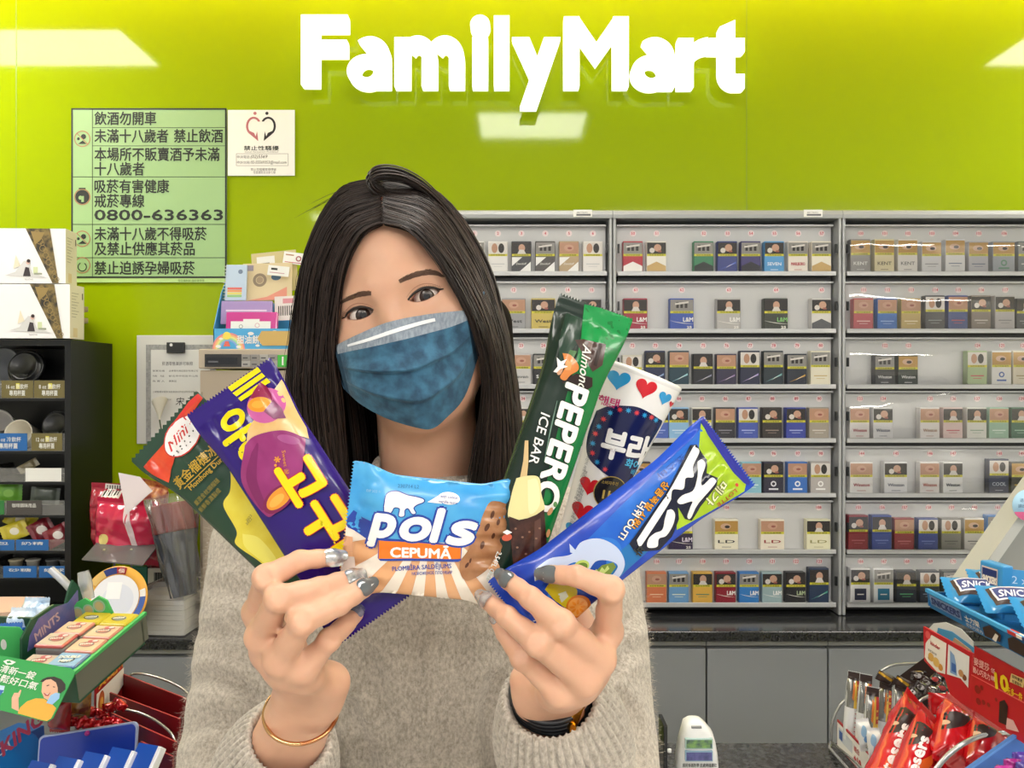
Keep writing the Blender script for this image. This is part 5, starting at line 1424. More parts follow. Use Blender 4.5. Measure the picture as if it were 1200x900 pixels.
# price strip on the left front of the basket
A, B = P(981, 843, 1.30), P(1022, 884, 1.17)
M = frame(Vector((A.x, A.y, CT + .008)), (B.x - A.x, B.y - A.y, 0), (0, 0, 1)); w = math.hypot(B.x - A.x, B.y - A.y) * 1.25; h = A.z - CT - .008
g = G(M); g.box((0, 0, -.002), (w, h, 0), mat('a8202c', .4)); g.rect(.002, .002, w - .002, h - .003, mat('eceae8', .45), .0005)
g.rect(w * .05, h * .35, w * .38, h * .8, mat('c8cdd8', .5), .0009); g.rect(w * .07, h * .4, w * .15, h * .72, mat('3f62a8', .5), .0012); g.text('組合', w * .42, h * .56, h * .2, mat('b8303a', .5), .001, bold=.02); g.text('+10', w * .42, h * .16, h * .28, mat('c02a34', .5), .001, bold=.06); g.text('元多1', w * .65, h * .16, h * .24, ink, .001, bold=.02)
g.build('price_strip', t)
# wafer sticks
whf = mat('dedfe2', .3, coat=.5); silv = mat('9a9a98', .22, .6, name='silver_film'); orr = mat('d0701f', .35); rdd = mat('b81c26', .35); bro = mat('2e1b17', .4)
def stick(px, py0, py1, Y, label, k):
    a, b = P(px, py0, Y), P(px - 6, py1, Y - .01)
    x = (a - b); L = x.length; x.normalize()
    y = Vector((0, -1, 0)).cross(x).normalized()
    y = (y * .9 + Vector((0, .35, 0))).normalized()
    M = frame(b, x, y); W = .021
    p = Pouch(M, L, W, W * .9, .021, .0, .009, seed=k * 3.3, nu=44, nv=16, wr=.0012, fold=.003)
    p.shell(whf)
    Mq = p
    lo, hi = L * .48, L * .9
    p.put([(lo, -W), (L - .008, -W), (L - .008, W), (lo, W)], [(0, 1, 2, 3)], silv)
    p.put([(lo, -W), (hi, -W), (hi, -W * .12), (lo, -W * .12)], [(0, 1, 2, 3)], mat('e0b84a', .35)); p.put([(lo + .01, -W), (hi, -W), (hi, -W * .24), (lo + .01, -W * .3)], [(0, 1, 2, 3)], rdd)
    p.put([(lo + .012, -W * .1), (hi - .01, -W * .14), (hi - .004, -W * .0), (lo + .016, W * .05)], [(0, 1, 2, 3)], orr)
    v, f, w = text2d('kinder', .015, 0); kk = L * .3 / w
    p.put([(lo + .006 + a_ * kk, -W * .06 + b_ * W * .3 + W * .08) for a_, b_ in v], f, mat('5a5a5c', .3))
    for i in range(6): p.put([(L * .06 + i * L * .065, -W * .5), (L * .1 + i * L * .065, -W * .5), (L * .085 + i * L * .065, -W * .2)], [(0, 1, 2)], mat('b83a44', .4))
    p.put([(L - .014, -W), (L, -W), (L, W), (L - .011, W)], [(0, 1, 2, 3)], bro)
    tag(p.g.build('wafer_stick'), label, 'wafer stick', 'wrapped wafer sticks in the wire basket')
stick(1001, 787, 866, 1.28, 'silver and white wafer stick at the far left of the basket', 1)
stick(1015, 790, 876, 1.25, 'silver and white wafer stick, second from the left end', 2)
stick(1023, 805, 900, 1.22, 'silver wafer stick standing lower, third from the left end', 3)
stick(1038, 798, 886, 1.25, 'silver and gold wafer stick in the middle of the row', 4)
stick(1056, 800, 890, 1.27, 'silver and gold wafer stick nearest the red bags', 5)
for k, (c0, c1, Y, lab) in enumerate((((1010, 842), (1016, 880), 1.19, 'short white and blue wafer stick lying at the front strip'), ((1023, 853), (1026, 890), 1.165, 'short white and blue wafer stick beside the red bag'))):
    p = pouch_px(c0, c1, Y, Y - .01, 16, 15, .018, 3, 3, seed=80 + k, nu=24, nv=14, wr=.0015); p.shell(whf)
    cx_, cy_ = (c0[0] + c1[0]) / 2, (c0[1] + c1[1]) / 2
    p.ell(cx_ - 1, cy_ - 4, 3, 7, mat('8fb4d6', .4)); p.ell(cx_ + 2, cy_ + 5, 3, 4, mat('5f8ec4', .4))
    tag(p.g.build('wafer_stick'), lab, 'wafer stick', 'wrapped wafer sticks in the wire basket')
# gold topped brown bars
for k, (c0, c1, Y, lab) in enumerate((((1028, 790), (1048, 800), 1.24, 'gold edged brown sweet lying across the wafer sticks'), ((1049, 796), (1068, 806), 1.25, 'gold edged brown sweet at the right end of the wafer sticks'))):
    p = pouch_px(c0, c1, Y, Y, 12, 12, .014, 3, 3, seed=90 + k, nu=22, nv=12, wr=.002); p.shell(bro)
    p.poly([(c0[0] + 2, c0[1] - 4), (c1[0] - 1, c1[1] - 3), (c1[0] - 1, c1[1] + 1), (c0[0] + 3, c0[1] + 0)], mat('c79a34', .25, .6))
    tag(p.g.build('sweet_bar'), lab, 'sweet')
for k, (px, py, Y) in enumerate(((1076, 792, 1.26), (1086, 800, 1.25), (1096, 796, 1.25), (1080, 806, 1.22), (1092, 810, 1.21), (1104, 806, 1.22), (1070, 812, 1.2))):
    a = .8 * math.sin(k * 2.3)
    p = pouch_px((px - 9 * math.cos(a), py - 9 * math.sin(a)), (px + 9 * math.cos(a), py + 9 * math.sin(a)), Y, Y, 12, 11, .014, 3, 3, seed=100 + k, nu=20, nv=12, wr=.003, fold=.003)
    p.shell(mat(['2a1a18', '3a2a28', '241a1e'][k % 3], .2, coat=.8)); p.ell(px, py, 3.5, 2.6, mat(['c9c4c4', '9a9694', 'b83a3a'][k % 3], .3))
    tag(p.g.build('wrapped_sweet'), ['brown sweet with white mark at the left of the dark heap', 'grey marked brown sweet at the centre of the dark heap', 'red marked brown sweet at the back of the dark heap', 'white marked brown sweet at the front left of the dark heap', 'grey marked dark sweet low in the heap by the card', 'red marked dark sweet by the white and red card', 'white marked dark sweet nearest the red bags'][k], 'sweet', 'dark wrapped sweets in the basket')
# dark holder panel and the white and red cards behind
A, B, Cc, D = P(1068, 800, 1.30), P(1086, 775, 1.32), P(1086, 840, 1.32), P(1060, 815, 1.3)
g = G(); a, b = P(1060, 797, 1.30), P(1108, 762, 1.26)
M = frame(Vector((a.x, a.y, a.z - .03)), (b.x - a.x, b.y - a.y, b.z - a.z), (0, .1, 1)); g.box((0, -.035, -.003), ((b - a).length, .03, 0), mat('2a1a18', .4), M=M); tag(g.build('divider_panel'), 'dark brown divider panel behind the wafer sticks', 'divider')
t2 = thing('promotion_card', 'white card with pastry and toy prints and red border above sweets', 'card', P(1110, 840, 1.17))
Yk = 1.16
k0, k1 = P(1082, 790, 1.19), P(1138, 824, 1.09)
M = frame(Vector((k0.x, k0.y, k0.z - .005)), (k1.x - k0.x, k1.y - k0.y, 0), (0, .04, 1)); w = math.hypot(k1.x - k0.x, k1.y - k0.y)
Mi3 = M.inverted()
def kl(px, py, Mi_=None):
    Mi_ = Mi_ or Mi3
    o = Mi_ @ Vector((0, 0, CAM_Z)); p = Mi_ @ P(px, py, 1.0); d = p - o; q_ = o - d * (o.z / d.z); return (q_.x, q_.y)
g = G(M)
rdb = mat('c0202a', .4)
g.prism([kl(1082, 734), kl(1140, 766), kl(1139, 832), kl(1114, 816), kl(1107, 794), kl(1092, 784), kl(1083, 774)], -.003, 0, rdb)
g.poly([kl(1092, 744), kl(1109.5, 754), kl(1108, 790), kl(1098, 787), kl(1087, 775), kl(1084, 770), kl(1085, 754)], mat('ebe3d8', .45), .0005); g.poly([kl(1111.5, 755), kl(1136.5, 769.5), kl(1135, 806), kl(1126, 795), kl(1110, 790)], mat('dfe0de', .45), .0005)
for px, py, r, h in ((1092, 770, 5, 'd0a050'), (1098, 776, 5.5, 'd9b060'), (1103, 782, 4, 'c88a3c'), (1090, 771, 2.5, '6a3f22'), (1127, 789, 4, 'b98a5a'), (1131, 794, 3.4, '7a4a30')):
    g.disc(*kl(px, py), r / F * Yk, mat(h, .5), .0009 + .0001 * r)
g.poly([kl(1114, 762), kl(1119, 768), kl(1121, 778), kl(1122, 792), kl(1114, 788)], mat('7f9fc8', .5), .0009); g.poly([kl(1116, 776), kl(1121, 779), kl(1121, 789), kl(1116, 786)], mat('3a62a8', .5), .0012)
g.text('kinder', *kl(1091, 755), .006, rdb, .0009, bold=.03, rot=-.1); g.text('健達繽紛樂', *kl(1088, 762), .0034, bro, .0009, rot=-.1); g.disc(*kl(1088, 744), .006, mat('dd5a5a', .4), .0009)
g.build('card', t2)
g = G(); q0, q1 = P(1094, 735, 1.2), P(1140, 752, 1.13)
g2 = G(frame(q0, q1 - q0, (0, .2, 1))); L = (q1 - q0).length
g2.prism([(-.012, -.03), (L, -.03), (L, .0), (L * .7, .012), (L * .3, .014), (0.0, .006), (-.012, -.008)], -.002, 0, mat('cfd3d0', .5)); g2.prism([(.004, -.03), (L + .004, -.03), (L + .004, -.008), (L * .5, .004), (.01, .002)], .0004, .0016, mat('4a9ac8', .4)); g2.prism([(.03, -.03), (L + .01, -.03), (L, -.012), (L * .6, -.003)], .002, .004, mat('b99a7a', .5)); 
g2.build('back_sheets', t2)
# red price card
r0, r1 = P(1137, 845, 1.0), P(1204, 872, .905)
M = frame(r0, (r1.x - r0.x, r1.y - r0.y, 0), (0, .03, 1)); Mi4 = M.inverted()
g = G(M); rl = lambda px, py: kl(px, py, Mi4)
g.prism([rl(1142, 757), rl(1215, 797), rl(1213, 880), rl(1137, 830)], -.002, 0, mat('bb1824', .4, coat=.3)); 
g.poly([rl(1138.5, 790), rl(1213, 829), rl(1213, 831), rl(1138.5, 791)], mat('e05a5a', .4), .0005)
def rt(st, px, py, size, m, w, sl=.5, bold=.02):
    a = rl(px, py); b = rl(px + w, py + w * sl)
    ang = math.atan2(b[1] - a[1], b[0] - a[0])
    g.text(st, a[0], a[1], size / F * .95, m, .001, bold=bold, width=math.hypot(b[0] - a[0], b[1] - a[1]), rot=ang)
rt('麥提莎', 1142, 778, 9, mat('e8b0a8', .4), 18); rt('脆心巧克力', 1141, 787, 7, mat('e8b0a8', .4), 20); rt('低', 1162, 787, 5, mat('e8b0a8', .4), 5); rt('購', 1162, 796, 5, mat('e8b0a8', .4), 5)
yb2 = mat('e8c51c', .4)
rt('+', 1165.5, 801, 6, yb2, 4); rt('10', 1168, 806, 18, yb2, 15, .35, .05); rt('元多一件', 1181, 812, 8, yb2, 18)
g.poly([rl(1186, 789), rl(1202, 796), rl(1200, 806), rl(1184, 799)], mat('d8b878', .4), .001); rt('限時優惠', 1187, 794, 3.6, bro, 12); rt('任選兩件', 1187, 799.5, 3.6, bro, 11)
for px, py, r in ((1146, 808, 5), (1151, 806, 3), (1147, 822, 4), (1153, 823, 3), (1159, 826, 2.6), (1168, 820, 2.2)): g.disc(*rl(px, py), r / F * .95, mat('8a2018', .4), .0007)
g.poly([rl(1172, 822), rl(1178, 820), rl(1182, 828), rl(1180, 850), rl(1171, 846)], bro, .0009); g.poly([rl(1178, 840), rl(1188, 844), rl(1195, 858), rl(1180, 854)], mat('d8a8a4', .4), .0008)
tag(g.build('price_card'), 'red price card with large yellow 10 beside the chocolate bags', 'price card')
# red chocolate bags
rbag = mat('c01019', .25, coat=.6, name='red_bag_film'); obag = mat('d8591c', .35); 
def mbag(c0, c1, Y0, Y1, W, T, label, seed, text=True, yellow=False):
    p = pouch_px(c0, c1, Y0, Y1, W, W, T, 9, 6, seed=seed, nu=60, nv=30, wr=.0035, fold=.004)
    p.shell(rbag)
    dx, dy = c1[0] - c0[0], c1[1] - c0[1]; L = math.hypot(dx, dy); ux, uy = dx / L, dy / L; nx, ny = uy, -ux
    at = lambda u, v: (c0[0] + ux * L * u + nx * W * v, c0[1] + uy * L * u + ny * W * v)
    p.poly([at(.1, -.1), at(.16, -.46), at(.42, -.46), at(.36, -.1), at(.3, .1), at(.18, .2)], bro)
    p.ell(*at(.27, -.2), 4, 3, mat('d8b090', .4))
    if text:
        p.poly([at(.42, .34), at(.5, .44), at(.95, .2), at(.95, -.1), at(.6, -.05)], obag)
        p.text('Maltesers', *at(.98, .14), W * .27, math.degrees(math.atan2(-uy, -ux)), mat('f2ecea', .35), bold=.05, width=L * .72, shear=.1)
    if yellow:
        p.ell(*at(.72, -.12), 8, 7, mat('e8a21c', .4)); p.ell(*at(.75, -.1), 4.5, 4, mat('f0c23a', .4))
    tag(p.g.build('chocolate_bag'), label, 'chocolate bag', 'red chocolate bags in the wire basket')
mbag((1074, 818), (1022, 935), 1.12, 1.02, 36, .04, 'red chocolate bag with white lettering, leftmost beside the wafer sticks', 1)
mbag((1092, 836), (1054, 940), 1.07, .99, 38, .04, 'red chocolate bag with yellow flash, second from left', 2, True, True)
mbag((1113, 836), (1094, 930), 1.08, 1.0, 24, .03, 'narrow red and brown chocolate bag between two larger ones', 3, False)
mbag((1128, 826), (1112, 905), 1.06, 1.0, 52, .045, 'plump red chocolate bag in front of the price card', 4, False)
mbag((1160, 842), (1150, 910), 1.02, .98, 44, .04, 'red chocolate bag under the price card at the right', 5, False)
p = pouch_px((1088, 824), (1150, 830), 1.14, 1.12, 26, 26, .02, 4, 4, seed=9, nu=30, nv=16, wr=.003); p.shell(rbag); tag(p.g.build('chocolate_bag'), 'red chocolate bag lying flat at the back of the basket', 'chocolate bag', 'red chocolate bags in the wire basket')
# red card tray and blue box at the very corner
g = G(); a, b = P(1108, 905, .955), P(1210, 866, .955)
M = frame(P(1108, 912, .955), (1, 0, 0), (0, .35, 1)); s = .955 / F
g.prism([(-8 * s, -14 * s), (2 * s, 6 * s), (20 * s, 24 * s), (48 * s, 38 * s), (100 * s, 46 * s), (100 * s, -14 * s)], -.002, 0, mat('a31226', .4)); tag(g.build('red_tray'), 'dark red card tray behind the chrome hoop at lower right', 'tray')
t3 = thing('blue_sweet_box', 'royal blue card box of purple sweets in the bottom right corner', 'box', P(1180, 905, .88))
g = G(); a, b = P(1135, 902, .90), P(1208, 850, .93)
M = frame(a, b - a, (-.3, .2, 1)); L = (b - a).length
g.box((-.03, -.11, -.004), (L + .02, 0, 0), mat('2a5aa4', .35), M=M); g.box((-.03, -.0015, -.005), (L + .02, .001, .001), mat('4a7cc0', .35), M=M)
g.build('back_wall', t3)
for k, (px, py, Y) in enumerate(((1186, 896, .87), (1196, 888, .88), (1176, 904, .86), (1200, 900, .86))):
    a = .6 * math.sin(k * 3.1)
    p = pouch_px((px - 10 * math.cos(a), py - 10 * math.sin(a)), (px + 10 * math.cos(a), py + 10 * math.sin(a)), Y, Y, 14, 13, .014, 3, 3, seed=120 + k, nu=22, nv=12, wr=.003, fold=.003)
    p.shell(mat(['a02a80', '5a3c9a', 'b83a90', '4a3a8c'][k], .2, coat=.8)); tag(p.g.build('wrapped_sweet'), ['magenta wrapped sweet in the blue corner box', 'violet wrapped sweet highest in the blue corner box', 'pink wrapped sweet lowest in the blue corner box', 'indigo wrapped sweet at the photo edge in blue box'][k], 'sweet', 'wrapped sweets in the blue corner box')

# ---------------------------------------------------------------- white hand scanner
t = thing('barcode_scanner', 'white upright handheld scanner with small screen on the service counter', 'scanner', P(821, 957, 1.1))
Yk = 1.1; s = Yk / F; cz = CT + .001
wsc = mat('e6e7e6', .35, coat=.2, name='white_plastic')
prof = [(950, 28), (925, 26.5), (905, 25.2), (890, 24.2), (875, 21.5), (862, 17.5), (853, 12.5), (849, 8), (847.5, 4), (847, 1)]
g = G(); v = []; n = 28
for py, hw in prof:
    c = P(820 + (-3 if py < 855 else 0) * (1 if hw < 13 else .5), py, Yk)
    for j in range(n):
        a = 2 * PI * j / n; ca, sa = math.cos(a), math.sin(a)
        sx = math.copysign(abs(ca) ** .6, ca) * hw * s; sy = math.copysign(abs(sa) ** .6, sa) * min(hw * s, .019)
        v.append((c.x + sx, Yk + .02 + sy, max(cz, c.z)))
m_ = len(prof)
g.add(v, [(i * n + j, i * n + (j + 1) % n, (i + 1) * n + (j + 1) % n, (i + 1) * n + j) for i in range(m_ - 1) for j in range(n)] + [tuple(range(n - 1, -1, -1)), tuple((m_ - 1) * n + j for j in range(n))], wsc, True)
g.build('body', t)
M = FR((P(803, 0, Yk).x, Yk - .0005, P(0, 892, Yk).z))
g = G(M); g.box((0, 15 * s, -.004), (32 * s, 26.5 * s, .0012), mat('a9c4c0', .2)); g.rect(1 * s, 16 * s, 31 * s, 25.5 * s, mat('3a4a5c', .15, hex2='7fae5a', vscale=90), .0016); g.build('screen', t)
g = G(M); g.box((0, .5 * s, -.004), (32 * s, 12 * s, .0012), mat('8fb0c8', .2)); g.rect(1 * s, 1.5 * s, 31 * s, 11 * s, mat('343a6a', .15, hex2='6a6aa8', vscale=60), .0016); g.build('keypad_label', t)
g = G(M); g.text('請將條碼對準 此處掃描讀取', -3.5 * s, -6 * s, 4.2 * s, ink, .0012, bold=.015, width=40 * s); g.build('lettering', t)
g = G(FR((P(811, 0, Yk).x, Yk - .0002 + .004, P(0, 855, Yk).z))); g.box((0, 0, -.004), (12 * s, 2.6 * s, .0012), mat('8d8f90', .4), bev=.0005); g.build('speaker_slot', t)
# dark holder with cable right behind the sleeve
t = thing('device_cradle', 'thin black device cradle standing right behind the woman\'s sleeve', 'holder', P(779, 950, 1.12))
g = G(); a = P(776, 0, 1.12); g.box((a.x, 1.11, CT + .001), (a.x + .006, 1.15, P(0, 847, 1.12).z), mat('1c1d1f', .3), bev=.001); g.build('plate', t)
g = G(); g.tube([(a.x + .003, 1.13, P(0, 848, 1.12).z), (a.x + .005, 1.125, P(0, 870, 1.12).z), (a.x + .008, 1.12, CT + .004)], .002, mat('2b2c30', .4), n=6); g.build('cable', t)
g = G(Matrix.Translation((a.x + .008, 1.108, P(0, 875, 1.12).z))); g.lathe([(.0005, -.003), (.003, -.002), (.003, .002), (.0005, .003)], mat('e8e8e8', .3), n=10); g.build('indicator', t)
# ---------------------------------------------------------------- smooth bodies: distance field and its surface
class Field:
    def __init__(self, lo, hi, h):
        self.lo = np.array(lo, float); self.h = h
        self.n = np.maximum(4, np.ceil((np.array(hi) - self.lo) / h).astype(int) + 1)
        self.d = np.full(self.n, 1.0, np.float32)
        self.ax = [self.lo[i] + h * np.arange(self.n[i]) for i in range(3)]
    def like(self):
        f = Field.__new__(Field); f.lo, f.h, f.n, f.ax = self.lo, self.h, self.n, self.ax
        f.d = np.full(self.n, 1.0, np.float32); return f
    def win(self, a, b, m):
        i0 = np.clip(np.floor((np.minimum(a, b) - m - self.lo) / self.h).astype(int), 0, self.n - 1)
        i1 = np.clip(np.ceil((np.maximum(a, b) + m - self.lo) / self.h).astype(int) + 1, 1, self.n)
        sl = tuple(slice(x, y) for x, y in zip(i0, i1))
        X = np.meshgrid(*[self.ax[i][sl[i]] for i in range(3)], indexing='ij', sparse=True)
        return sl, X
    @staticmethod
    def smin(a, b, k):
        if k <= 0: return np.minimum(a, b)
        h = np.maximum(k - np.abs(a - b), 0) / k
        return np.minimum(a, b) - h * h * k * .25
    def _put(self, sl, d, k, sub):
        if sub: self.d[sl] = -self.smin(-self.d[sl], d, k)
        else: self.d[sl] = self.smin(self.d[sl], d.astype(np.float32), k)
    def cap(self, a, b, ra, rb=None, k=.004, sub=False):
        rb = ra if rb is None else rb
        a = np.array(a, float); b = np.array(b, float)
        sl, (x, y, z) = self.win(a, b, max(ra, rb) + k + 4 * self.h + .01)
        u = b - a; L2 = max(1e-12, float(u @ u))
        t = np.clip(((x - a[0]) * u[0] + (y - a[1]) * u[1] + (z - a[2]) * u[2]) / L2, 0, 1)
        d = np.sqrt((x - a[0] - t * u[0]) ** 2 + (y - a[1] - t * u[1]) ** 2 + (z - a[2] - t * u[2]) ** 2) - (ra + (rb - ra) * t)
        self._put(sl, d, k, sub); return self
    def ell(self, c, r, R=None, k=.004, sub=False):
        c = np.array(c, float); r = np.array(r, float); m = float(r.max())
        sl, (x, y, z) = self.win(c, c, m + k + 4 * self.h + .01)
        dx, dy, dz = x - c[0], y - c[1], z - c[2]
        if R is not None:
            R = np.array(R, float)[:3, :3]
            dx, dy, dz = (R[0, i] * dx + R[1, i] * dy + R[2, i] * dz for i in range(3))
        q0 = np.sqrt((dx / r[0]) ** 2 + (dy / r[1]) ** 2 + (dz / r[2]) ** 2)
        q1 = np.sqrt((dx / r[0] ** 2) ** 2 + (dy / r[1] ** 2) ** 2 + (dz / r[2] ** 2) ** 2)
        self._put(sl, q0 * (q0 - 1) / np.maximum(q1, 1e-6), k, sub); return self
    def join(self, o, k=.004):
        self.d = self.smin(self.d, o.d, k); return self
    def mesh(self):
        """surface nets"""
        d = self.d; n = self.n
        s = d < 0
        c = np.zeros(tuple(n - 1), np.int8)
        for i in (0, 1):
            for j in (0, 1):
                for k in (0, 1):
                    c += s[i:n[0] - 1 + i, j:n[1] - 1 + j, k:n[2] - 1 + k]
        cells = np.argwhere((c > 0) & (c < 8))
        idx = np.full(tuple(n - 1), -1, np.int64); idx[tuple(cells.T)] = np.arange(len(cells))
        acc = np.zeros((len(cells), 3)); cnt = np.zeros(len(cells))
        corners = [(i, j, k) for i in (0, 1) for j in (0, 1) for k in (0, 1)]
        for p in corners:
            for ax in range(3):
                if p[ax]: continue
                q = list(p); q[ax] = 1
                a = d[tuple((cells + p).T)]; b = d[tuple((cells + q).T)]
                m = (a < 0) != (b < 0)
                t = np.where(m, a / np.where(m, a - b, 1), 0)
                v = np.array(p, float)[None, :].repeat(len(cells), 0); v[:, ax] += t
                acc[m] += v[m]; cnt[m] += 1
        V = self.lo + (cells + acc / cnt[:, None]) * self.h
        F_ = []
        for ax in range(3):
            e = [slice(None)] * 3; f = [slice(None)] * 3
            e[ax] = slice(0, n[ax] - 1); f[ax] = slice(1, n[ax])
            o1, o2 = [a for a in range(3) if a != ax]
            for w in (o1, o2):
                e[w] = slice(1, n[w] - 1); f[w] = slice(1, n[w] - 1)
            a, b = s[tuple(e)], s[tuple(f)]
            for sgn in (0, 1):
                w = np.argwhere((a & ~b) if sgn == 0 else (~a & b))
                if not len(w): continue
                w[:, o1] += 1; w[:, o2] += 1
                q = []
                for da, db in ((0, 0), (1, 0), (1, 1), (0, 1)):
                    g_ = w.copy(); g_[:, o1] -= da; g_[:, o2] -= db
                    q.append(idx[tuple(g_.T)])
                q = np.stack(q, 1)
                flip = (sgn == 1) ^ (ax == 1)
                F_.append(q[:, ::-1] if flip else q)
        return V, np.concatenate(F_)

def relax(V, Fq, it=2, lam=.5):
    e = np.concatenate([Fq[:, [0, 1]], Fq[:, [1, 2]], Fq[:, [2, 3]], Fq[:, [3, 0]]])
    for _ in range(it):
        acc = np.zeros_like(V); cnt = np.zeros(len(V))
        np.add.at(acc, e[:, 0], V[e[:, 1]]); np.add.at(cnt, e[:, 0], 1)
        np.add.at(acc, e[:, 1], V[e[:, 0]]); np.add.at(cnt, e[:, 1], 1)
        V = V + lam * (acc / np.maximum(cnt, 1)[:, None] - V)
    return V

def normals(V, Fq):
    N = np.zeros_like(V)
    fn = np.cross(V[Fq[:, 2]] - V[Fq[:, 0]], V[Fq[:, 3]] - V[Fq[:, 1]])
    for i in range(4): np.add.at(N, Fq[:, i], fn)
    return N / np.maximum(1e-12, np.linalg.norm(N, axis=1))[:, None]

def np_obj(name, V, Fq, mats, parent=None, mi=None):
    me = bpy.data.meshes.new(name)
    me.vertices.add(len(V)); me.vertices.foreach_set('co', np.asarray(V, np.float32).ravel())
    k = Fq.shape[1]
    me.loops.add(len(Fq) * k); me.loops.foreach_set('vertex_index', np.asarray(Fq, np.int32).ravel())
    me.polygons.add(len(Fq)); me.polygons.foreach_set('loop_start', np.arange(0, len(Fq) * k, k, dtype=np.int32))
    me.polygons.foreach_set('use_smooth', np.ones(len(Fq), bool))
    for m in mats: me.materials.append(m)
    if mi is not None: me.polygons.foreach_set('material_index', np.asarray(mi, np.int32))
    me.update(calc_edges=True); me.validate()
    o = bpy.data.objects.new(name, me); C.objects.link(o)
    if parent is not None: o.parent = parent; 
    return o

def sidewards(V): return (V[:, 0] / V[:, 1] * F + 600, 450 - (V[:, 2] - CAM_Z) / V[:, 1] * F)
# ---------------------------------------------------------------- the woman
skin = mat('d5a68b', .42, spec=.35, sss=.18, var=.05, vscale=26, bump=.05, bscale=500, name='skin')
woman = thing('person', 'young woman in blue face mask and beige knitted sweater, holding up ice creams', 'person', (0, 0, 0))
# head frame: x to the viewer's right, y into the head, z to the crown
th, ps = math.radians(15.6), math.radians(5)
E0 = P(459.5, 357.5, .70)
hx0, hz, hy0 = Vector((math.cos(th), 0, math.sin(th))), Vector((-math.sin(th), 0, math.cos(th))), Vector((0, 1, 0))
hx = hx0 * math.cos(ps) - hy0 * math.sin(ps); hy = hy0 * math.cos(ps) + hx0 * math.sin(ps)
HM = Matrix.Identity(4)
for i, a in enumerate((hx, hy, hz, E0)): HM[0][i], HM[1][i], HM[2][i] = a
def H(x, y, z): return np.array(HM @ Vector((x, y, z)))
f = Field((-.25, .60, 1.33), (.03, .93, 1.72), .0014)
RH_ = HM.to_3x3()
f.ell(H(0, .083, .030), (.074, .095, .092), RH_, k=.0)
f.ell(H(0, .050, -.045), (.061, .060, .076), RH_, k=.03)
f.cap(H(0, .014, -.092), H(0, .018, -.088), .016, k=.03)
for s in (-1, 1):
    f.cap(H(0, .016, -.088), H(s * .048, .070, -.052), .016, .019, k=.03)
    f.ell(H(s * .043, .026, -.024), (.024, .024, .026), RH_, k=.025)
    f.cap(H(s * .012, -.003, .018), H(s * .046, .012, .018), .008, .008, k=.018)
    f.ell(H(s * .031, -.0145, -.001), (.017, .011, .0105), RH_, k=.012, sub=True)
f.cap(H(0, -.003, .004), H(0, -.016, -.034), .0055, .0085, k=.016)
for s in (-1, 1): f.cap(H(s * .012, -.006, -.038), H(s * .006, -.012, -.038), .0065, .0065, k=.008)
EYE = {}
for s in (-1, 1):
    c = (s * .0312, .0105, 0)
    f.ell(H(*c), (.0134, .0134, .0134), k=.005)
    EYE[s] = c
# eye openings: almond outlines
Xg = np.meshgrid(*f.ax, indexing='ij', sparse=True)
Hi = np.array(HM.inverted())
lx = Hi[0, 0] * Xg[0] + Hi[0, 1] * Xg[1] + Hi[0, 2] * Xg[2] + Hi[0, 3]
ly = Hi[1, 0] * Xg[0] + Hi[1, 1] * Xg[1] + Hi[1, 2] * Xg[2] + Hi[1, 3]
lz = Hi[2, 0] * Xg[0] + Hi[2, 1] * Xg[1] + Hi[2, 2] * Xg[2] + Hi[2, 3]
AW, AU, AL = .0146, .0056, .0043
def almond(x, z, s):
    """signed distance to the eye opening; the outer corner sits a little higher"""
    z2 = z - s * x * .07
    RU = (AW ** 2 + AU ** 2) / (2 * AU); RL = (AW ** 2 + AL ** 2) / (2 * AL)
    return np.maximum(np.sqrt(x * x + (z2 - AU + RU) ** 2) - RU, np.sqrt(x * x + (z2 + AL - RL) ** 2) - RL)
for s in (-1, 1):
    dd = almond(lx - EYE[s][0], lz - EYE[s][2], s)
    dd = np.maximum(dd, ly - .0105)
    f.d = np.maximum(f.d, -dd).astype(np.float32)
neck_b = np.array((-.088, .835, 1.34))
f.cap(H(0, .078, -.05), neck_b, .050, .053, k=.02)
Vh, Fh = f.mesh(); Vh = relax(Vh, Fh, 2, .35)
bvh_face = BVHTree.FromPolygons([tuple(v) for v in Vh], [tuple(q) for q in Fh])
print('head', len(Vh))

# ---- hands: joints as (pixel x, pixel y, depth), radius in metres
def J(t): return np.array(P(*t))
LHAND = dict(
    wrist=(357, 820, .540), elbow=(-.245, .69, 1.04), wr=.0160,
    meta=[((346, 806, .533), (302, 717, .500)), ((351, 804, .528), (306, 746, .482)), ((361, 803, .526), (328, 774, .472)), ((376, 803, .531), (356, 784, .478))],
    fingers=dict(
        index=[(302, 717, .500, 8.5), (312, 677, .463, 7.3), (351, 657, .470, 6.1), (389, 653, .481, 5.0)],
        middle=[(306, 746, .482, 8.7), (326, 701, .452, 7.3), (374, 689, .464, 6.2), (411, 677, .480, 5.0)],
        ring=[(328, 774, .472, 8.5), (354, 729, .451, 7.3), (398, 709, .462, 6.0), (427, 690, .477, 4.9)],
        pinky=[(356, 784, .478, 7.8), (386, 750, .474, 6.4), (406, 731, .488, 5.5), (417, 719, .500, 4.4)],
        thumb=[(352, 800, .552, 11.7), (338, 742, .553, 10.3), (362, 698, .552, 8.8), (392, 672, .546, 7.1)]),
    ulnar=[(391, 799, .528, 10), (378, 822, .540, 11)])
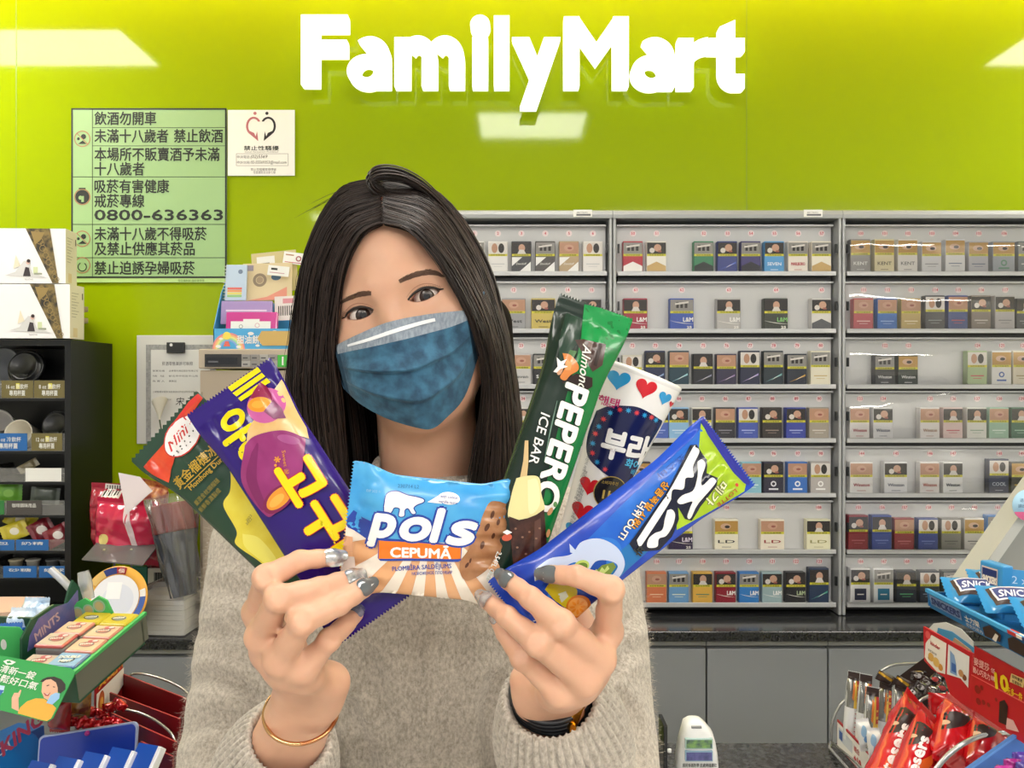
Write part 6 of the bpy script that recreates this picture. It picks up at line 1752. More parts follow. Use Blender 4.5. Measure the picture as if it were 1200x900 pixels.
RHAND = dict(
    wrist=(648, 822, .540), elbow=(.075, .68, 1.04), wr=.0160,
    meta=[((668, 812, .533), (712, 740, .489)), ((660, 812, .529), (703, 773, .478)), ((648, 811, .527), (685, 797, .474)), ((632, 812, .531), (655, 811, .478))],
    fingers=dict(
        index=[(712, 740, .489, 8.5), (716, 691, .462, 7.4), (676, 675, .461, 6.2), (645, 673, .470, 5.0)],
        middle=[(703, 773, .478, 8.8), (658, 731, .452, 7.6), (622, 701, .458, 6.4), (595, 680, .474, 5.1)],
        ring=[(685, 797, .474, 8.7), (630, 754, .453, 7.3), (594, 723, .462, 6.1), (571, 704, .480, 4.9)],
        pinky=[(655, 811, .478, 7.8), (612, 772, .472, 6.4), (592, 742, .482, 5.5), (581, 722, .490, 4.4)],
        thumb=[(664, 806, .552, 11.7), (690, 752, .553, 10.3), (672, 708, .553, 8.8), (645, 684, .549, 7.1)]),
    ulnar=[(616, 796, .524, 10.5), (630, 826, .540, 12)])
def hand(hd):
    W = J(hd['wrist']); Eb = np.array(hd['elbow'])
    pts = [W] + [J(p[:3]) for c in hd['fingers'].values() for p in c] + [W + (Eb - W) * .5]
    lo = np.min(pts, 0) - .03; hi = np.max(pts, 0) + .03
    pm = Field(lo, hi, .00105); CREASE = []
    side = np.array((.009, .002, .0))
    for sg in (-1, 1):
        pm.cap(W + sg * side, W + sg * side * 1.3 + (Eb - W) * .6, hd['wr'] - .002, .024, k=.01)
    for (a, b), r in zip(hd['meta'], (.0092, .0092, .0092, .0085)):
        pm.cap(J(a), J(b), .0125, r, k=.010)
    ms = [J(b) for _, b in hd['meta']]
    for a, b in zip(ms[:-1], ms[1:]): pm.cap(a + (W - a) * .2, b + (W - b) * .2, .0095, .0095, k=.010)
    u0, u1 = hd['ulnar']
    pm.cap(J(u0[:3]), J(u1[:3]), u0[3] / 1000, u1[3] / 1000, k=.016)
    for nm, ch in hd['fingers'].items():
        fg = pm.like()
        for a, b in zip(ch[:-1], ch[1:]):
            fg.cap(J(a[:3]), J(b[:3]), a[3] / 1000, b[3] / 1000, k=.003)
        # fuller pads between the joints, bony tops on them
        for i, (a, b) in enumerate(zip(ch[:-1], ch[1:])):
            m = (J(a[:3]) + J(b[:3])) / 2 + np.array((0, .0022, -.0005)); fg.ell(m, (b[3] / 1000 * .95,) * 3, k=.004)
        if nm != 'thumb':
            for q_, (pa, pb) in ((1, ch[1:3]), (2, ch[2:4])):      # creases over the joints
                jp = J(ch[q_][:3]); ax2 = J(pb[:3]) - J(pa[:3]); ax2 /= np.linalg.norm(ax2)
                nn = np.array((0, -1.0, .25)); nn -= ax2 * (nn @ ax2); nn /= np.linalg.norm(nn); sd_ = np.cross(ax2, nn); r_ = ch[q_][3] / 1000
                for o_ in (-.0022, .0, .0022) if q_ == 1 else (-.0010, .0012):
                    cc = jp + ax2 * o_ + nn * (r_ + .0011)
                    CREASE.append((cc - sd_ * r_ * .5, cc + sd_ * r_ * .5))
            for p in ch[1:2]: fg.ell(J(p[:3]) + np.array((0, -.0012, .0006)), (p[3] / 1000 * .96,) * 3, k=.004)
            tip = J(ch[3][:3]); dr = tip - J(ch[2][:3]); dr /= np.linalg.norm(dr)
            fg.cap(tip, tip + dr * .0028, ch[3][3] / 1000, ch[3][3] / 1000 * .86, k=.003)
        pm.join(fg, .0065)
    for a_, b_ in CREASE: pm.cap(a_, b_, .0012, .0012, k=.0016, sub=True)
    V, Q = pm.mesh()
    return relax(V, Q, 2, .4), Q
VL, QL = hand(LHAND); VR, QR = hand(RHAND)
print('hands', len(VL), len(VR))
# torso, arms and legs (mostly under the clothes)
SHL, SHR = np.array((-.245, .80, 1.295)), np.array((.065, .80, 1.295))
tb = Field((-.42, .58, .0), (.25, 1.02, 1.42), .006)
tb.ell((-.09, .815, 1.20), (.135, .085, .17), k=.0); tb.ell((-.09, .815, 1.0), (.125, .085, .2), k=.05); tb.ell((-.09, .82, .88), (.155, .095, .12), k=.05)
tb.cap(neck_b + (0, 0, .03), neck_b - (0, 0, .06), .05, .055, k=.03)
for sh, hd in ((SHL, LHAND), (SHR, RHAND)):
    W = J(hd['wrist']); Eb = np.array(hd['elbow'])
    tb.cap(neck_b - (0, 0, .02), sh, .04, .045, k=.03); tb.cap(sh, Eb, .043, .036, k=.02); tb.cap(Eb, Eb + (W - Eb) * .6, .034, .028, k=.02)
for s in (-1, 1):
    tb.cap((-.09 + s * .08, .82, .85), (-.09 + s * .075, .815, .48), .075, .05, k=.04); tb.cap((-.09 + s * .075, .815, .48), (-.09 + s * .075, .83, .09), .05, .033, k=.03)
    tb.cap((-.09 + s * .078, .84, .05), (-.09 + s * .085, .72, .035), .034, .028, k=.02)
VT, QT = tb.mesh(); VT = relax(VT, QT, 2)
off = 0; VV = []; QQ = []
for V, Q in ((Vh, Fh), (VL, QL), (VR, QR), (VT, QT)):
    VV.append(V); QQ.append(Q + off); off += len(V)
np_obj('body', np.concatenate(VV), np.concatenate(QQ), [skin], woman)

# ---- eyes, lashes, brows
scl = mat('d6ccc6', .25, coat=.6); iris = mat('2e1f18', .3, coat=.25); pup = mat('070505', .15, coat=.5)
cam_p = Vector((0, 0, CAM_Z))
for s in (-1, 1):
    c = Vector(H(*EYE[s])); z = (cam_p - c).normalized()
    g = G(Matrix.Translation(c) @ z.to_track_quat('Z', 'Y').to_matrix().to_4x4())
    r = .0127; n = 32
    angs = [0, 6, 10, 14, 20, 26, 32.5, 34, 40, 55, 75, 100, 140, 180]
    rows = [(r * math.sin(math.radians(a)), r * math.cos(math.radians(a)) + (.0007 if a < 30 else 0)) for a in angs]
    for i in range(len(rows) - 1):
        m = pup if angs[i + 1] <= 14 else iris if angs[i + 1] <= 32.5 else scl
        g.lathe([rows[i + 1], rows[i]], m, n, cap=False)
    g.build('eye', woman)
def on_face(px, py, lift=.0004):
    o = cam_p; d = (P(px, py, 1.0) - o).normalized()
    h = bvh_face.ray_cast(o, d)
    return (h[0] - d * lift) if h[0] is not None else P(px, py, .7)
def hit_local(x, z, lift):
    o = HM @ Vector((x, -.2, z)); d = hy
    h = bvh_face.ray_cast(o, d)
    return (h[0] - d * lift) if h[0] is not None else HM @ Vector((x, 0, z))
lash = mat('1c1412', .5); crease_shade = mat('a9755c', .6)
for s in (-1, 1):
    cx = EYE[s][0]
    RU = (AW ** 2 + AU ** 2) / (2 * AU); RL = (AW ** 2 + AL ** 2) / (2 * AL)
    up = []; lo = []; cr = []
    for i in range(25):
        x = -AW * 1.0 + 2 * AW * i / 24
        zU = math.sqrt(max(0, RU * RU - x * x)) + AU - RU + s * x * .07
        zL = -(math.sqrt(max(0, RL * RL - x * x)) + AL - RL) + s * x * .07
        up.append(hit_local(cx + x, zU + .0006, .0004)); lo.append(hit_local(cx + x, zL - .0004, .0))
        cr.append(hit_local(cx + x * 1.04, zU + .0030 + .0012 * (1 - (x / AW) ** 2), .0))
    ou = 1 if s > 0 else -1
    k = up if s > 0 else up[::-1]
    tail = hit_local(cx + s * (AW + .0032), s * s * .0010 + .0006, .0004)
    g = G(); q = k + [tail]; g.tube(q, [.0004 + .0010 * math.sin(PI * min(1, .15 + .8 * i / len(q))) for i in range(len(q))], lash, n=6)
    for i in range(2, len(k), 1):
        b = k[i]; L = .0022 + .0028 * i / len(k)
        tip_ = b + hz * L * .55 - hy * L * .7 + hx * s * L * (.15 + .7 * (i / len(k) - .4))
        g.tube([b, (b + tip_) / 2 - hz * .0003, tip_], [.00026, .0002, .00005], lash, n=3, caps=False)
    g.build('eyelashes', woman)
    g = G(); g.tube(cr, [.00012 + .00028 * math.sin(PI * i / 24) for i in range(25)], crease_shade, n=5); g.tube(lo, [.0001 + .0003 * math.sin(PI * i / 24) for i in range(25)], mat('8a5a48', .5), n=5); g.build('eyelid_crease', woman)  # upper line: darker skin tone stands in for the shade of the fold
browm = mat('6a4f40', .75, name='brow')
brows = [([(396, 357), (406, 348.5), (420, 342.8), (435, 341.2)], [(396, 357.6), (407, 353), (420, 348.4), (435, 346)], -1),
         ([(467, 328.5), (482, 320.6), (499, 316.2), (511, 317.8), (521, 324)], [(469, 332), (482, 326.6), (497, 322.6), (509, 322.6), (521, 324.6)], 1)]
for up_, lo_, sg in brows:
    n_ = 24
    A = spline([(*p, 0) for p in up_], n_); B = spline([(*p, 0) for p in lo_], n_)
    g = G(); v = []
    for a_, b_ in zip(A, B):
        for k in range(5): v.append(on_face(*(a_ + (b_ - a_) * k / 4)[:2], .0004)[:])
    g.add(v, [(i * 5 + k, (i + 1) * 5 + k, (i + 1) * 5 + k + 1, i * 5 + k + 1)[::-1] for i in range(n_ - 1) for k in range(4)], browm, True)
    for _ in range(220):
        i = random.randrange(n_); p_ = A[i] + (B[i] - A[i]) * random.uniform(-.12, 1.05); j = min(n_ - 1, max(0, i + (1 if sg > 0 else -1) * 2)) 
        dirv = (A[j] - A[i]) if j != i else np.zeros(3)
        a_ = on_face(p_[0], p_[1], .0004); e_ = on_face(p_[0] + dirv[0] * .8, p_[1] + dirv[1] * .8 - .4, .0009)
        g.tube([a_, e_], [.00022, .00006], browm, n=3, caps=False)
    g.build('eyebrow', woman)

# ---- nails
bvL = BVHTree.FromPolygons([tuple(v) for v in VL], [tuple(q) for q in QL]); bvR = BVHTree.FromPolygons([tuple(v) for v in VR], [tuple(q) for q in QR])
def nail(hd, nm, m, tw=0.0, spot=None):
    ch = hd['fingers'][nm]
    tip = Vector(J(ch[3][:3])); dr = (tip - Vector(J(ch[2][:3]))).normalized(); r = ch[3][3] / 1000
    nrm = Vector((tw, -1, .25)); nrm = (nrm - dr * nrm.dot(dr)).normalized(); sd = dr.cross(nrm)
    g = G(); v = []; nu, nv = 12, 12
    for j in range(nv + 1):
        t = j / nv
        along = -.0060 + .0150 * t
        wid = 58 * min(1, (math.sqrt(max(0, 1 - ((t - .72) / .30) ** 2)) if t > .72 else 1)) * (math.sqrt(max(0, 1 - ((.2 - t) / .26) ** 2)) if t < .2 else 1)
        rr = r + .0007 - .0022 * max(0, t - .55) ** 1.5
        for i in range(nu + 1):
            a = math.radians(-wid + 2 * wid * i / nu)
            dv = nrm * math.cos(a) + sd * math.sin(a)
            o_ = tip + dr * along
            h_ = (bvL if hd is LHAND else bvR).ray_cast(o_ + dv * .012, -dv, .012)
            rq = min(rr + .0016, max(rr * .86, (h_[0] - o_).dot(dv) + .0007)) if h_[0] is not None else rr * .9
            v.append(o_ + dv * rq)
    fs = [(j * (nu + 1) + i, j * (nu + 1) + i + 1, (j + 1) * (nu + 1) + i + 1, (j + 1) * (nu + 1) + i) for j in range(nv) for i in range(nu)]
    c = v[fs[0][1]] - v[fs[0][0]]; d_ = v[fs[0][3]] - v[fs[0][0]]
    mid = fs[len(fs) // 2]
    if (v[mid[1]] - v[mid[0]]).cross(v[mid[3]] - v[mid[0]]).dot(nrm) < 0: fs = [q[::-1] for q in fs]
    g.add([p[:] for p in v], fs, m, True)
    if spot:
        for a0, b0, sz in spot:
            o = tip + dr * b0 + (nrm * math.cos(a0) + sd * math.sin(a0)) * (r + .0010)
            g.add([(o + dr * sz)[:], (o + sd * sz * .25)[:], (o - dr * sz)[:], (o - sd * sz * .25)[:]], [(0, 1, 2, 3), (3, 2, 1, 0)], mat('e4e4e6', .2, .3))
    g.build('fingernail', woman)
slv = mat('a3a3a8', .18, .7, hex2='dedcdc', vscale=260, name='silver_nail'); dgr = mat('5c6165', .12, coat=1.0, name='grey_nail')
nail(LHAND, 'index', slv); nail(LHAND, 'middle', slv); nail(LHAND, 'ring', dgr, spot=[(.2, .002, .0022), (-.3, -.001, .0012)]); nail(LHAND, 'pinky', slv)
nail(RHAND, 'index', dgr, spot=[(.1, .0, .0022), (-.5, .001, .0014)]); nail(RHAND, 'middle', dgr); nail(RHAND, 'ring', slv); nail(RHAND, 'pinky', slv)

# ---- mask
mk = mat('1f445e', .8, hex2='3a6c8a', vscale=75, sheen=.2, bump=.25, bscale=260, name='mask_blue'); mk_g = mat('7f8a98', .8, hex2='9aa4b0', vscale=160, bump=.4, bscale=500, stretch=(3, 1, 1), name='mask_band'); mk_d = mat('1b3d55', .8, var=.1, vscale=80); mk_w = mat('e2e4e8', .4)
top = spline([(391, 406, 0), (420, 391.5, 0), (455, 377.5, 0), (500, 368.5, 0), (555, 362.5, 0)], 49)
bot = spline([(405, 458, 0), (423, 474, 0), (452, 490, 0), (485, 500.5, 0), (506, 502.5, 0), (524, 489, 0), (545, 464, 0), (562, 414, 0)], 49)
nu, nv = 48, 66
mv = []; mz = []
for j in range(nv + 1):
    w = j / nv
    for i in range(nu + 1):
        u = i / nu
        t_, b_ = top[i], bot[i]
        px = t_[0] + (b_[0] - t_[0]) * w; py = t_[1] + (b_[1] - t_[1]) * w
        a = (u - .47) / .5
        Y = .671 + .042 * abs(a) ** 2.1 + .010 * (1 - math.sin(PI * min(1, .18 + w * .75)))
        Y += .010 * max(0, w - .75) / .25 * (1 - abs(a) ** 2)
        if w < .12: Y += (.12 - w) * .07 * (1 - min(1, abs(a)) ** 2)
        # pleats: each fold overlaps the one below
        fade = min(1, (1 - abs(a)) * 2.2 + .15)
        for wp in (.46, .74):
            d = w - wp
            if -.16 < d <= 0: Y -= .0060 * fade * (1 + d / .16)
            elif 0 < d < .012: Y -= .0060 * fade * (1 - d / .012)
        Y += .0012 * noise.noise(Vector((u * 7, w * 6, 1.7)))
        Y -= .0015 * math.exp(-((u - .47) / .035) ** 2) * (w > .3)
        mz.append((px, py, Y))
MY = np.array([q[2] for q in mz]).reshape(nv + 1, nu + 1)
FY = MY.copy()
for k_, q in enumerate(mz):
    h = bvh_face.ray_cast(cam_p, (P(q[0], q[1], 1.0) - cam_p).normalized())
    if h[0] is not None: FY[k_ // (nu + 1), k_ % (nu + 1)] = min(FY[k_ // (nu + 1), k_ % (nu + 1)], h[0].y - .0045)
push = FY - MY
for _ in range(14):                      # the cloth bridges smoothly over nose and chin
    e_ = np.pad(push, 1, mode='edge')
    push = np.minimum(push, (e_[:-2, 1:-1] + e_[2:, 1:-1] + e_[1:-1, :-2] + e_[1:-1, 2:]) / 4)
MY = MY + push
mv = [P(q[0], q[1], MY[k_ // (nu + 1), k_ % (nu + 1)])[:] for k_, q in enumerate(mz)]
g = G()
def quad(i, j): return (j * (nu + 1) + i, (j + 1) * (nu + 1) + i, (j + 1) * (nu + 1) + i + 1, j * (nu + 1) + i + 1)
for m, cond in ((mk_g, lambda i, j: j < 12 and 1 <= i < 46), (mk_d, lambda i, j: i >= 46 or (i < 2 and j >= 12) or i < 1), (mk, lambda i, j: j >= 12 and 2 <= i < 46)):
    g.add(mv, [quad(i, j) for j in range(nv) for i in range(nu) if cond(i, j)], m, True)
g.build('face_mask', woman)
msk = woman.children[-1]
sol = msk.modifiers.new('thickness', 'SOLIDIFY'); sol.thickness = .0012; sol.offset = -1
def mpt(u, w, lift=.001):
    i, j = min(nu - 1e-6, u * nu), min(nv - 1e-6, w * nv); a, b = int(i), int(j); x, y = i - a, j - b
    q = [Vector(mv[(b + dj) * (nu + 1) + a + di]) for dj in (0, 1) for di in (0, 1)]
    p = (q[0] * (1 - x) + q[1] * x) * (1 - y) + (q[2] * (1 - x) + q[3] * x) * y
    return p - p.__sub__(cam_p).normalized() * lift
g = G(); v = []
for i in range(31):
    u = .13 + .66 * i / 30
    w0 = .062 + .02 * math.sin(u * 5)
    v += [mpt(u, w0)[:], mpt(u, w0 + .035)[:]]
g.add(v, [(2 * i, 2 * i + 1, 2 * i + 3, 2 * i + 2) for i in range(30)], mk_w, True); g.build('nose_strip', msk, 'white nose strip')
g = G()
for u, (ex, ey, ez) in ((0, (-.074, .075, -.01)), (1, (.074, .075, -.01))):
    for w in (0.03, .95):
        a = mpt(u, w, 0); b = Vector(H(ex, ey, ez + (.02 if w < .5 else -.02)))
        m_ = (a + b) / 2 + hx * (.008 if u else -.008)
        g.tube([a, m_, b], .0014, mk_d, n=6)
g.build('ear_loops', msk)

# ---- sweater
knit = bpy.data.materials.new('wool_knit'); knit.use_nodes = True
nt = knit.node_tree; b = nt.nodes['Principled BSDF']; b.inputs['Roughness'].default_value = .95; b.inputs['Specular IOR Level'].default_value = .15; b.inputs['Sheen Weight'].default_value = .35
tc = nt.nodes.new('ShaderNodeTexCoord'); n1 = nt.nodes.new('ShaderNodeTexNoise'); n1.inputs['Scale'].default_value = 300; n1.inputs['Detail'].default_value = 6; n1.inputs['Roughness'].default_value = .7
mp_ = nt.nodes.new('ShaderNodeMapping'); mp_.inputs['Scale'].default_value = (1.0, 1, .7)
nt.links.new(tc.outputs['Object'], mp_.inputs[0]); nt.links.new(mp_.outputs[0], n1.inputs['Vector'])
cr_ = nt.nodes.new('ShaderNodeValToRGB'); cr_.color_ramp.elements[0].position = .3; cr_.color_ramp.elements[1].position = .7
cr_.color_ramp.elements[0].color = (*lin('8d8376'), 1); cr_.color_ramp.elements[1].color = (*lin('d6ccbf'), 1)
nt.links.new(n1.outputs['Fac'], cr_.inputs[0]); nt.links.new(cr_.outputs[0], b.inputs['Base Color'])
bp_ = nt.nodes.new('ShaderNodeBump'); bp_.inputs['Strength'].default_value = .7; bp_.inputs['Distance'].default_value = .003
nt.links.new(n1.outputs['Fac'], bp_.inputs['Height']); nt.links.new(bp_.outputs[0], b.inputs['Normal'])

sw = Field((-.40, .54, .74), (.23, 1.0, 1.42), .0034)
sw.ell((-.09, .808, 1.19), (.165, .107, .17), k=0); sw.ell((-.09, .81, .98), (.168, .112, .20), k=.06); sw.cap((-.17, .81, .84), (-.01, .81, .84), .10, .10, k=.05)
sw.cap(neck_b + (0, -.01, .01), neck_b - (0, 0, .05), .066, .08, k=.03)
CUFF = []
for sh, hd, ct in ((SHL, LHAND, .050), (SHR, RHAND, -.008)):
    W = J(hd['wrist']); Eb = np.array(hd['elbow']); ax_ = (Eb - W) / np.linalg.norm(Eb - W)
    c0 = W + ax_ * ct; CUFF.append((c0, ax_))
    out_ = np.array((-1.0 if sh is SHL else 1.0, 0, 0))
    arm = sw.like()
    sw.cap(neck_b - (0, 0, .035), sh, .055, .062, k=.03)
    arm.cap(sh, Eb + out_ * .004, .066, .060, k=.02)
    a = c0 + ax_ * .058; m_ = a + (Eb - a) * .5 + out_ * .004 - np.array((0, 0, .006))
    arm.cap(a, m_, .044, .053, k=.01); arm.cap(m_, Eb, .052, .058, k=.02)
    sw.join(arm, .012)
for c0, ax_ in CUFF: sw.cap(c0 - ax_ * .03, c0 + ax_ * .085, .027, .029, k=.004, sub=True)
sw.cap(neck_b + (0, -.012, .06), neck_b + (0, .0, .0), .058, .054, k=.006, sub=True)
Vs, Qs = sw.mesh(); Vs = relax(Vs, Qs, 3)
Ns = normals(Vs, Qs)
px, py = sidewards(Vs)
front = Ns[:, 1] < .35
def fold(path, amp, w):
    q = spline([(*p, 0) for p in path], 40)[:, :2]
    D = np.sqrt(np.min((px[:, None] - q[None, :, 0]) ** 2 + (py[:, None] - q[None, :, 1]) ** 2, axis=1))
    return np.clip(-Ns[:, 1] * 1.6 - .25, 0, 1) * (-amp * np.exp(-(D / w) ** 2) + amp * .6 * np.exp(-((D - w * 1.9) / w) ** 2))
disp = np.zeros(len(Vs))
for path, amp, w in (([(200, 808), (245, 792), (285, 806), (305, 830)], .006, 9), ([(225, 738), (262, 742), (300, 730)], .004, 9), ([(212, 860), (250, 842), (290, 850)], .004, 10), ([(255, 690), (300, 700), (330, 740)], .0035, 10),
                     ([(770, 752), (735, 765), (712, 785)], .006, 9), ([(700, 820), (735, 832), (752, 870), (750, 910)], .005, 10), ([(580, 800), (572, 840), (580, 900)], .005, 10), ([(760, 700), (738, 720), (728, 750)], .004, 10),
                     ([(430, 770), (445, 830), (440, 900)], .004, 14), ([(540, 760), (525, 830), (530, 900)], .004, 14), ([(480, 720), (485, 800), (470, 860)], .003, 16), ([(410, 830), (425, 870), (430, 910)], .005, 10)):
    disp += fold(path, amp, w)
disp += np.array([.0030 * noise.noise(Vector((*(v * 16),))) + .0006 * noise.noise(Vector((*(v * 40),))) for v in Vs])
Vs = Vs + Ns * disp[:, None]
np_obj('sweater', Vs, Qs, [knit], woman)
swo = woman.children[-1]
# ribbed cuffs and collar
def ribbed(name, rings, ribs, amp, n):
    """rings: (centre, axis, radius x, radius y, rib strength) from the inside of the rim to the sleeve"""
    v = []
    for c, a, rx, ry, k in rings:
        a = Vector(a).normalized(); sx = (Vector((1, 0, 0)) - a * a.x).normalized(); sy = a.cross(sx)
        for j in range(n):
            t = 2 * PI * j / n
            w = 1 + amp * k * (abs(math.sin(t * ribs / 2)) - .5) * 2
            v.append((Vector(c) + sx * math.cos(t) * rx * w + sy * math.sin(t) * ry * w)[:])
    g = G(); m = len(rings)
    fs = [(i * n + j, i * n + (j + 1) % n, (i + 1) * n + (j + 1) % n, (i + 1) * n + j) for i in range(m - 1) for j in range(n)]
    a, b_, c = (Vector(v[fs[n * (m - 2)][i]]) for i in (0, 1, 2))
    cc = Vector(rings[-2][0])
    if (b_ - a).cross(c - b_).dot(a - cc) < 0: fs = [q[::-1] for q in fs]
    g.add(v, fs, knit, True); return g.build(name, swo)
for (c0, ax_), R0 in zip(CUFF, (.0285, .0315)):
    rr = []
    for t, r, k in ((.05, .0, 0), (.03, -.003, .3), (.012, -.0026, .5), (.003, -.002, .7), (-.001, .0005, .9), (-.0005, .0028, 1), (.003, .0052, 1), (.012, .0085, 1), (.022, .0120, 1), (.034, .0155, 1), (.046, .0180, .9), (.058, .0195, .6), (.072, .0200, 0)):
        r_ = R0 + r if r else R0 - .004
        rr.append((c0 + ax_ * t, ax_, r_, r_, k))
    ribbed('cuff', rr, 44, .032, 440)
nb = np.array(P(506, 556, .79)); na = np.array((.05, -.25, 1.0))
rr = [(nb + na * t, na, R_ * 1.0, R_ * .95, k) for t, R_, k in ((-.02, .050, 0), (0, .0535, .5), (.008, .054, .8), (.012, .0555, 1), (.0125, .058, 1), (.009, .0602, 1), (0, .0615, 1), (-.012, .064, 1), (-.022, .067, .5), (-.03, .069, 0))]
ribbed('collar', rr, 84, .02, 672)
# loose wool fibres
Nf = 42000
cen = Vs[Qs].mean(1); fn = np.cross(Vs[Qs[:, 2]] - Vs[Qs[:, 0]], Vs[Qs[:, 3]] - Vs[Qs[:, 1]]); fn /= np.maximum(1e-12, np.linalg.norm(fn, axis=1))[:, None]
ok = np.where((fn[:, 1] < .45) & (cen[:, 2] > 1.02))[0]
pick = rng.choice(ok, Nf)
a = cen[pick] + rng.normal(0, .0016, (Nf, 3)); dirn = fn[pick] * .75 + rng.normal(0, .55, (Nf, 3)) + np.array((0, 0, -.25)); dirn /= np.linalg.norm(dirn, axis=1)[:, None]
L = rng.uniform(.003, .0075, Nf)[:, None]; sdv = np.cross(dirn, rng.normal(0, 1, (Nf, 3))); sdv /= np.linalg.norm(sdv, axis=1)[:, None]
cur = rng.normal(0, .0012, (Nf, 3))
w = .00010
pts = np.stack([a - sdv * w, a + sdv * w, a + dirn * L * .55 + cur + sdv * w * .8, a + dirn * L * .55 + cur - sdv * w * .8, a + dirn * L + cur * .2], 1).reshape(-1, 3)
b5 = np.arange(Nf)[:, None] * 5
q1 = np.concatenate([b5 + 0, b5 + 1, b5 + 2, b5 + 3], 1); q2 = np.concatenate([b5 + 3, b5 + 2, b5 + 4, b5 + 4], 1)
me = bpy.data.meshes.new('wool_fuzz')
tri = np.concatenate([np.concatenate([b5, b5 + 1, b5 + 2], 1), np.concatenate([b5, b5 + 2, b5 + 3], 1), np.concatenate([b5 + 3, b5 + 2, b5 + 4], 1)])
fz = np_obj('wool_fuzz', pts, tri, [mat('cbc0b2', .9, sheen=.3)], swo); fz['kind'] = 'stuff'

# trousers and shoes, below the frame
den = mat('2a3346', .8, var=.15, vscale=60)
tr = Field((-.32, .66, .06), (.14, .98, .92), .008)
tr.ell((-.09, .82, .84), (.17, .105, .10), k=0)
for s in (-1, 1):
    tr.cap((-.09 + s * .08, .82, .80), (-.09 + s * .078, .818, .48), .084, .062, k=.03); tr.cap((-.09 + s * .078, .818, .48), (-.09 + s * .078, .832, .10), .062, .05, k=.02)
V, Q = tr.mesh(); np_obj('trousers', relax(V, Q, 2), Q, [den], woman)
for s in (-1, 1):
    sh_ = Field((-.09 + s * .085 - .07, .64, -.01), (-.09 + s * .085 + .07, .93, .12), .005)
    sh_.cap((-.09 + s * .078, .845, .055), (-.09 + s * .087, .72, .040), .044, .038, k=.01)
    sh_.d = np.maximum(sh_.d, (.003 - sh_.ax[2])[None, None, :]).astype(np.float32)
    V, Q = sh_.mesh(); np_obj('shoe', relax(V, Q, 1), Q, [mat('e3e0da', .6)], woman)

# ---- hair
hairm = mat('241c19', .42, spec=.4, name='hair'); hair2 = mat('3a2c26', .45, spec=.4, name='hair_brown'); hair3 = mat('15100e', .8, spec=.1, name='hair_black')
GL = [[(447, 262, .690), (425, 274, .686), (405, 311, .690), (395, 362, .700), (391, 405, .708), (393, 440, .720), (398, 500, .738), (402, 560, .742), (408, 620, .740)],
      [(446, 244, .702), (405, 264, .698), (381, 318, .706), (371, 388, .715), (368, 430, .720), (369, 470, .724), (375, 530, .730), (384, 580, .732), (390, 620, .732)],
      [(444, 225, .735), (396, 244, .738), (363, 308, .742), (353, 388, .745), (350, 430, .746), (350, 470, .746), (356, 540, .746), (366, 590, .746), (372, 625, .745)],
      [(444, 208, .770), (398, 223, .778), (362, 289, .785), (344, 378, .785), (340, 430, .785), (338, 475, .783), (343, 540, .778), (352, 600, .772), (360, 630, .770)]]
GR = [[(449, 262, .690), (480, 271, .684), (515, 310, .686), (545, 364, .697), (562, 410, .710), (566, 450, .722), (561, 505, .738), (552, 560, .742), (550, 600, .742)],
      [(450, 244, .702), (496, 262, .698), (536, 313, .704), (567, 376, .714), (580, 430, .722), (584, 480, .728), (585, 540, .733), (584, 590, .734), (582, 625, .734)],
      [(450, 225, .735), (504, 240, .738), (548, 300, .744), (578, 372, .748), (592, 430, .750), (598, 485, .751), (602, 545, .751), (602, 590, .750), (600, 630, .748)],
      [(450, 207, .770), (508, 224, .778), (556, 283, .785), (586, 366, .786), (600, 430, .785), (607, 485, .782), (612, 545, .776), (616, 600, .772), (615, 635, .770)]]
def sheet(Gd, ns, nt_):
    cols = np.array([spline([P(*p) for p in g_], nt_) for g_ in Gd])          # guide, along, xyz
    return np.array([spline(cols[:, k], ns) for k in range(nt_)]).transpose(1, 0, 2)   # across, along
SL, SR = sheet(GL, 60, 60), sheet(GR, 60, 60)
hv = []; hf = []; hm = []
def addv(V, Fl, m):
    n = sum(len(x) for x in hv); hv.append(np.asarray(V)); hf.extend([tuple(i + n for i in q) for q in Fl]); hm.extend([m] * len(Fl))
for S in (SL, SR):                                # under-layer: closed slab
    A = S + np.array((0, .007, 0)); B = S + np.array((0, .030, 0)); n, m = S.shape[:2]
    V = np.concatenate([A.reshape(-1, 3), B.reshape(-1, 3)])
    fs = [(i * m + j, i * m + j + 1, (i + 1) * m + j + 1, (i + 1) * m + j) for i in range(n - 1) for j in range(m - 1)]
    o = n * m
    fs += [tuple(x + o for x in q[::-1]) for q in fs]
    for i in range(n - 1): fs += [(i * m, (i + 1) * m, (i + 1) * m + o, i * m + o), (i * m + m - 1, (i + 1) * m + m - 1, (i + 1) * m + m - 1 + o, i * m + m - 1 + o)]
    for j in range(m - 1): fs += [(j, j + 1, j + 1 + o, j + o), ((n - 1) * m + j, (n - 1) * m + j + 1, (n - 1) * m + j + 1 + o, (n - 1) * m + j + o)]
    addv(V, fs, 2)
# back of the head and the length behind the neck
hb = Field((-.26, .70, 1.25), (.06, .99, 1.74), .004)
hb.ell(H(0, .088, .030), (.076, .088, .086), RH_, k=0)
hb.ell(H(0, -.005, -.06), (.075, .075, .12), RH_, k=.012, sub=True)
for x0, x1 in ((385, 375), (430, 420), (480, 480), (530, 545), (565, 590)):
    hb.cap(P(x0, 380, .86), P(x1, 610, .855), .034, .026, k=.03)
V, Q = hb.mesh(); V = relax(V, Q, 3); addv(V, [tuple(q) for q in Q], 2)
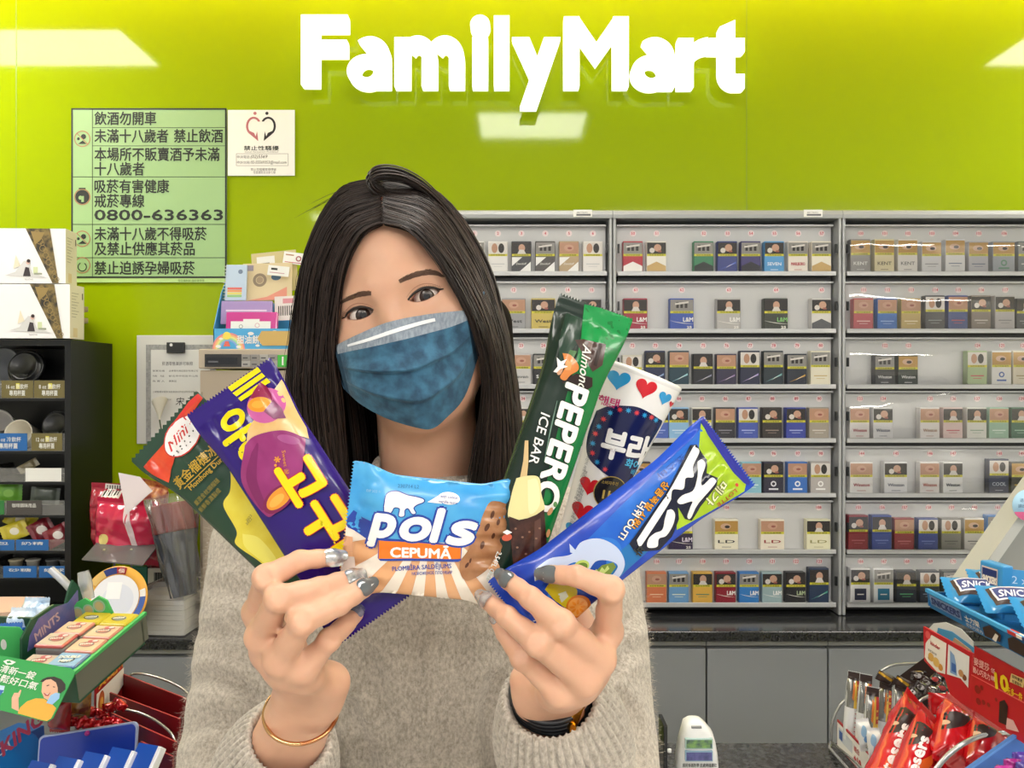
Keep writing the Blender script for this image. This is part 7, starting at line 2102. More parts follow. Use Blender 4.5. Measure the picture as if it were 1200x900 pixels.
# strands
def strand(p, r, m):
    k = len(p); t = np.gradient(p, axis=0); t /= np.maximum(1e-9, np.linalg.norm(t, axis=1))[:, None]
    u = np.cross(t, (0, 1, 0)); u /= np.maximum(1e-9, np.linalg.norm(u, axis=1))[:, None]; w = np.cross(t, u)
    s_ = np.linspace(0, 1, k); rr = r * np.minimum(1, np.minimum(.4 + s_ * 6, (1.02 - s_) * 5))[:, None]
    V = np.stack([p + u * rr, p - u * rr * .6 + w * rr * .9, p - u * rr * .6 - w * rr * .9], 1).reshape(-1, 3)
    n0 = strand.n
    hv.append(V)
    base = n0
    for i in range(k - 1):
        for j in range(3):
            hf.append((base + i * 3 + j, base + i * 3 + (j + 1) % 3, base + (i + 1) * 3 + (j + 1) % 3, base + (i + 1) * 3 + j)); hm.append(m)
    strand.n += len(V)
strand.n = sum(len(x) for x in hv)
KN = 30
for S, sgn in ((SL, -1), (SR, 1)):
    n, m = S.shape[:2]
    for q in range(3400):
        c = rng.random() ** .9 * (n - 1.001)
        i = int(c); u = c - i
        p = S[i] * (1 - u) + S[i + 1] * u
        j1 = int(m * rng.uniform(.86, 1.0)) if rng.random() < .8 else int(m * rng.uniform(.5, .85))
        p = p[np.linspace(0, j1 - 1, KN).astype(int)].copy() if j1 >= KN else p
        k = np.linspace(0, 1, len(p))[:, None]
        ph = rng.uniform(0, 6.28); fr = rng.uniform(1.5, 4)
        clump = noise.noise(Vector((c * .35, sgn * 3.0, 0.5)))
        p += np.array((1, 0, 0)) * (rng.normal(0, .0008) + .0020 * clump * k + rng.normal(0, .0022) * k ** 2 + .0009 * np.sin(fr * 6.28 * k + ph))
        p += np.array((0, 1, 0)) * (rng.uniform(-.0025, .005) + .0035 * (noise.noise(Vector((c * .8, 7.7, sgn * 1.0))) * np.minimum(1, k * 3)))
        strand(p, rng.uniform(.00022, .0006), int(rng.choice([0, 0, 0, 1, 1, 2])))
for S, sgn in ((SL, -1), (SR, 1)):                # outer edge, layer behind layer
    n, m = S.shape[:2]
    for q in range(700):
        c = (n - 1.001) * rng.uniform(.84, 1.0); i = int(c); u = c - i
        p = (S[i] * (1 - u) + S[i + 1] * u)[np.linspace(0, int(m * rng.uniform(.85, 1)) - 1, KN).astype(int)].copy()
        k = np.linspace(0, 1, KN)[:, None]
        p += np.array((sgn * rng.uniform(-.001, .0035), rng.uniform(0, .034), rng.uniform(-.001, .003))) * np.minimum(1, k * 4 + .2)
        strand(p, rng.uniform(.0003, .0007), int(rng.choice([0, 0, 1, 2])))
for q in range(900):                             # the back of the head
    a = math.radians(rng.uniform(-95, 95)); sa, ca = math.sin(a), math.cos(a); j_ = rng.uniform(.97, 1.05)
    pts = [H(.012 * sa, .055 + .02 * ca, .121), H(.05 * sa * j_, .085 + .055 * ca, .108), H(.080 * sa * j_, .088 + .090 * ca * j_, .045), H(.083 * sa * j_, .092 + .092 * ca * j_, -.03)]
    e_ = pts[-1]; dn = rng.uniform(.20, .27); w_ = np.array((-.04 * sa * .3, -.012 * ca, 0))
    pts += [e_ + w_ + (0, 0, -.08), e_ + w_ * 1.4 + (0, 0, -.15), e_ + w_ * 1.5 + (0, 0, -dn)]
    p = np.array(spline(pts, KN)) + rng.normal(0, .0008, 3)
    strand(p, rng.uniform(.0006, .0011), int(rng.choice([0, 0, 1, 2])))
# flipped lock on the crown and fly-aways
tuft = [(449, 226, .735), (438, 220, .728), (434, 211, .728), (443, 204.5, .730), (458, 203.5, .735), (476, 208, .742), (498, 221, .752), (520, 243, .762), (540, 272, .768)]
T0 = np.array(spline([P(*p) for p in tuft], KN))
for q in range(150):
    p = T0.copy(); k = np.linspace(0, 1, KN)[:, None]
    sp = rng.normal(0, 1); p += np.array((0, 0, 1)) * (.0032 * sp * (1 - .3 * k)) + np.array((0, 1, 0)) * rng.normal(0, .004) + np.array((1, 0, 0)) * rng.normal(0, .0016)
    strand(p, rng.uniform(.0004, .0009), int(rng.choice([0, 0, 1, 2])))
for q in range(16):
    side = rng.choice([-1, 1]); x0, y0 = 448 + side * rng.uniform(0, 70), 0
    y0 = 205 + abs(x0 - 448) ** 1.7 / 38
    a = P(x0, y0 + 4, .765); d_ = np.array((side * rng.uniform(.004, .012), rng.normal(0, .01), rng.uniform(.002, .006)))
    t = np.linspace(0, 1, 10)[:, None]
    p = np.array(a) + d_ * t + np.array((side * .03, 0, -.022)) * t ** 2
    strand(p, .00022, 0)
for q in range(70):
    side = rng.choice([-1, 1]); S = SL if side < 0 else SR
    i0 = int(rng.uniform(15, 50)); p0 = S[-1][i0]
    t = np.linspace(0, 1, 12)[:, None]; Lh = rng.uniform(.03, .09)
    p = p0 + np.array((side * rng.uniform(.001, .010), 0, 0)) * np.sin(t * 2.2) + np.array((0, 0, -Lh)) * t
    strand(p, .00022, 1)
HV = np.concatenate(hv)
me = bpy.data.meshes.new('hair'); me.from_pydata(HV.tolist(), [], hf)
for m in (hairm, hair2, hair3): me.materials.append(m)
me.polygons.foreach_set('material_index', hm); me.polygons.foreach_set('use_smooth', [True] * len(hf)); me.update()
ho = bpy.data.objects.new('hair', me); C.objects.link(ho); ho.parent = woman
print('hair', len(HV))

# ---- worn on the wrists
def ring_at(c, ax_, R_, ry, r, n=64, wob=0.0):
    a = Vector(ax_).normalized(); sx = (Vector((1, 0, 0)) - a * a.x).normalized(); sy = a.cross(sx)
    return [Vector(c) + sx * math.cos(2 * PI * i / n) * R_ + sy * math.sin(2 * PI * i / n) * ry for i in range(n)]
W = J(LHAND['wrist']); ax_ = CUFF[0][1]
rg = mat('c98a5e', .18, 1.0, name='rose_gold')
t = thing('bangle', 'thin rose gold bangle on the wrist at left', 'bracelet', Vector(W))
c = np.array(P(353, 834, .548)); tilt = Vector(ax_) + Vector((.25, 0, .05))
g = G(); pts = ring_at(c, tilt, .0255, .0235, 0); g.tube(pts, .0015, rg, n=10, closed=True)
g.build('band', t)
g = G(); g.tube(pts[14:44], .0016, mat('d9a878', .15, 1.0), n=10)
for i in range(16, 42, 4): g.lathe([(.0009, -.0004), (.0013, 0), (.0009, .0004)], mat('f0e4d8', .05, .4), n=8, M=Matrix.Translation(pts[i]))
g.build('ornament', t)
W = J(RHAND['wrist']); ax_ = CUFF[1][1]
t = thing('wristband', 'black strap with a gold clasp on the wrist at right', 'wristband', Vector(W))
c = np.array(P(644, 809, .541)); bk = mat('15171c', .45, name='black_strap')
g = G()
tilt = Vector(ax_) + Vector((-.15, 0, 0))
for dz, rr_, r in ((0, .0268, .0022), (.0035, .0272, .0023), (.007, .0276, .0022), (.0105, .0278, .002)):
    g.tube(ring_at(c + np.array(Vector(ax_)) * dz, tilt, rr_, rr_ * .93, 0), r, bk, n=8, closed=True)
g.build('strap', t)
rp = [Vector(c) + Vector(ax_) * .004 + (v_ - Vector(c)) * 1.10 for v_ in ring_at(c, tilt, .0268, .025, 0, 90)]
q = min(rp, key=lambda v_: (v_.x / v_.y * F + 600 - 677) ** 2 + (450 - (v_.z - CAM_Z) / v_.y * F - 834) ** 2 + (v_.y > c[1]) * 1e5)
q = P(677, 833, q.y - .004)
g = G(); M = frame(q, (.35, 0, .9), (-.9, -.1, .35))
gold = mat('c8963a', .2, 1.0, name='gold')
g.box((-.009, -.0032, -.0015), (.009, .0032, .0015), gold, M=M, bev=.001); g.lathe([(.0001, -.012), (.003, -.010), (.0035, 0), (.003, .010), (.0001, .012)], gold, n=14, M=M @ Matrix.Translation((-.011, 0, 0)))
g.lathe([(.001, -.003), (.0028, 0), (.001, .003)], gold, n=12, M=M @ Matrix.Translation((.011, 0, 0))); g.build('clasp', t, label='gold clasp')
g = G(); g.tube([q + Vector((.004, .001, .006)), q + Vector((.003, .001, -.003)), q + Vector((-.002, .0, -.010))], [.0012, .0018, .0012], mat('8a5a3a', .4), n=8); g.build('cord', t, label='brown cord')
# ---------------------------------------------------------------- the six ice creams she holds
def film(h, **k):
    return mat(h, .24, spec=.35, coat=.2, **k)
wht = film('f0eeea')
# -- green and red durian bar (rearmost at left)
p = pouch_px((192, 499), (398, 697), .536, .532, 92, 113, .017, 16, 14, seed=2, wr=.0010, fold=.0016)
p.shell(film('24402f'))
dur = film('d3bd28', hex2='e0d24c', vscale=45)
p.poly([(262, 541), (271, 553), (271, 575), (263, 592), (278, 622), (276, 638), (300, 655), (320, 668), (345, 668), (335, 640), (305, 600), (285, 555)], dur, smooth=80)
p.poly([(285, 625), (305, 630), (325, 655), (318, 664), (300, 652), (287, 640)], film('e6dc66'), smooth=40)
p.poly([(163, 548), (187, 521), (190, 511), (218, 470), (231, 458), (237, 462), (222, 483), (240, 503), (222, 522), (204, 535), (196, 566), (175, 556)], film('c7341f', hex2='d8502c', vscale=60))
p.poly([(189, 509), (217, 471), (229, 460), (234, 463), (214, 482), (196, 512)], film('d4372c'))
p.ell(212, 511, 28.5, 20.5, film('c23a34'), rot=-.85); p.ell(212, 511, 27, 19, film('e6e2e2'), rot=-.85)
p.text('Mini', 199, 530, 13, -50, film('c93a3a'), bold=.01, shear=.35, width=34)
for i in range(5): p.ell(206 + i * 5, 529 - i * 6, 1.1, 1.1, ink, layer=9); p.ell(203 + i * 5.2, 534 - i * 4, .9, .9, ink, layer=9)
gold_t = film('b5942f')
p.text('黃金榴槤冰', 211, 573, 13, -43, gold_t, bold=.02, width=66)
p.band([(218, 572), (240, 552), (262, 531)], 1.1, gold_t)
p.text('Monthong Durian', 227, 574, 6.5, -43, gold_t, bold=.02, width=60)
p.text('嚴選金枕頭榴槤', 233, 592, 6, -46, film('8f7c2e'), width=41); p.text('新鮮香濃製成', 238, 600, 6, -46, film('8f7c2e'), width=36)
for i in range(4): p.text('2023', 293 + 0 * i, 610 + i * 4, 3, -50, mat('5a5230', .5), width=9) if i < 2 else None
tag(p.g.build('durian_ice_bar'), 'dark green, red and yellow durian ice bar, rearmost in the hand at left', 'ice cream')

# -- purple sweet potato bar
pur = film('270b70')
p = pouch_px((268, 453), (443, 723), .520, .503, 106, 121, .017, 19, 20, seed=4, wr=.0008, fold=.0012, nu=130, nv=60)
p.shell(pur)
yl_f = film('e8d400')
p.poly([(262, 453), (298, 429), (302, 434), (267, 458)], yl_f); p.poly([(268.5, 460), (303, 436), (307, 440), (273, 464)], yl_f); p.poly([(275, 466), (309, 442), (314, 447), (279, 470)], yl_f)
p.text('아이스', 250, 494, 38, 57, yl_f, bold=.06, width=120)
p.poly([(327, 444), (333, 450), (345, 476), (357, 501), (361, 514), (338, 506), (312, 508), (290, 522), (291, 505), (301, 486), (312, 468)], film('d6ab6a', hex2='e0bc84', vscale=60))
p.ell(311, 475, 23, 21, film('c05a9a'))
p.poly([(290, 466), (301.6, 446.7), (311, 453), (317, 462), (319, 470), (305, 468)], film('8a1c48')); p.ell(304, 474, 15, 9, film('e8922a')); p.ell(302, 474, 8, 4.5, film('f0a63c'))
p.poly([(310, 482), (320, 468), (331, 479), (336, 490), (322, 491)], film('76285a'))
bar = film('8a2868', hex2='9a3878', vscale=40)
p.poly([(289, 522), (297, 513), (313, 507), (335, 504.5), (354, 512), (358, 520), (354, 563), (341, 588), (325, 601), (311, 603), (284, 566)], bar, smooth=80)
p.poly([(297, 530), (305, 520), (303, 560), (312, 590), (306, 596), (290, 562)], film('7a1f5c'), smooth=40); p.ell(340, 515, 13, 5, film('a04a86'), rot=.25)
p.ell(329, 584, 23, 12.5, film('7c1f50'), rot=-.72); p.ell(330, 583, 19, 9.5, film('e8942c'), rot=-.72); p.ell(327, 586, 11, 5, film('f2ac48'), rot=-.72)
p.text('Sweet 꿀', 333, 528, 5, 82, film('e09038'), bold=.01, width=28); p.text('*', 322, 545, 12, 20, film('e09038'), bold=.03); p.ell(326, 545, 1.6, 1.6, film('e09038'))
p.text('고구마', 324, 553, 50, 57.5, film('d8401c'), bold=.075, width=160); p.text('고구마', 324, 553, 50, 57.5, yl_f, bold=.055, width=160)
for i in range(6): p.poly([(379 + i * 2.7, 609 + i * 5), (381 + i * 2.7, 608.5 + i * 5), (382 + i * 2.7, 611 + i * 5), (380 + i * 2.7, 611.5 + i * 5)], yl_f, layer=12)
p.text('70ml', 338, 686, 7, 58, yl_f, layer=13); 
for i in range(5): p.ell(270 + i * 4, 520 + i * 2.5, .8, .8, ink, layer=14)
tag(p.g.build('sweet_potato_ice_bar'), 'purple ice bar with yellow Korean lettering, second in the hand at left', 'ice cream')

# -- blue and peach ice cream sandwich
p = pouch_px((405, 620), (602, 640), .490, .501, 138, 160, .021, 11, 9, seed=6, wr=.0011, fold=.0018, power=.6, nu=120, nv=80)
tan_f = film('dba06f', hex2='e2ac80', vscale=40); sky_f = film('3592d4', hex2='55acdf', vscale=32)
p.shell(tan_f, zone=lambda x, v: sky_f if v > .1 else tan_f)
ray = film('e9ddcf')
cxr, cyr = 505, 606
for a0, a1 in ((-84, -71), (-56, -45), (-33, -24), (-14, -5), (4, 12), (20, 28), (37, 48)):
    q = []
    for a in (a0, a1):
        t = math.radians(a); q.append((cxr + math.sin(t) * 150, cyr + math.cos(t) * 150))
    e0, e1 = (math.radians(a) for a in (a0, a1))
    p.poly([(cxr + math.sin(e0) * 30, cyr + math.cos(e0) * 30), q[0], q[1], (cxr + math.sin(e1) * 30, cyr + math.cos(e1) * 30)], ray, layer=2)
skyf = film('3592d4', hex2='55acdf', vscale=32); dbl = film('23409c')
p.poly([(399, 617), (408, 580), (415, 536), (440, 545), (530, 560), (610, 556), (612, 640), (560, 636), (500, 634), (430, 630)], skyf, layer=3)
p.poly([(399, 617), (413, 600), (424, 607), (436, 611), (450, 632), (428, 631)], dbl, layer=4)
ck = film('9c6a46', hex2='ab7a54', vscale=120)
p.poly([(594, 592), (584, 588), (574, 589), (566, 602), (559, 622), (549, 642), (539, 658), (540, 673), (548, 680), (565, 672), (580, 656), (590, 640), (595, 612)], ck, layer=5, smooth=90)
for x, y, a, b, r in ((577, 603, 2.2, 5, .3), (570.5, 617, 2.6, 5, .5), (565, 638, 2.4, 4.6, .3), (547, 661, 1.6, 3.6, .6), (551, 656, 1.2, 3, .3), (584, 612, 2, 3.6, .3), (578, 628, 2, 4, .2)): p.ell(x, y, a, b, film('54301f'), rot=r, layer=6)
bear = [(450.4, 593), (453.7, 579), (464.5, 576), (477.5, 580.5), (488, 582.5), (496, 585), (496, 588), (488.5, 591), (484.5, 595), (487, 600.4), (483, 601), (478.6, 595), (474.3, 597), (473.5, 603.7), (467.8, 603.7), (468.8, 595.5), (462.3, 594), (459, 599), (455, 602.6), (451, 600)]
p.band(bear + bear[:1], 2.6, dbl, layer=6, n=80); p.poly(bear, wht, layer=7, smooth=90)
p.ell(526, 584, 13, 7, wht, layer=6, rot=.1); p.poly([(501, 588), (515, 580), (518, 590)], wht, layer=6); p.text('with cookie', 516, 583, 4, 6, dbl, layer=7, width=20, bold=.01); p.text('vanilla taste', 514, 588.5, 3.4, 6, dbl, layer=7, width=22, bold=.01)
p.poly([(444, 631), (447, 629), (538, 637), (541, 640), (540, 655), (537, 657), (446, 656), (443, 653)], dbl, layer=7); p.poly([(444.5, 632), (540, 638), (539.5, 653.5), (444, 653.5)], film('e2741a'), layer=8)
p.text('CEPUMĀ', 458, 651.5, 11.5, 1, wht, layer=9, width=70, bold=.045)
for ch, x, y, w in (('p', 432, 626, 30), ('o', 470, 630, 33), ('l', 505, 632, 14), ('s', 524, 634.5, 33)):
    p.text(ch, x, y, 38, 2, dbl, layer=9, width=w, shear=.22, bold=.105)
for ch, x, y, w in (('p', 432, 626, 30), ('o', 470, 630, 33), ('l', 505, 632, 14), ('s', 524, 634.5, 33)):
    p.text(ch, x, y, 38, 2, wht, layer=11, width=w, shear=.22, bold=.05)
p.text('PLOMBĪRA SALDĒJUMS', 460, 668.5, 5.6, -3.5, dbl, layer=7, width=69, bold=.015); p.text('МОРОЖЕНОЕ ПЛОМБИР', 483, 673.5, 3.6, -3, dbl, layer=7, width=47, bold=.015)
p.text('EXP 2023 11', 429, 577, 3, 2, film('9cc4e4'), layer=7, width=17); p.text('230714 L2', 466, 571.5, 4, 3, film('2a5a90'), layer=7, width=25)
p.poly([(386, 655), (414, 655), (418, 700), (386, 700)], film('e0cfc4'), layer=6); p.poly([(388, 628), (412, 632), (412, 650), (388, 650)], film('d09a74'), layer=6)
tag(p.g.build('ice_cream_sandwich'), 'light blue and peach ice cream sandwich wrapper with a white bear, held in the middle', 'ice cream')

# -- green almond ice bar
p = pouch_px((699, 359), (579, 706), .512, .501, 74, 92, .017, 20, 8, seed=8, wr=.0008, fold=.0014, nu=130, nv=50, Wc1px=82)
dkg = film('16291f')
p.shell(dkg, zone=lambda x, v: film('0c7434') if v > .6 else dkg)
p.poly([(686, 355), (750, 370), (742, 384), (716, 425), (702, 480), (682, 560), (662, 625), (640, 690), (626, 680), (634, 640), (634, 600), (645, 540), (659, 480), (673, 430), (681, 396)], film('0c7434'))
p.poly([(686, 355), (750, 370), (743, 384), (722, 408), (700, 404), (682, 396)], film('0f8f45'))
p.poly([(664, 365), (684, 372), (680, 396), (664, 420), (655, 440), (655, 400)], film('1f3a2c'))
chc = film('46302b'); 
p.poly([(674, 398), (684, 397.5), (711, 403), (706, 428), (694, 436), (684, 418)], chc); p.poly([(690, 400), (695, 401), (690, 425), (686, 420)], film('654a42')); p.poly([(702, 402), (706, 403), (699, 430), (695, 428)], film('2c1c1a'))
p.poly([(658, 447), (675, 438), (694, 443), (694, 453), (680, 462), (664, 458)], film('2c1b18'))
p.poly([(676, 412), (672, 420), (664, 418), (668, 410)], film('3c6a34'))
p.poly([(659, 414), (668, 416), (676, 426), (677, 434), (668, 440), (662, 446), (656, 442), (662, 430)], film('d4803c'), smooth=40); p.poly([(664, 422), (670, 426), (668, 434), (662, 434)], film('e09a58')); p.ell(656, 433, 3.4, 7, film('c89878'), rot=.3)
p.poly([(648, 436), (653, 430), (652, 419), (657, 424), (664, 421), (660, 428), (665, 430), (656, 433), (652, 437)], wht)
p.text('Almond', 683, 403, 11, 97, film('e9e6dc'), shear=.35, bold=.012, width=56)
p.text('PEPERO', 663, 449, 28, 105.5, film('12301f'), bold=.075, shear=.1, width=150); p.text('PEPERO', 664, 449, 28, 105.5, wht, bold=.045, shear=.1, width=150)
p.text('ICE BAR', 634, 483, 11.5, 104, wht, bold=.01, shear=.15, width=60)
p.poly([(609, 560), (613, 540), (615, 516), (619, 516), (619, 540), (617, 560)], film('d2b582'))
p.poly([(605, 560), (617, 557), (631, 559), (634, 578), (637, 598), (618, 608), (596, 606), (599, 580)], film('dfd59a'), smooth=60); p.poly([(618, 562), (629, 562), (632, 590), (620, 600)], film('e8e0ae'), smooth=40)
p.poly([(596, 604), (608, 608), (618, 606), (628, 602), (637, 596), (641, 640), (630, 672), (616, 690), (602, 668)], film('2c1611', hex2='48281e', vscale=160))
p.poly([(626, 610), (633, 606), (634, 640), (626, 660)], film('5a3a30'))
for x, y in ((604, 618), (612, 628), (606, 640), (620, 622), (628, 630), (616, 648), (624, 662), (632, 618), (610, 660), (619, 670)): p.ell(x, y, 1.5, 1.2, film('8a6450'), layer=22, n=8)
p.ell(594, 628, 6, 4, film('c4583c'), rot=-.3); p.poly([(589, 622), (594, 619), (600, 622), (594, 625)], wht); p.ell(644, 598, 2.6, 5, film('b9845a'), rot=.5); p.ell(642, 624, 2.2, 5, film('c08a5c'), rot=.2); p.ell(650, 590, 2.4, 3.2, film('5c8a50'))
p.text('2.54FL OZ(75ml)', 583, 644, 5.8, 112, wht, bold=.02, width=52); p.text('frozen ice', 574, 668, 4.4, 112, film('b9c8be'), width=26)
p.band([(652, 470), (645, 500), (637, 540)], [.6, 1.6, .5], film('6a8a78'))
tag(p.g.build('almond_ice_bar'), 'green and dark ice bar with large white upright lettering, tallest in hand at right', 'ice cream')

# -- white cone with hearts
class Cone(Pouch):
    def hw(self, x):
        k = x / self.L
        return self.W / 2 * (1 - k) + self.Wc1 / 2 * k
    def z(self, x, y, side=1):
        r = self.hw(x); return side * math.sqrt(max(0, r * r - y * y))
p = pouch_px((752, 443), (636, 735), .566, .574, 93, 93, .05, 0, 0, Wc1px=22)
p.__class__ = Cone; p.rz = p.W * .3
n = 72; v = []; rows = 40
for i in range(rows + 1):
    x = p.L * i / rows; r = p.hw(x)
    for j in range(n):
        a = 2 * PI * j / n; v.append((x, r * math.cos(a), r * math.sin(a)))
p.g.add(v, [(i * n + j, (i + 1) * n + j, (i + 1) * n + (j + 1) % n, i * n + (j + 1) % n)[::-1] for i in range(rows) for j in range(n)] + [tuple((rows) * n + j for j in range(n))[::-1]], wht, True)
v = []
for i, (dx, k) in enumerate(((0, 1.0), (-.0015, 1.015), (-.003, 1.01), (-.004, .96), (-.0048, .6), (-.005, .01))):
    for j in range(n):
        a = 2 * PI * j / n; v.append((dx, p.hw(0) * k * math.cos(a), p.hw(0) * k * math.sin(a)))
p.g.add(v, [(i * n + j, (i + 1) * n + j, (i + 1) * n + (j + 1) % n, i * n + (j + 1) % n) for i in range(5) for j in range(n)], film('e6e4e2'), True)
def heart(x, y, w, rot, m):
    q = []
    for i in range(40):
        t = 2 * PI * i / 40; a = 16 * math.sin(t) ** 3; b = -(13 * math.cos(t) - 5 * math.cos(2 * t) - 2 * math.cos(3 * t) - math.cos(4 * t))
        a, b = a * w / 32, b * w / 32; q.append((x + a * math.cos(rot) - b * math.sin(rot), y + a * math.sin(rot) + b * math.cos(rot)))
    p.poly(q, m, layer=2)
hb_, hr_ = film('2f9bd6'), film('d0202c')
for x, y, w, r, m in ((724, 444.5, 25, .2, hb_), (754, 454, 25, .3, hr_), (777.5, 466, 17, .38, hb_), (788, 474, 8, .4, hr_), (691, 569, 23, .25, hr_), (683, 600, 26, .25, hr_), (672, 622, 18, .25, hb_)): heart(x, y, w, r, m)
navf = film('141a48')
p.poly([(700, 482), (712, 476), (730, 474.5), (748, 477), (771, 490), (777, 497), (764, 520), (750, 548), (733, 576), (716, 560), (704, 551), (692, 540), (688, 528), (691, 508)], navf, layer=2, smooth=90)
for i, (x, y) in enumerate(((714.4, 483.3), (724.9, 479.3), (734.4, 480), (744, 482.7), (753.3, 485.5), (761.8, 488.2), (768, 492), (707, 491), (702, 500), (698, 508.5), (695, 520), (694.4, 531), (699.5, 541), (708.4, 549))):
    m = (hb_ if i % 2 == 0 else film('d8404a')) if i < 7 else (film('d8404a') if i % 2 else hb_)
    p.poly([(x + (3.8 if k % 2 == 0 else 1.6) * math.cos(k * PI / 8), y + (3.8 if k % 2 == 0 else 1.6) * math.sin(k * PI / 8)) for k in range(16)], m, layer=3)
p.text('부라보', 703, 530, 32, 14, wht, layer=4, bold=.055, width=84, maxe=.004); p.text('화이트', 731, 545, 10, 18, film('48b4dc'), layer=4, bold=.03, width=30); p.text('바닐라', 739, 556, 7, 18, film('48b4dc'), layer=4, bold=.02, width=18)
p.text('해태', 702, 470, 8, 14, film('d24080'), layer=3, bold=.04, width=22); p.text('HAITAI', 705, 474.5, 3.4, 14, film('d24080'), layer=3, bold=.03, width=14)
blk_f = film('1c1914'); gof = film('b59a4c')
p.ell(715, 577, 20, 20, gof, layer=4); p.ell(715, 577, 19, 19, blk_f, layer=5); p.text('1bc', 705, 583, 10.5, 10, gof, layer=6, bold=.03, width=22); p.text('소비자추천', 704, 565, 4, 10, gof, layer=6, bold=.01, width=20)
for i in range(3): p.text('한국인이 사랑하는 콘 아이스크림 150ml', 690 - i * 4, 530 + i * 22, 3, 106, mat('50505a', .5), layer=3, width=70)
for i in range(7): p.poly([(652 + i * 1.5, 637 + i * .5), (652.8 + i * 1.5, 637.2 + i * .5), (649.5 + i * 1.5, 648 + i * .5), (648.7 + i * 1.5, 647.8 + i * .5)], ink, layer=3)
tag(p.g.build('ice_cream_cone'), 'white paper ice cream cone with red and blue hearts, behind blue bar', 'ice cream')

# -- blue and lime bar
p = pouch_px((854, 528), (603, 722), .494, .486, 88, 102, .017, 14, 10, seed=12, wr=.0009, fold=.0018, nu=120, nv=60)
p.shell(film('1a3aa8', hex2='1f4cc0', vscale=30))
K = lambda pts: [(740 + x / 5.625, 480 + y / 5.625) for x, y in pts]
K8 = lambda pts: [(580 + x / 4.5, 570 + y / 4.5) for x, y in pts]
p.poly([(815, 512), (826, 500), (834, 520), (800, 560), (735, 655), (690, 690), (640, 700), (660, 660), (720, 600), (770, 552)], film('1a5cc4', hex2='2a74d4', vscale=40), layer=1)
p.poly([(780, 600), (800, 610), (735, 668), (724, 680), (700, 690), (720, 650)], film('1e6cae'), layer=2)
p.poly(K([(475, 90), (500, 130), (545, 195), (640, 325), (735, 450), (775, 500), (765, 545), (560, 655), (380, 752), (300, 795), (290, 650), (370, 620), (455, 260)]), film('9aba18', hex2='a8c828', vscale=50), layer=3)
p.poly([(722, 690), (750, 668), (790, 640), (806, 622), (800, 640), (760, 672), (735, 690)], film('9aba18'), layer=3)
p.poly(K([(455, 10), (480, 30), (800, 480), (795, 505), (760, 490), (690, 420), (600, 290), (520, 170), (480, 90)]), film('2c2f96'), layer=4)
p.poly(K([(-20, 880), (215, 555), (395, 235), (440, 232), (475, 290), (505, 330), (500, 420), (570, 450), (560, 500), (450, 640), (400, 735), (350, 720), (300, 640), (310, 720), (270, 840), (190, 930), (20, 935)]), film('10152c'), layer=5)
for q in ([(225, 560), (405, 262), (430, 250), (455, 280), (405, 375), (402, 440), (350, 450), (332, 520), (265, 525), (250, 592)],
          [(440, 345), (470, 330), (490, 360), (465, 440), (460, 500), (525, 450), (550, 460), (545, 490), (430, 620), (390, 715), (365, 705), (380, 640), (390, 600), (320, 620), (295, 600), (330, 560), (400, 530), (430, 450)],
          [(30, 855), (205, 590), (230, 585), (245, 605), (70, 880), (45, 895)],
          [(230, 660), (260, 655), (282, 690), (270, 760), (230, 830), (180, 850), (170, 905), (105, 905), (108, 850), (150, 812), (200, 790), (215, 720)]):
    p.poly(K(q), wht, layer=7, smooth=60)
p.text('메가', 847, 563, 11, 132, ink, layer=6, bold=.09, width=32); p.text('메가', 847, 563, 11, 132, film('e6eab0'), layer=8, bold=.03, width=32)
p.text('LOTTE', 863, 573, 5.5, 142, film('b0562c'), layer=6, bold=.03, width=29); p.ell(866, 569, 2.2, 2.2, film('d04a3a'), layer=6)
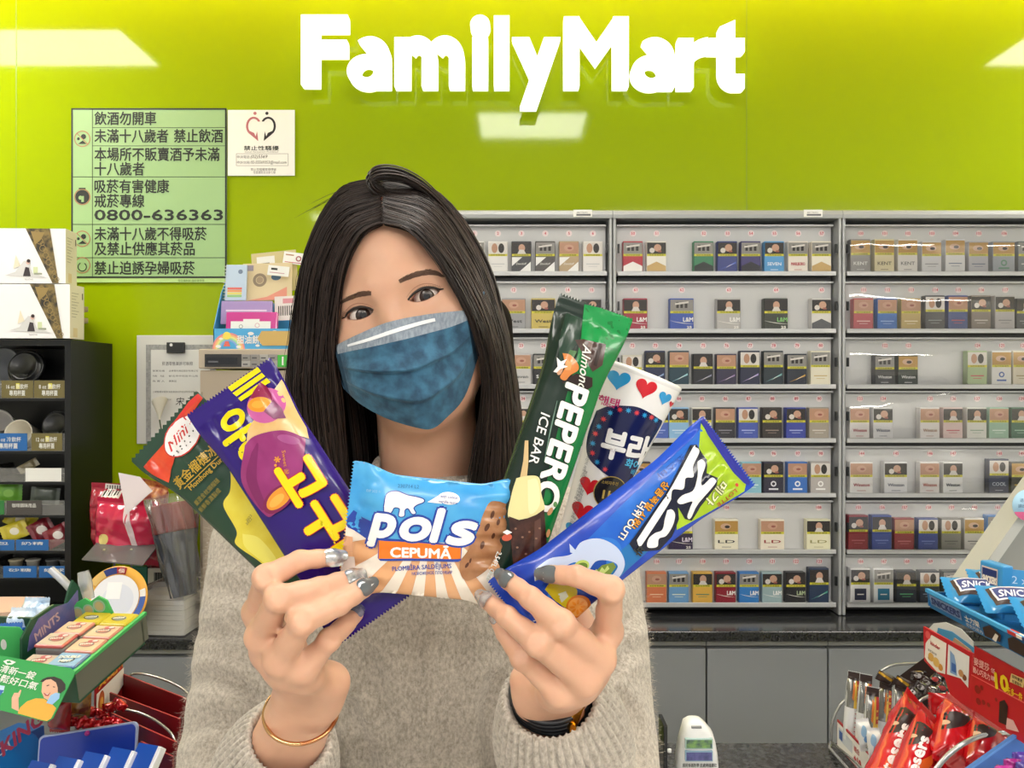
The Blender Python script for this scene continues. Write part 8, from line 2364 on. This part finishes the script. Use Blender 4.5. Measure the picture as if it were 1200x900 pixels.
p.text('상큼폭발 시원!', 778, 563, 8.5, 128, ink, layer=6, bold=.10, width=66); p.text('상큼폭발 시원!', 778, 563, 8.5, 128, film('e8a030'), layer=8, bold=.02, width=66)
p.text('더위 OUT!', 750, 586, 9, 122, ink, layer=6, bold=.09, width=50); p.text('더위 OUT!', 750, 586, 9, 122, wht, layer=8, bold=.03, width=50)
p.text('바', 748, 638, 11, 132, ink, layer=8, bold=.05); p.text('죠스바', 800, 532, 7, 142, film('12409a'), layer=6, width=40)
p.ell(698, 655, 33, 22, film('2a72cc'), rot=-.6, layer=2); p.ell(690, 664, 22, 14, film('184aa4'), rot=-.6, layer=3)
p.poly(K8([(215, 432), (290, 378), (400, 355), (455, 290), (550, 272), (640, 318), (682, 400), (655, 480), (600, 495), (645, 420), (600, 388), (530, 390), (480, 450), (440, 425), (420, 395), (350, 425), (290, 440)]), film('bccae6'), layer=5, smooth=90)
p.poly(K8([(392, 300), (420, 330), (500, 345), (440, 360), (395, 345)]), film('bccae6'), layer=6)
p.ell(681, 662, 9, 6.5, film('b9cf6a'), rot=-.3, layer=6); p.ell(681, 663, 7, 4.6, film('5f7f34'), rot=-.3, layer=7)
p.poly(K8([(500, 470), (560, 410), (620, 395), (635, 420), (600, 470), (540, 480)]), film('6f8a3c'), layer=7); p.poly(K8([(510, 450), (530, 430), (545, 445), (560, 420), (575, 435), (590, 410), (600, 430), (560, 465)]), film('b4c878'), layer=8)
p.poly(K8([(262, 540), (290, 505), (350, 500), (430, 540), (400, 640), (330, 610)]), film('d0bc24'), layer=6, smooth=50); p.poly(K8([(330, 560), (370, 545), (385, 575), (350, 610)]), film('d8dcc4'), layer=7)
p.ell(678, 711, 15, 15, film('d87a1c'), layer=7); p.ell(677, 711, 12, 12, film('eca24a'), layer=8)
for k in range(8): p.ell(677 + 6.5 * math.cos(k * PI / 4), 711 + 6.5 * math.sin(k * PI / 4), 3.2, 1.6, film('e88a26'), rot=k * PI / 4, layer=9)
p.text('75ml', 625, 730, 6, 40, wht, layer=8, bold=.01)
tag(p.g.build('fruit_ice_bar'), 'blue and lime green ice bar pointing to upper right, in the hand at right', 'ice cream')
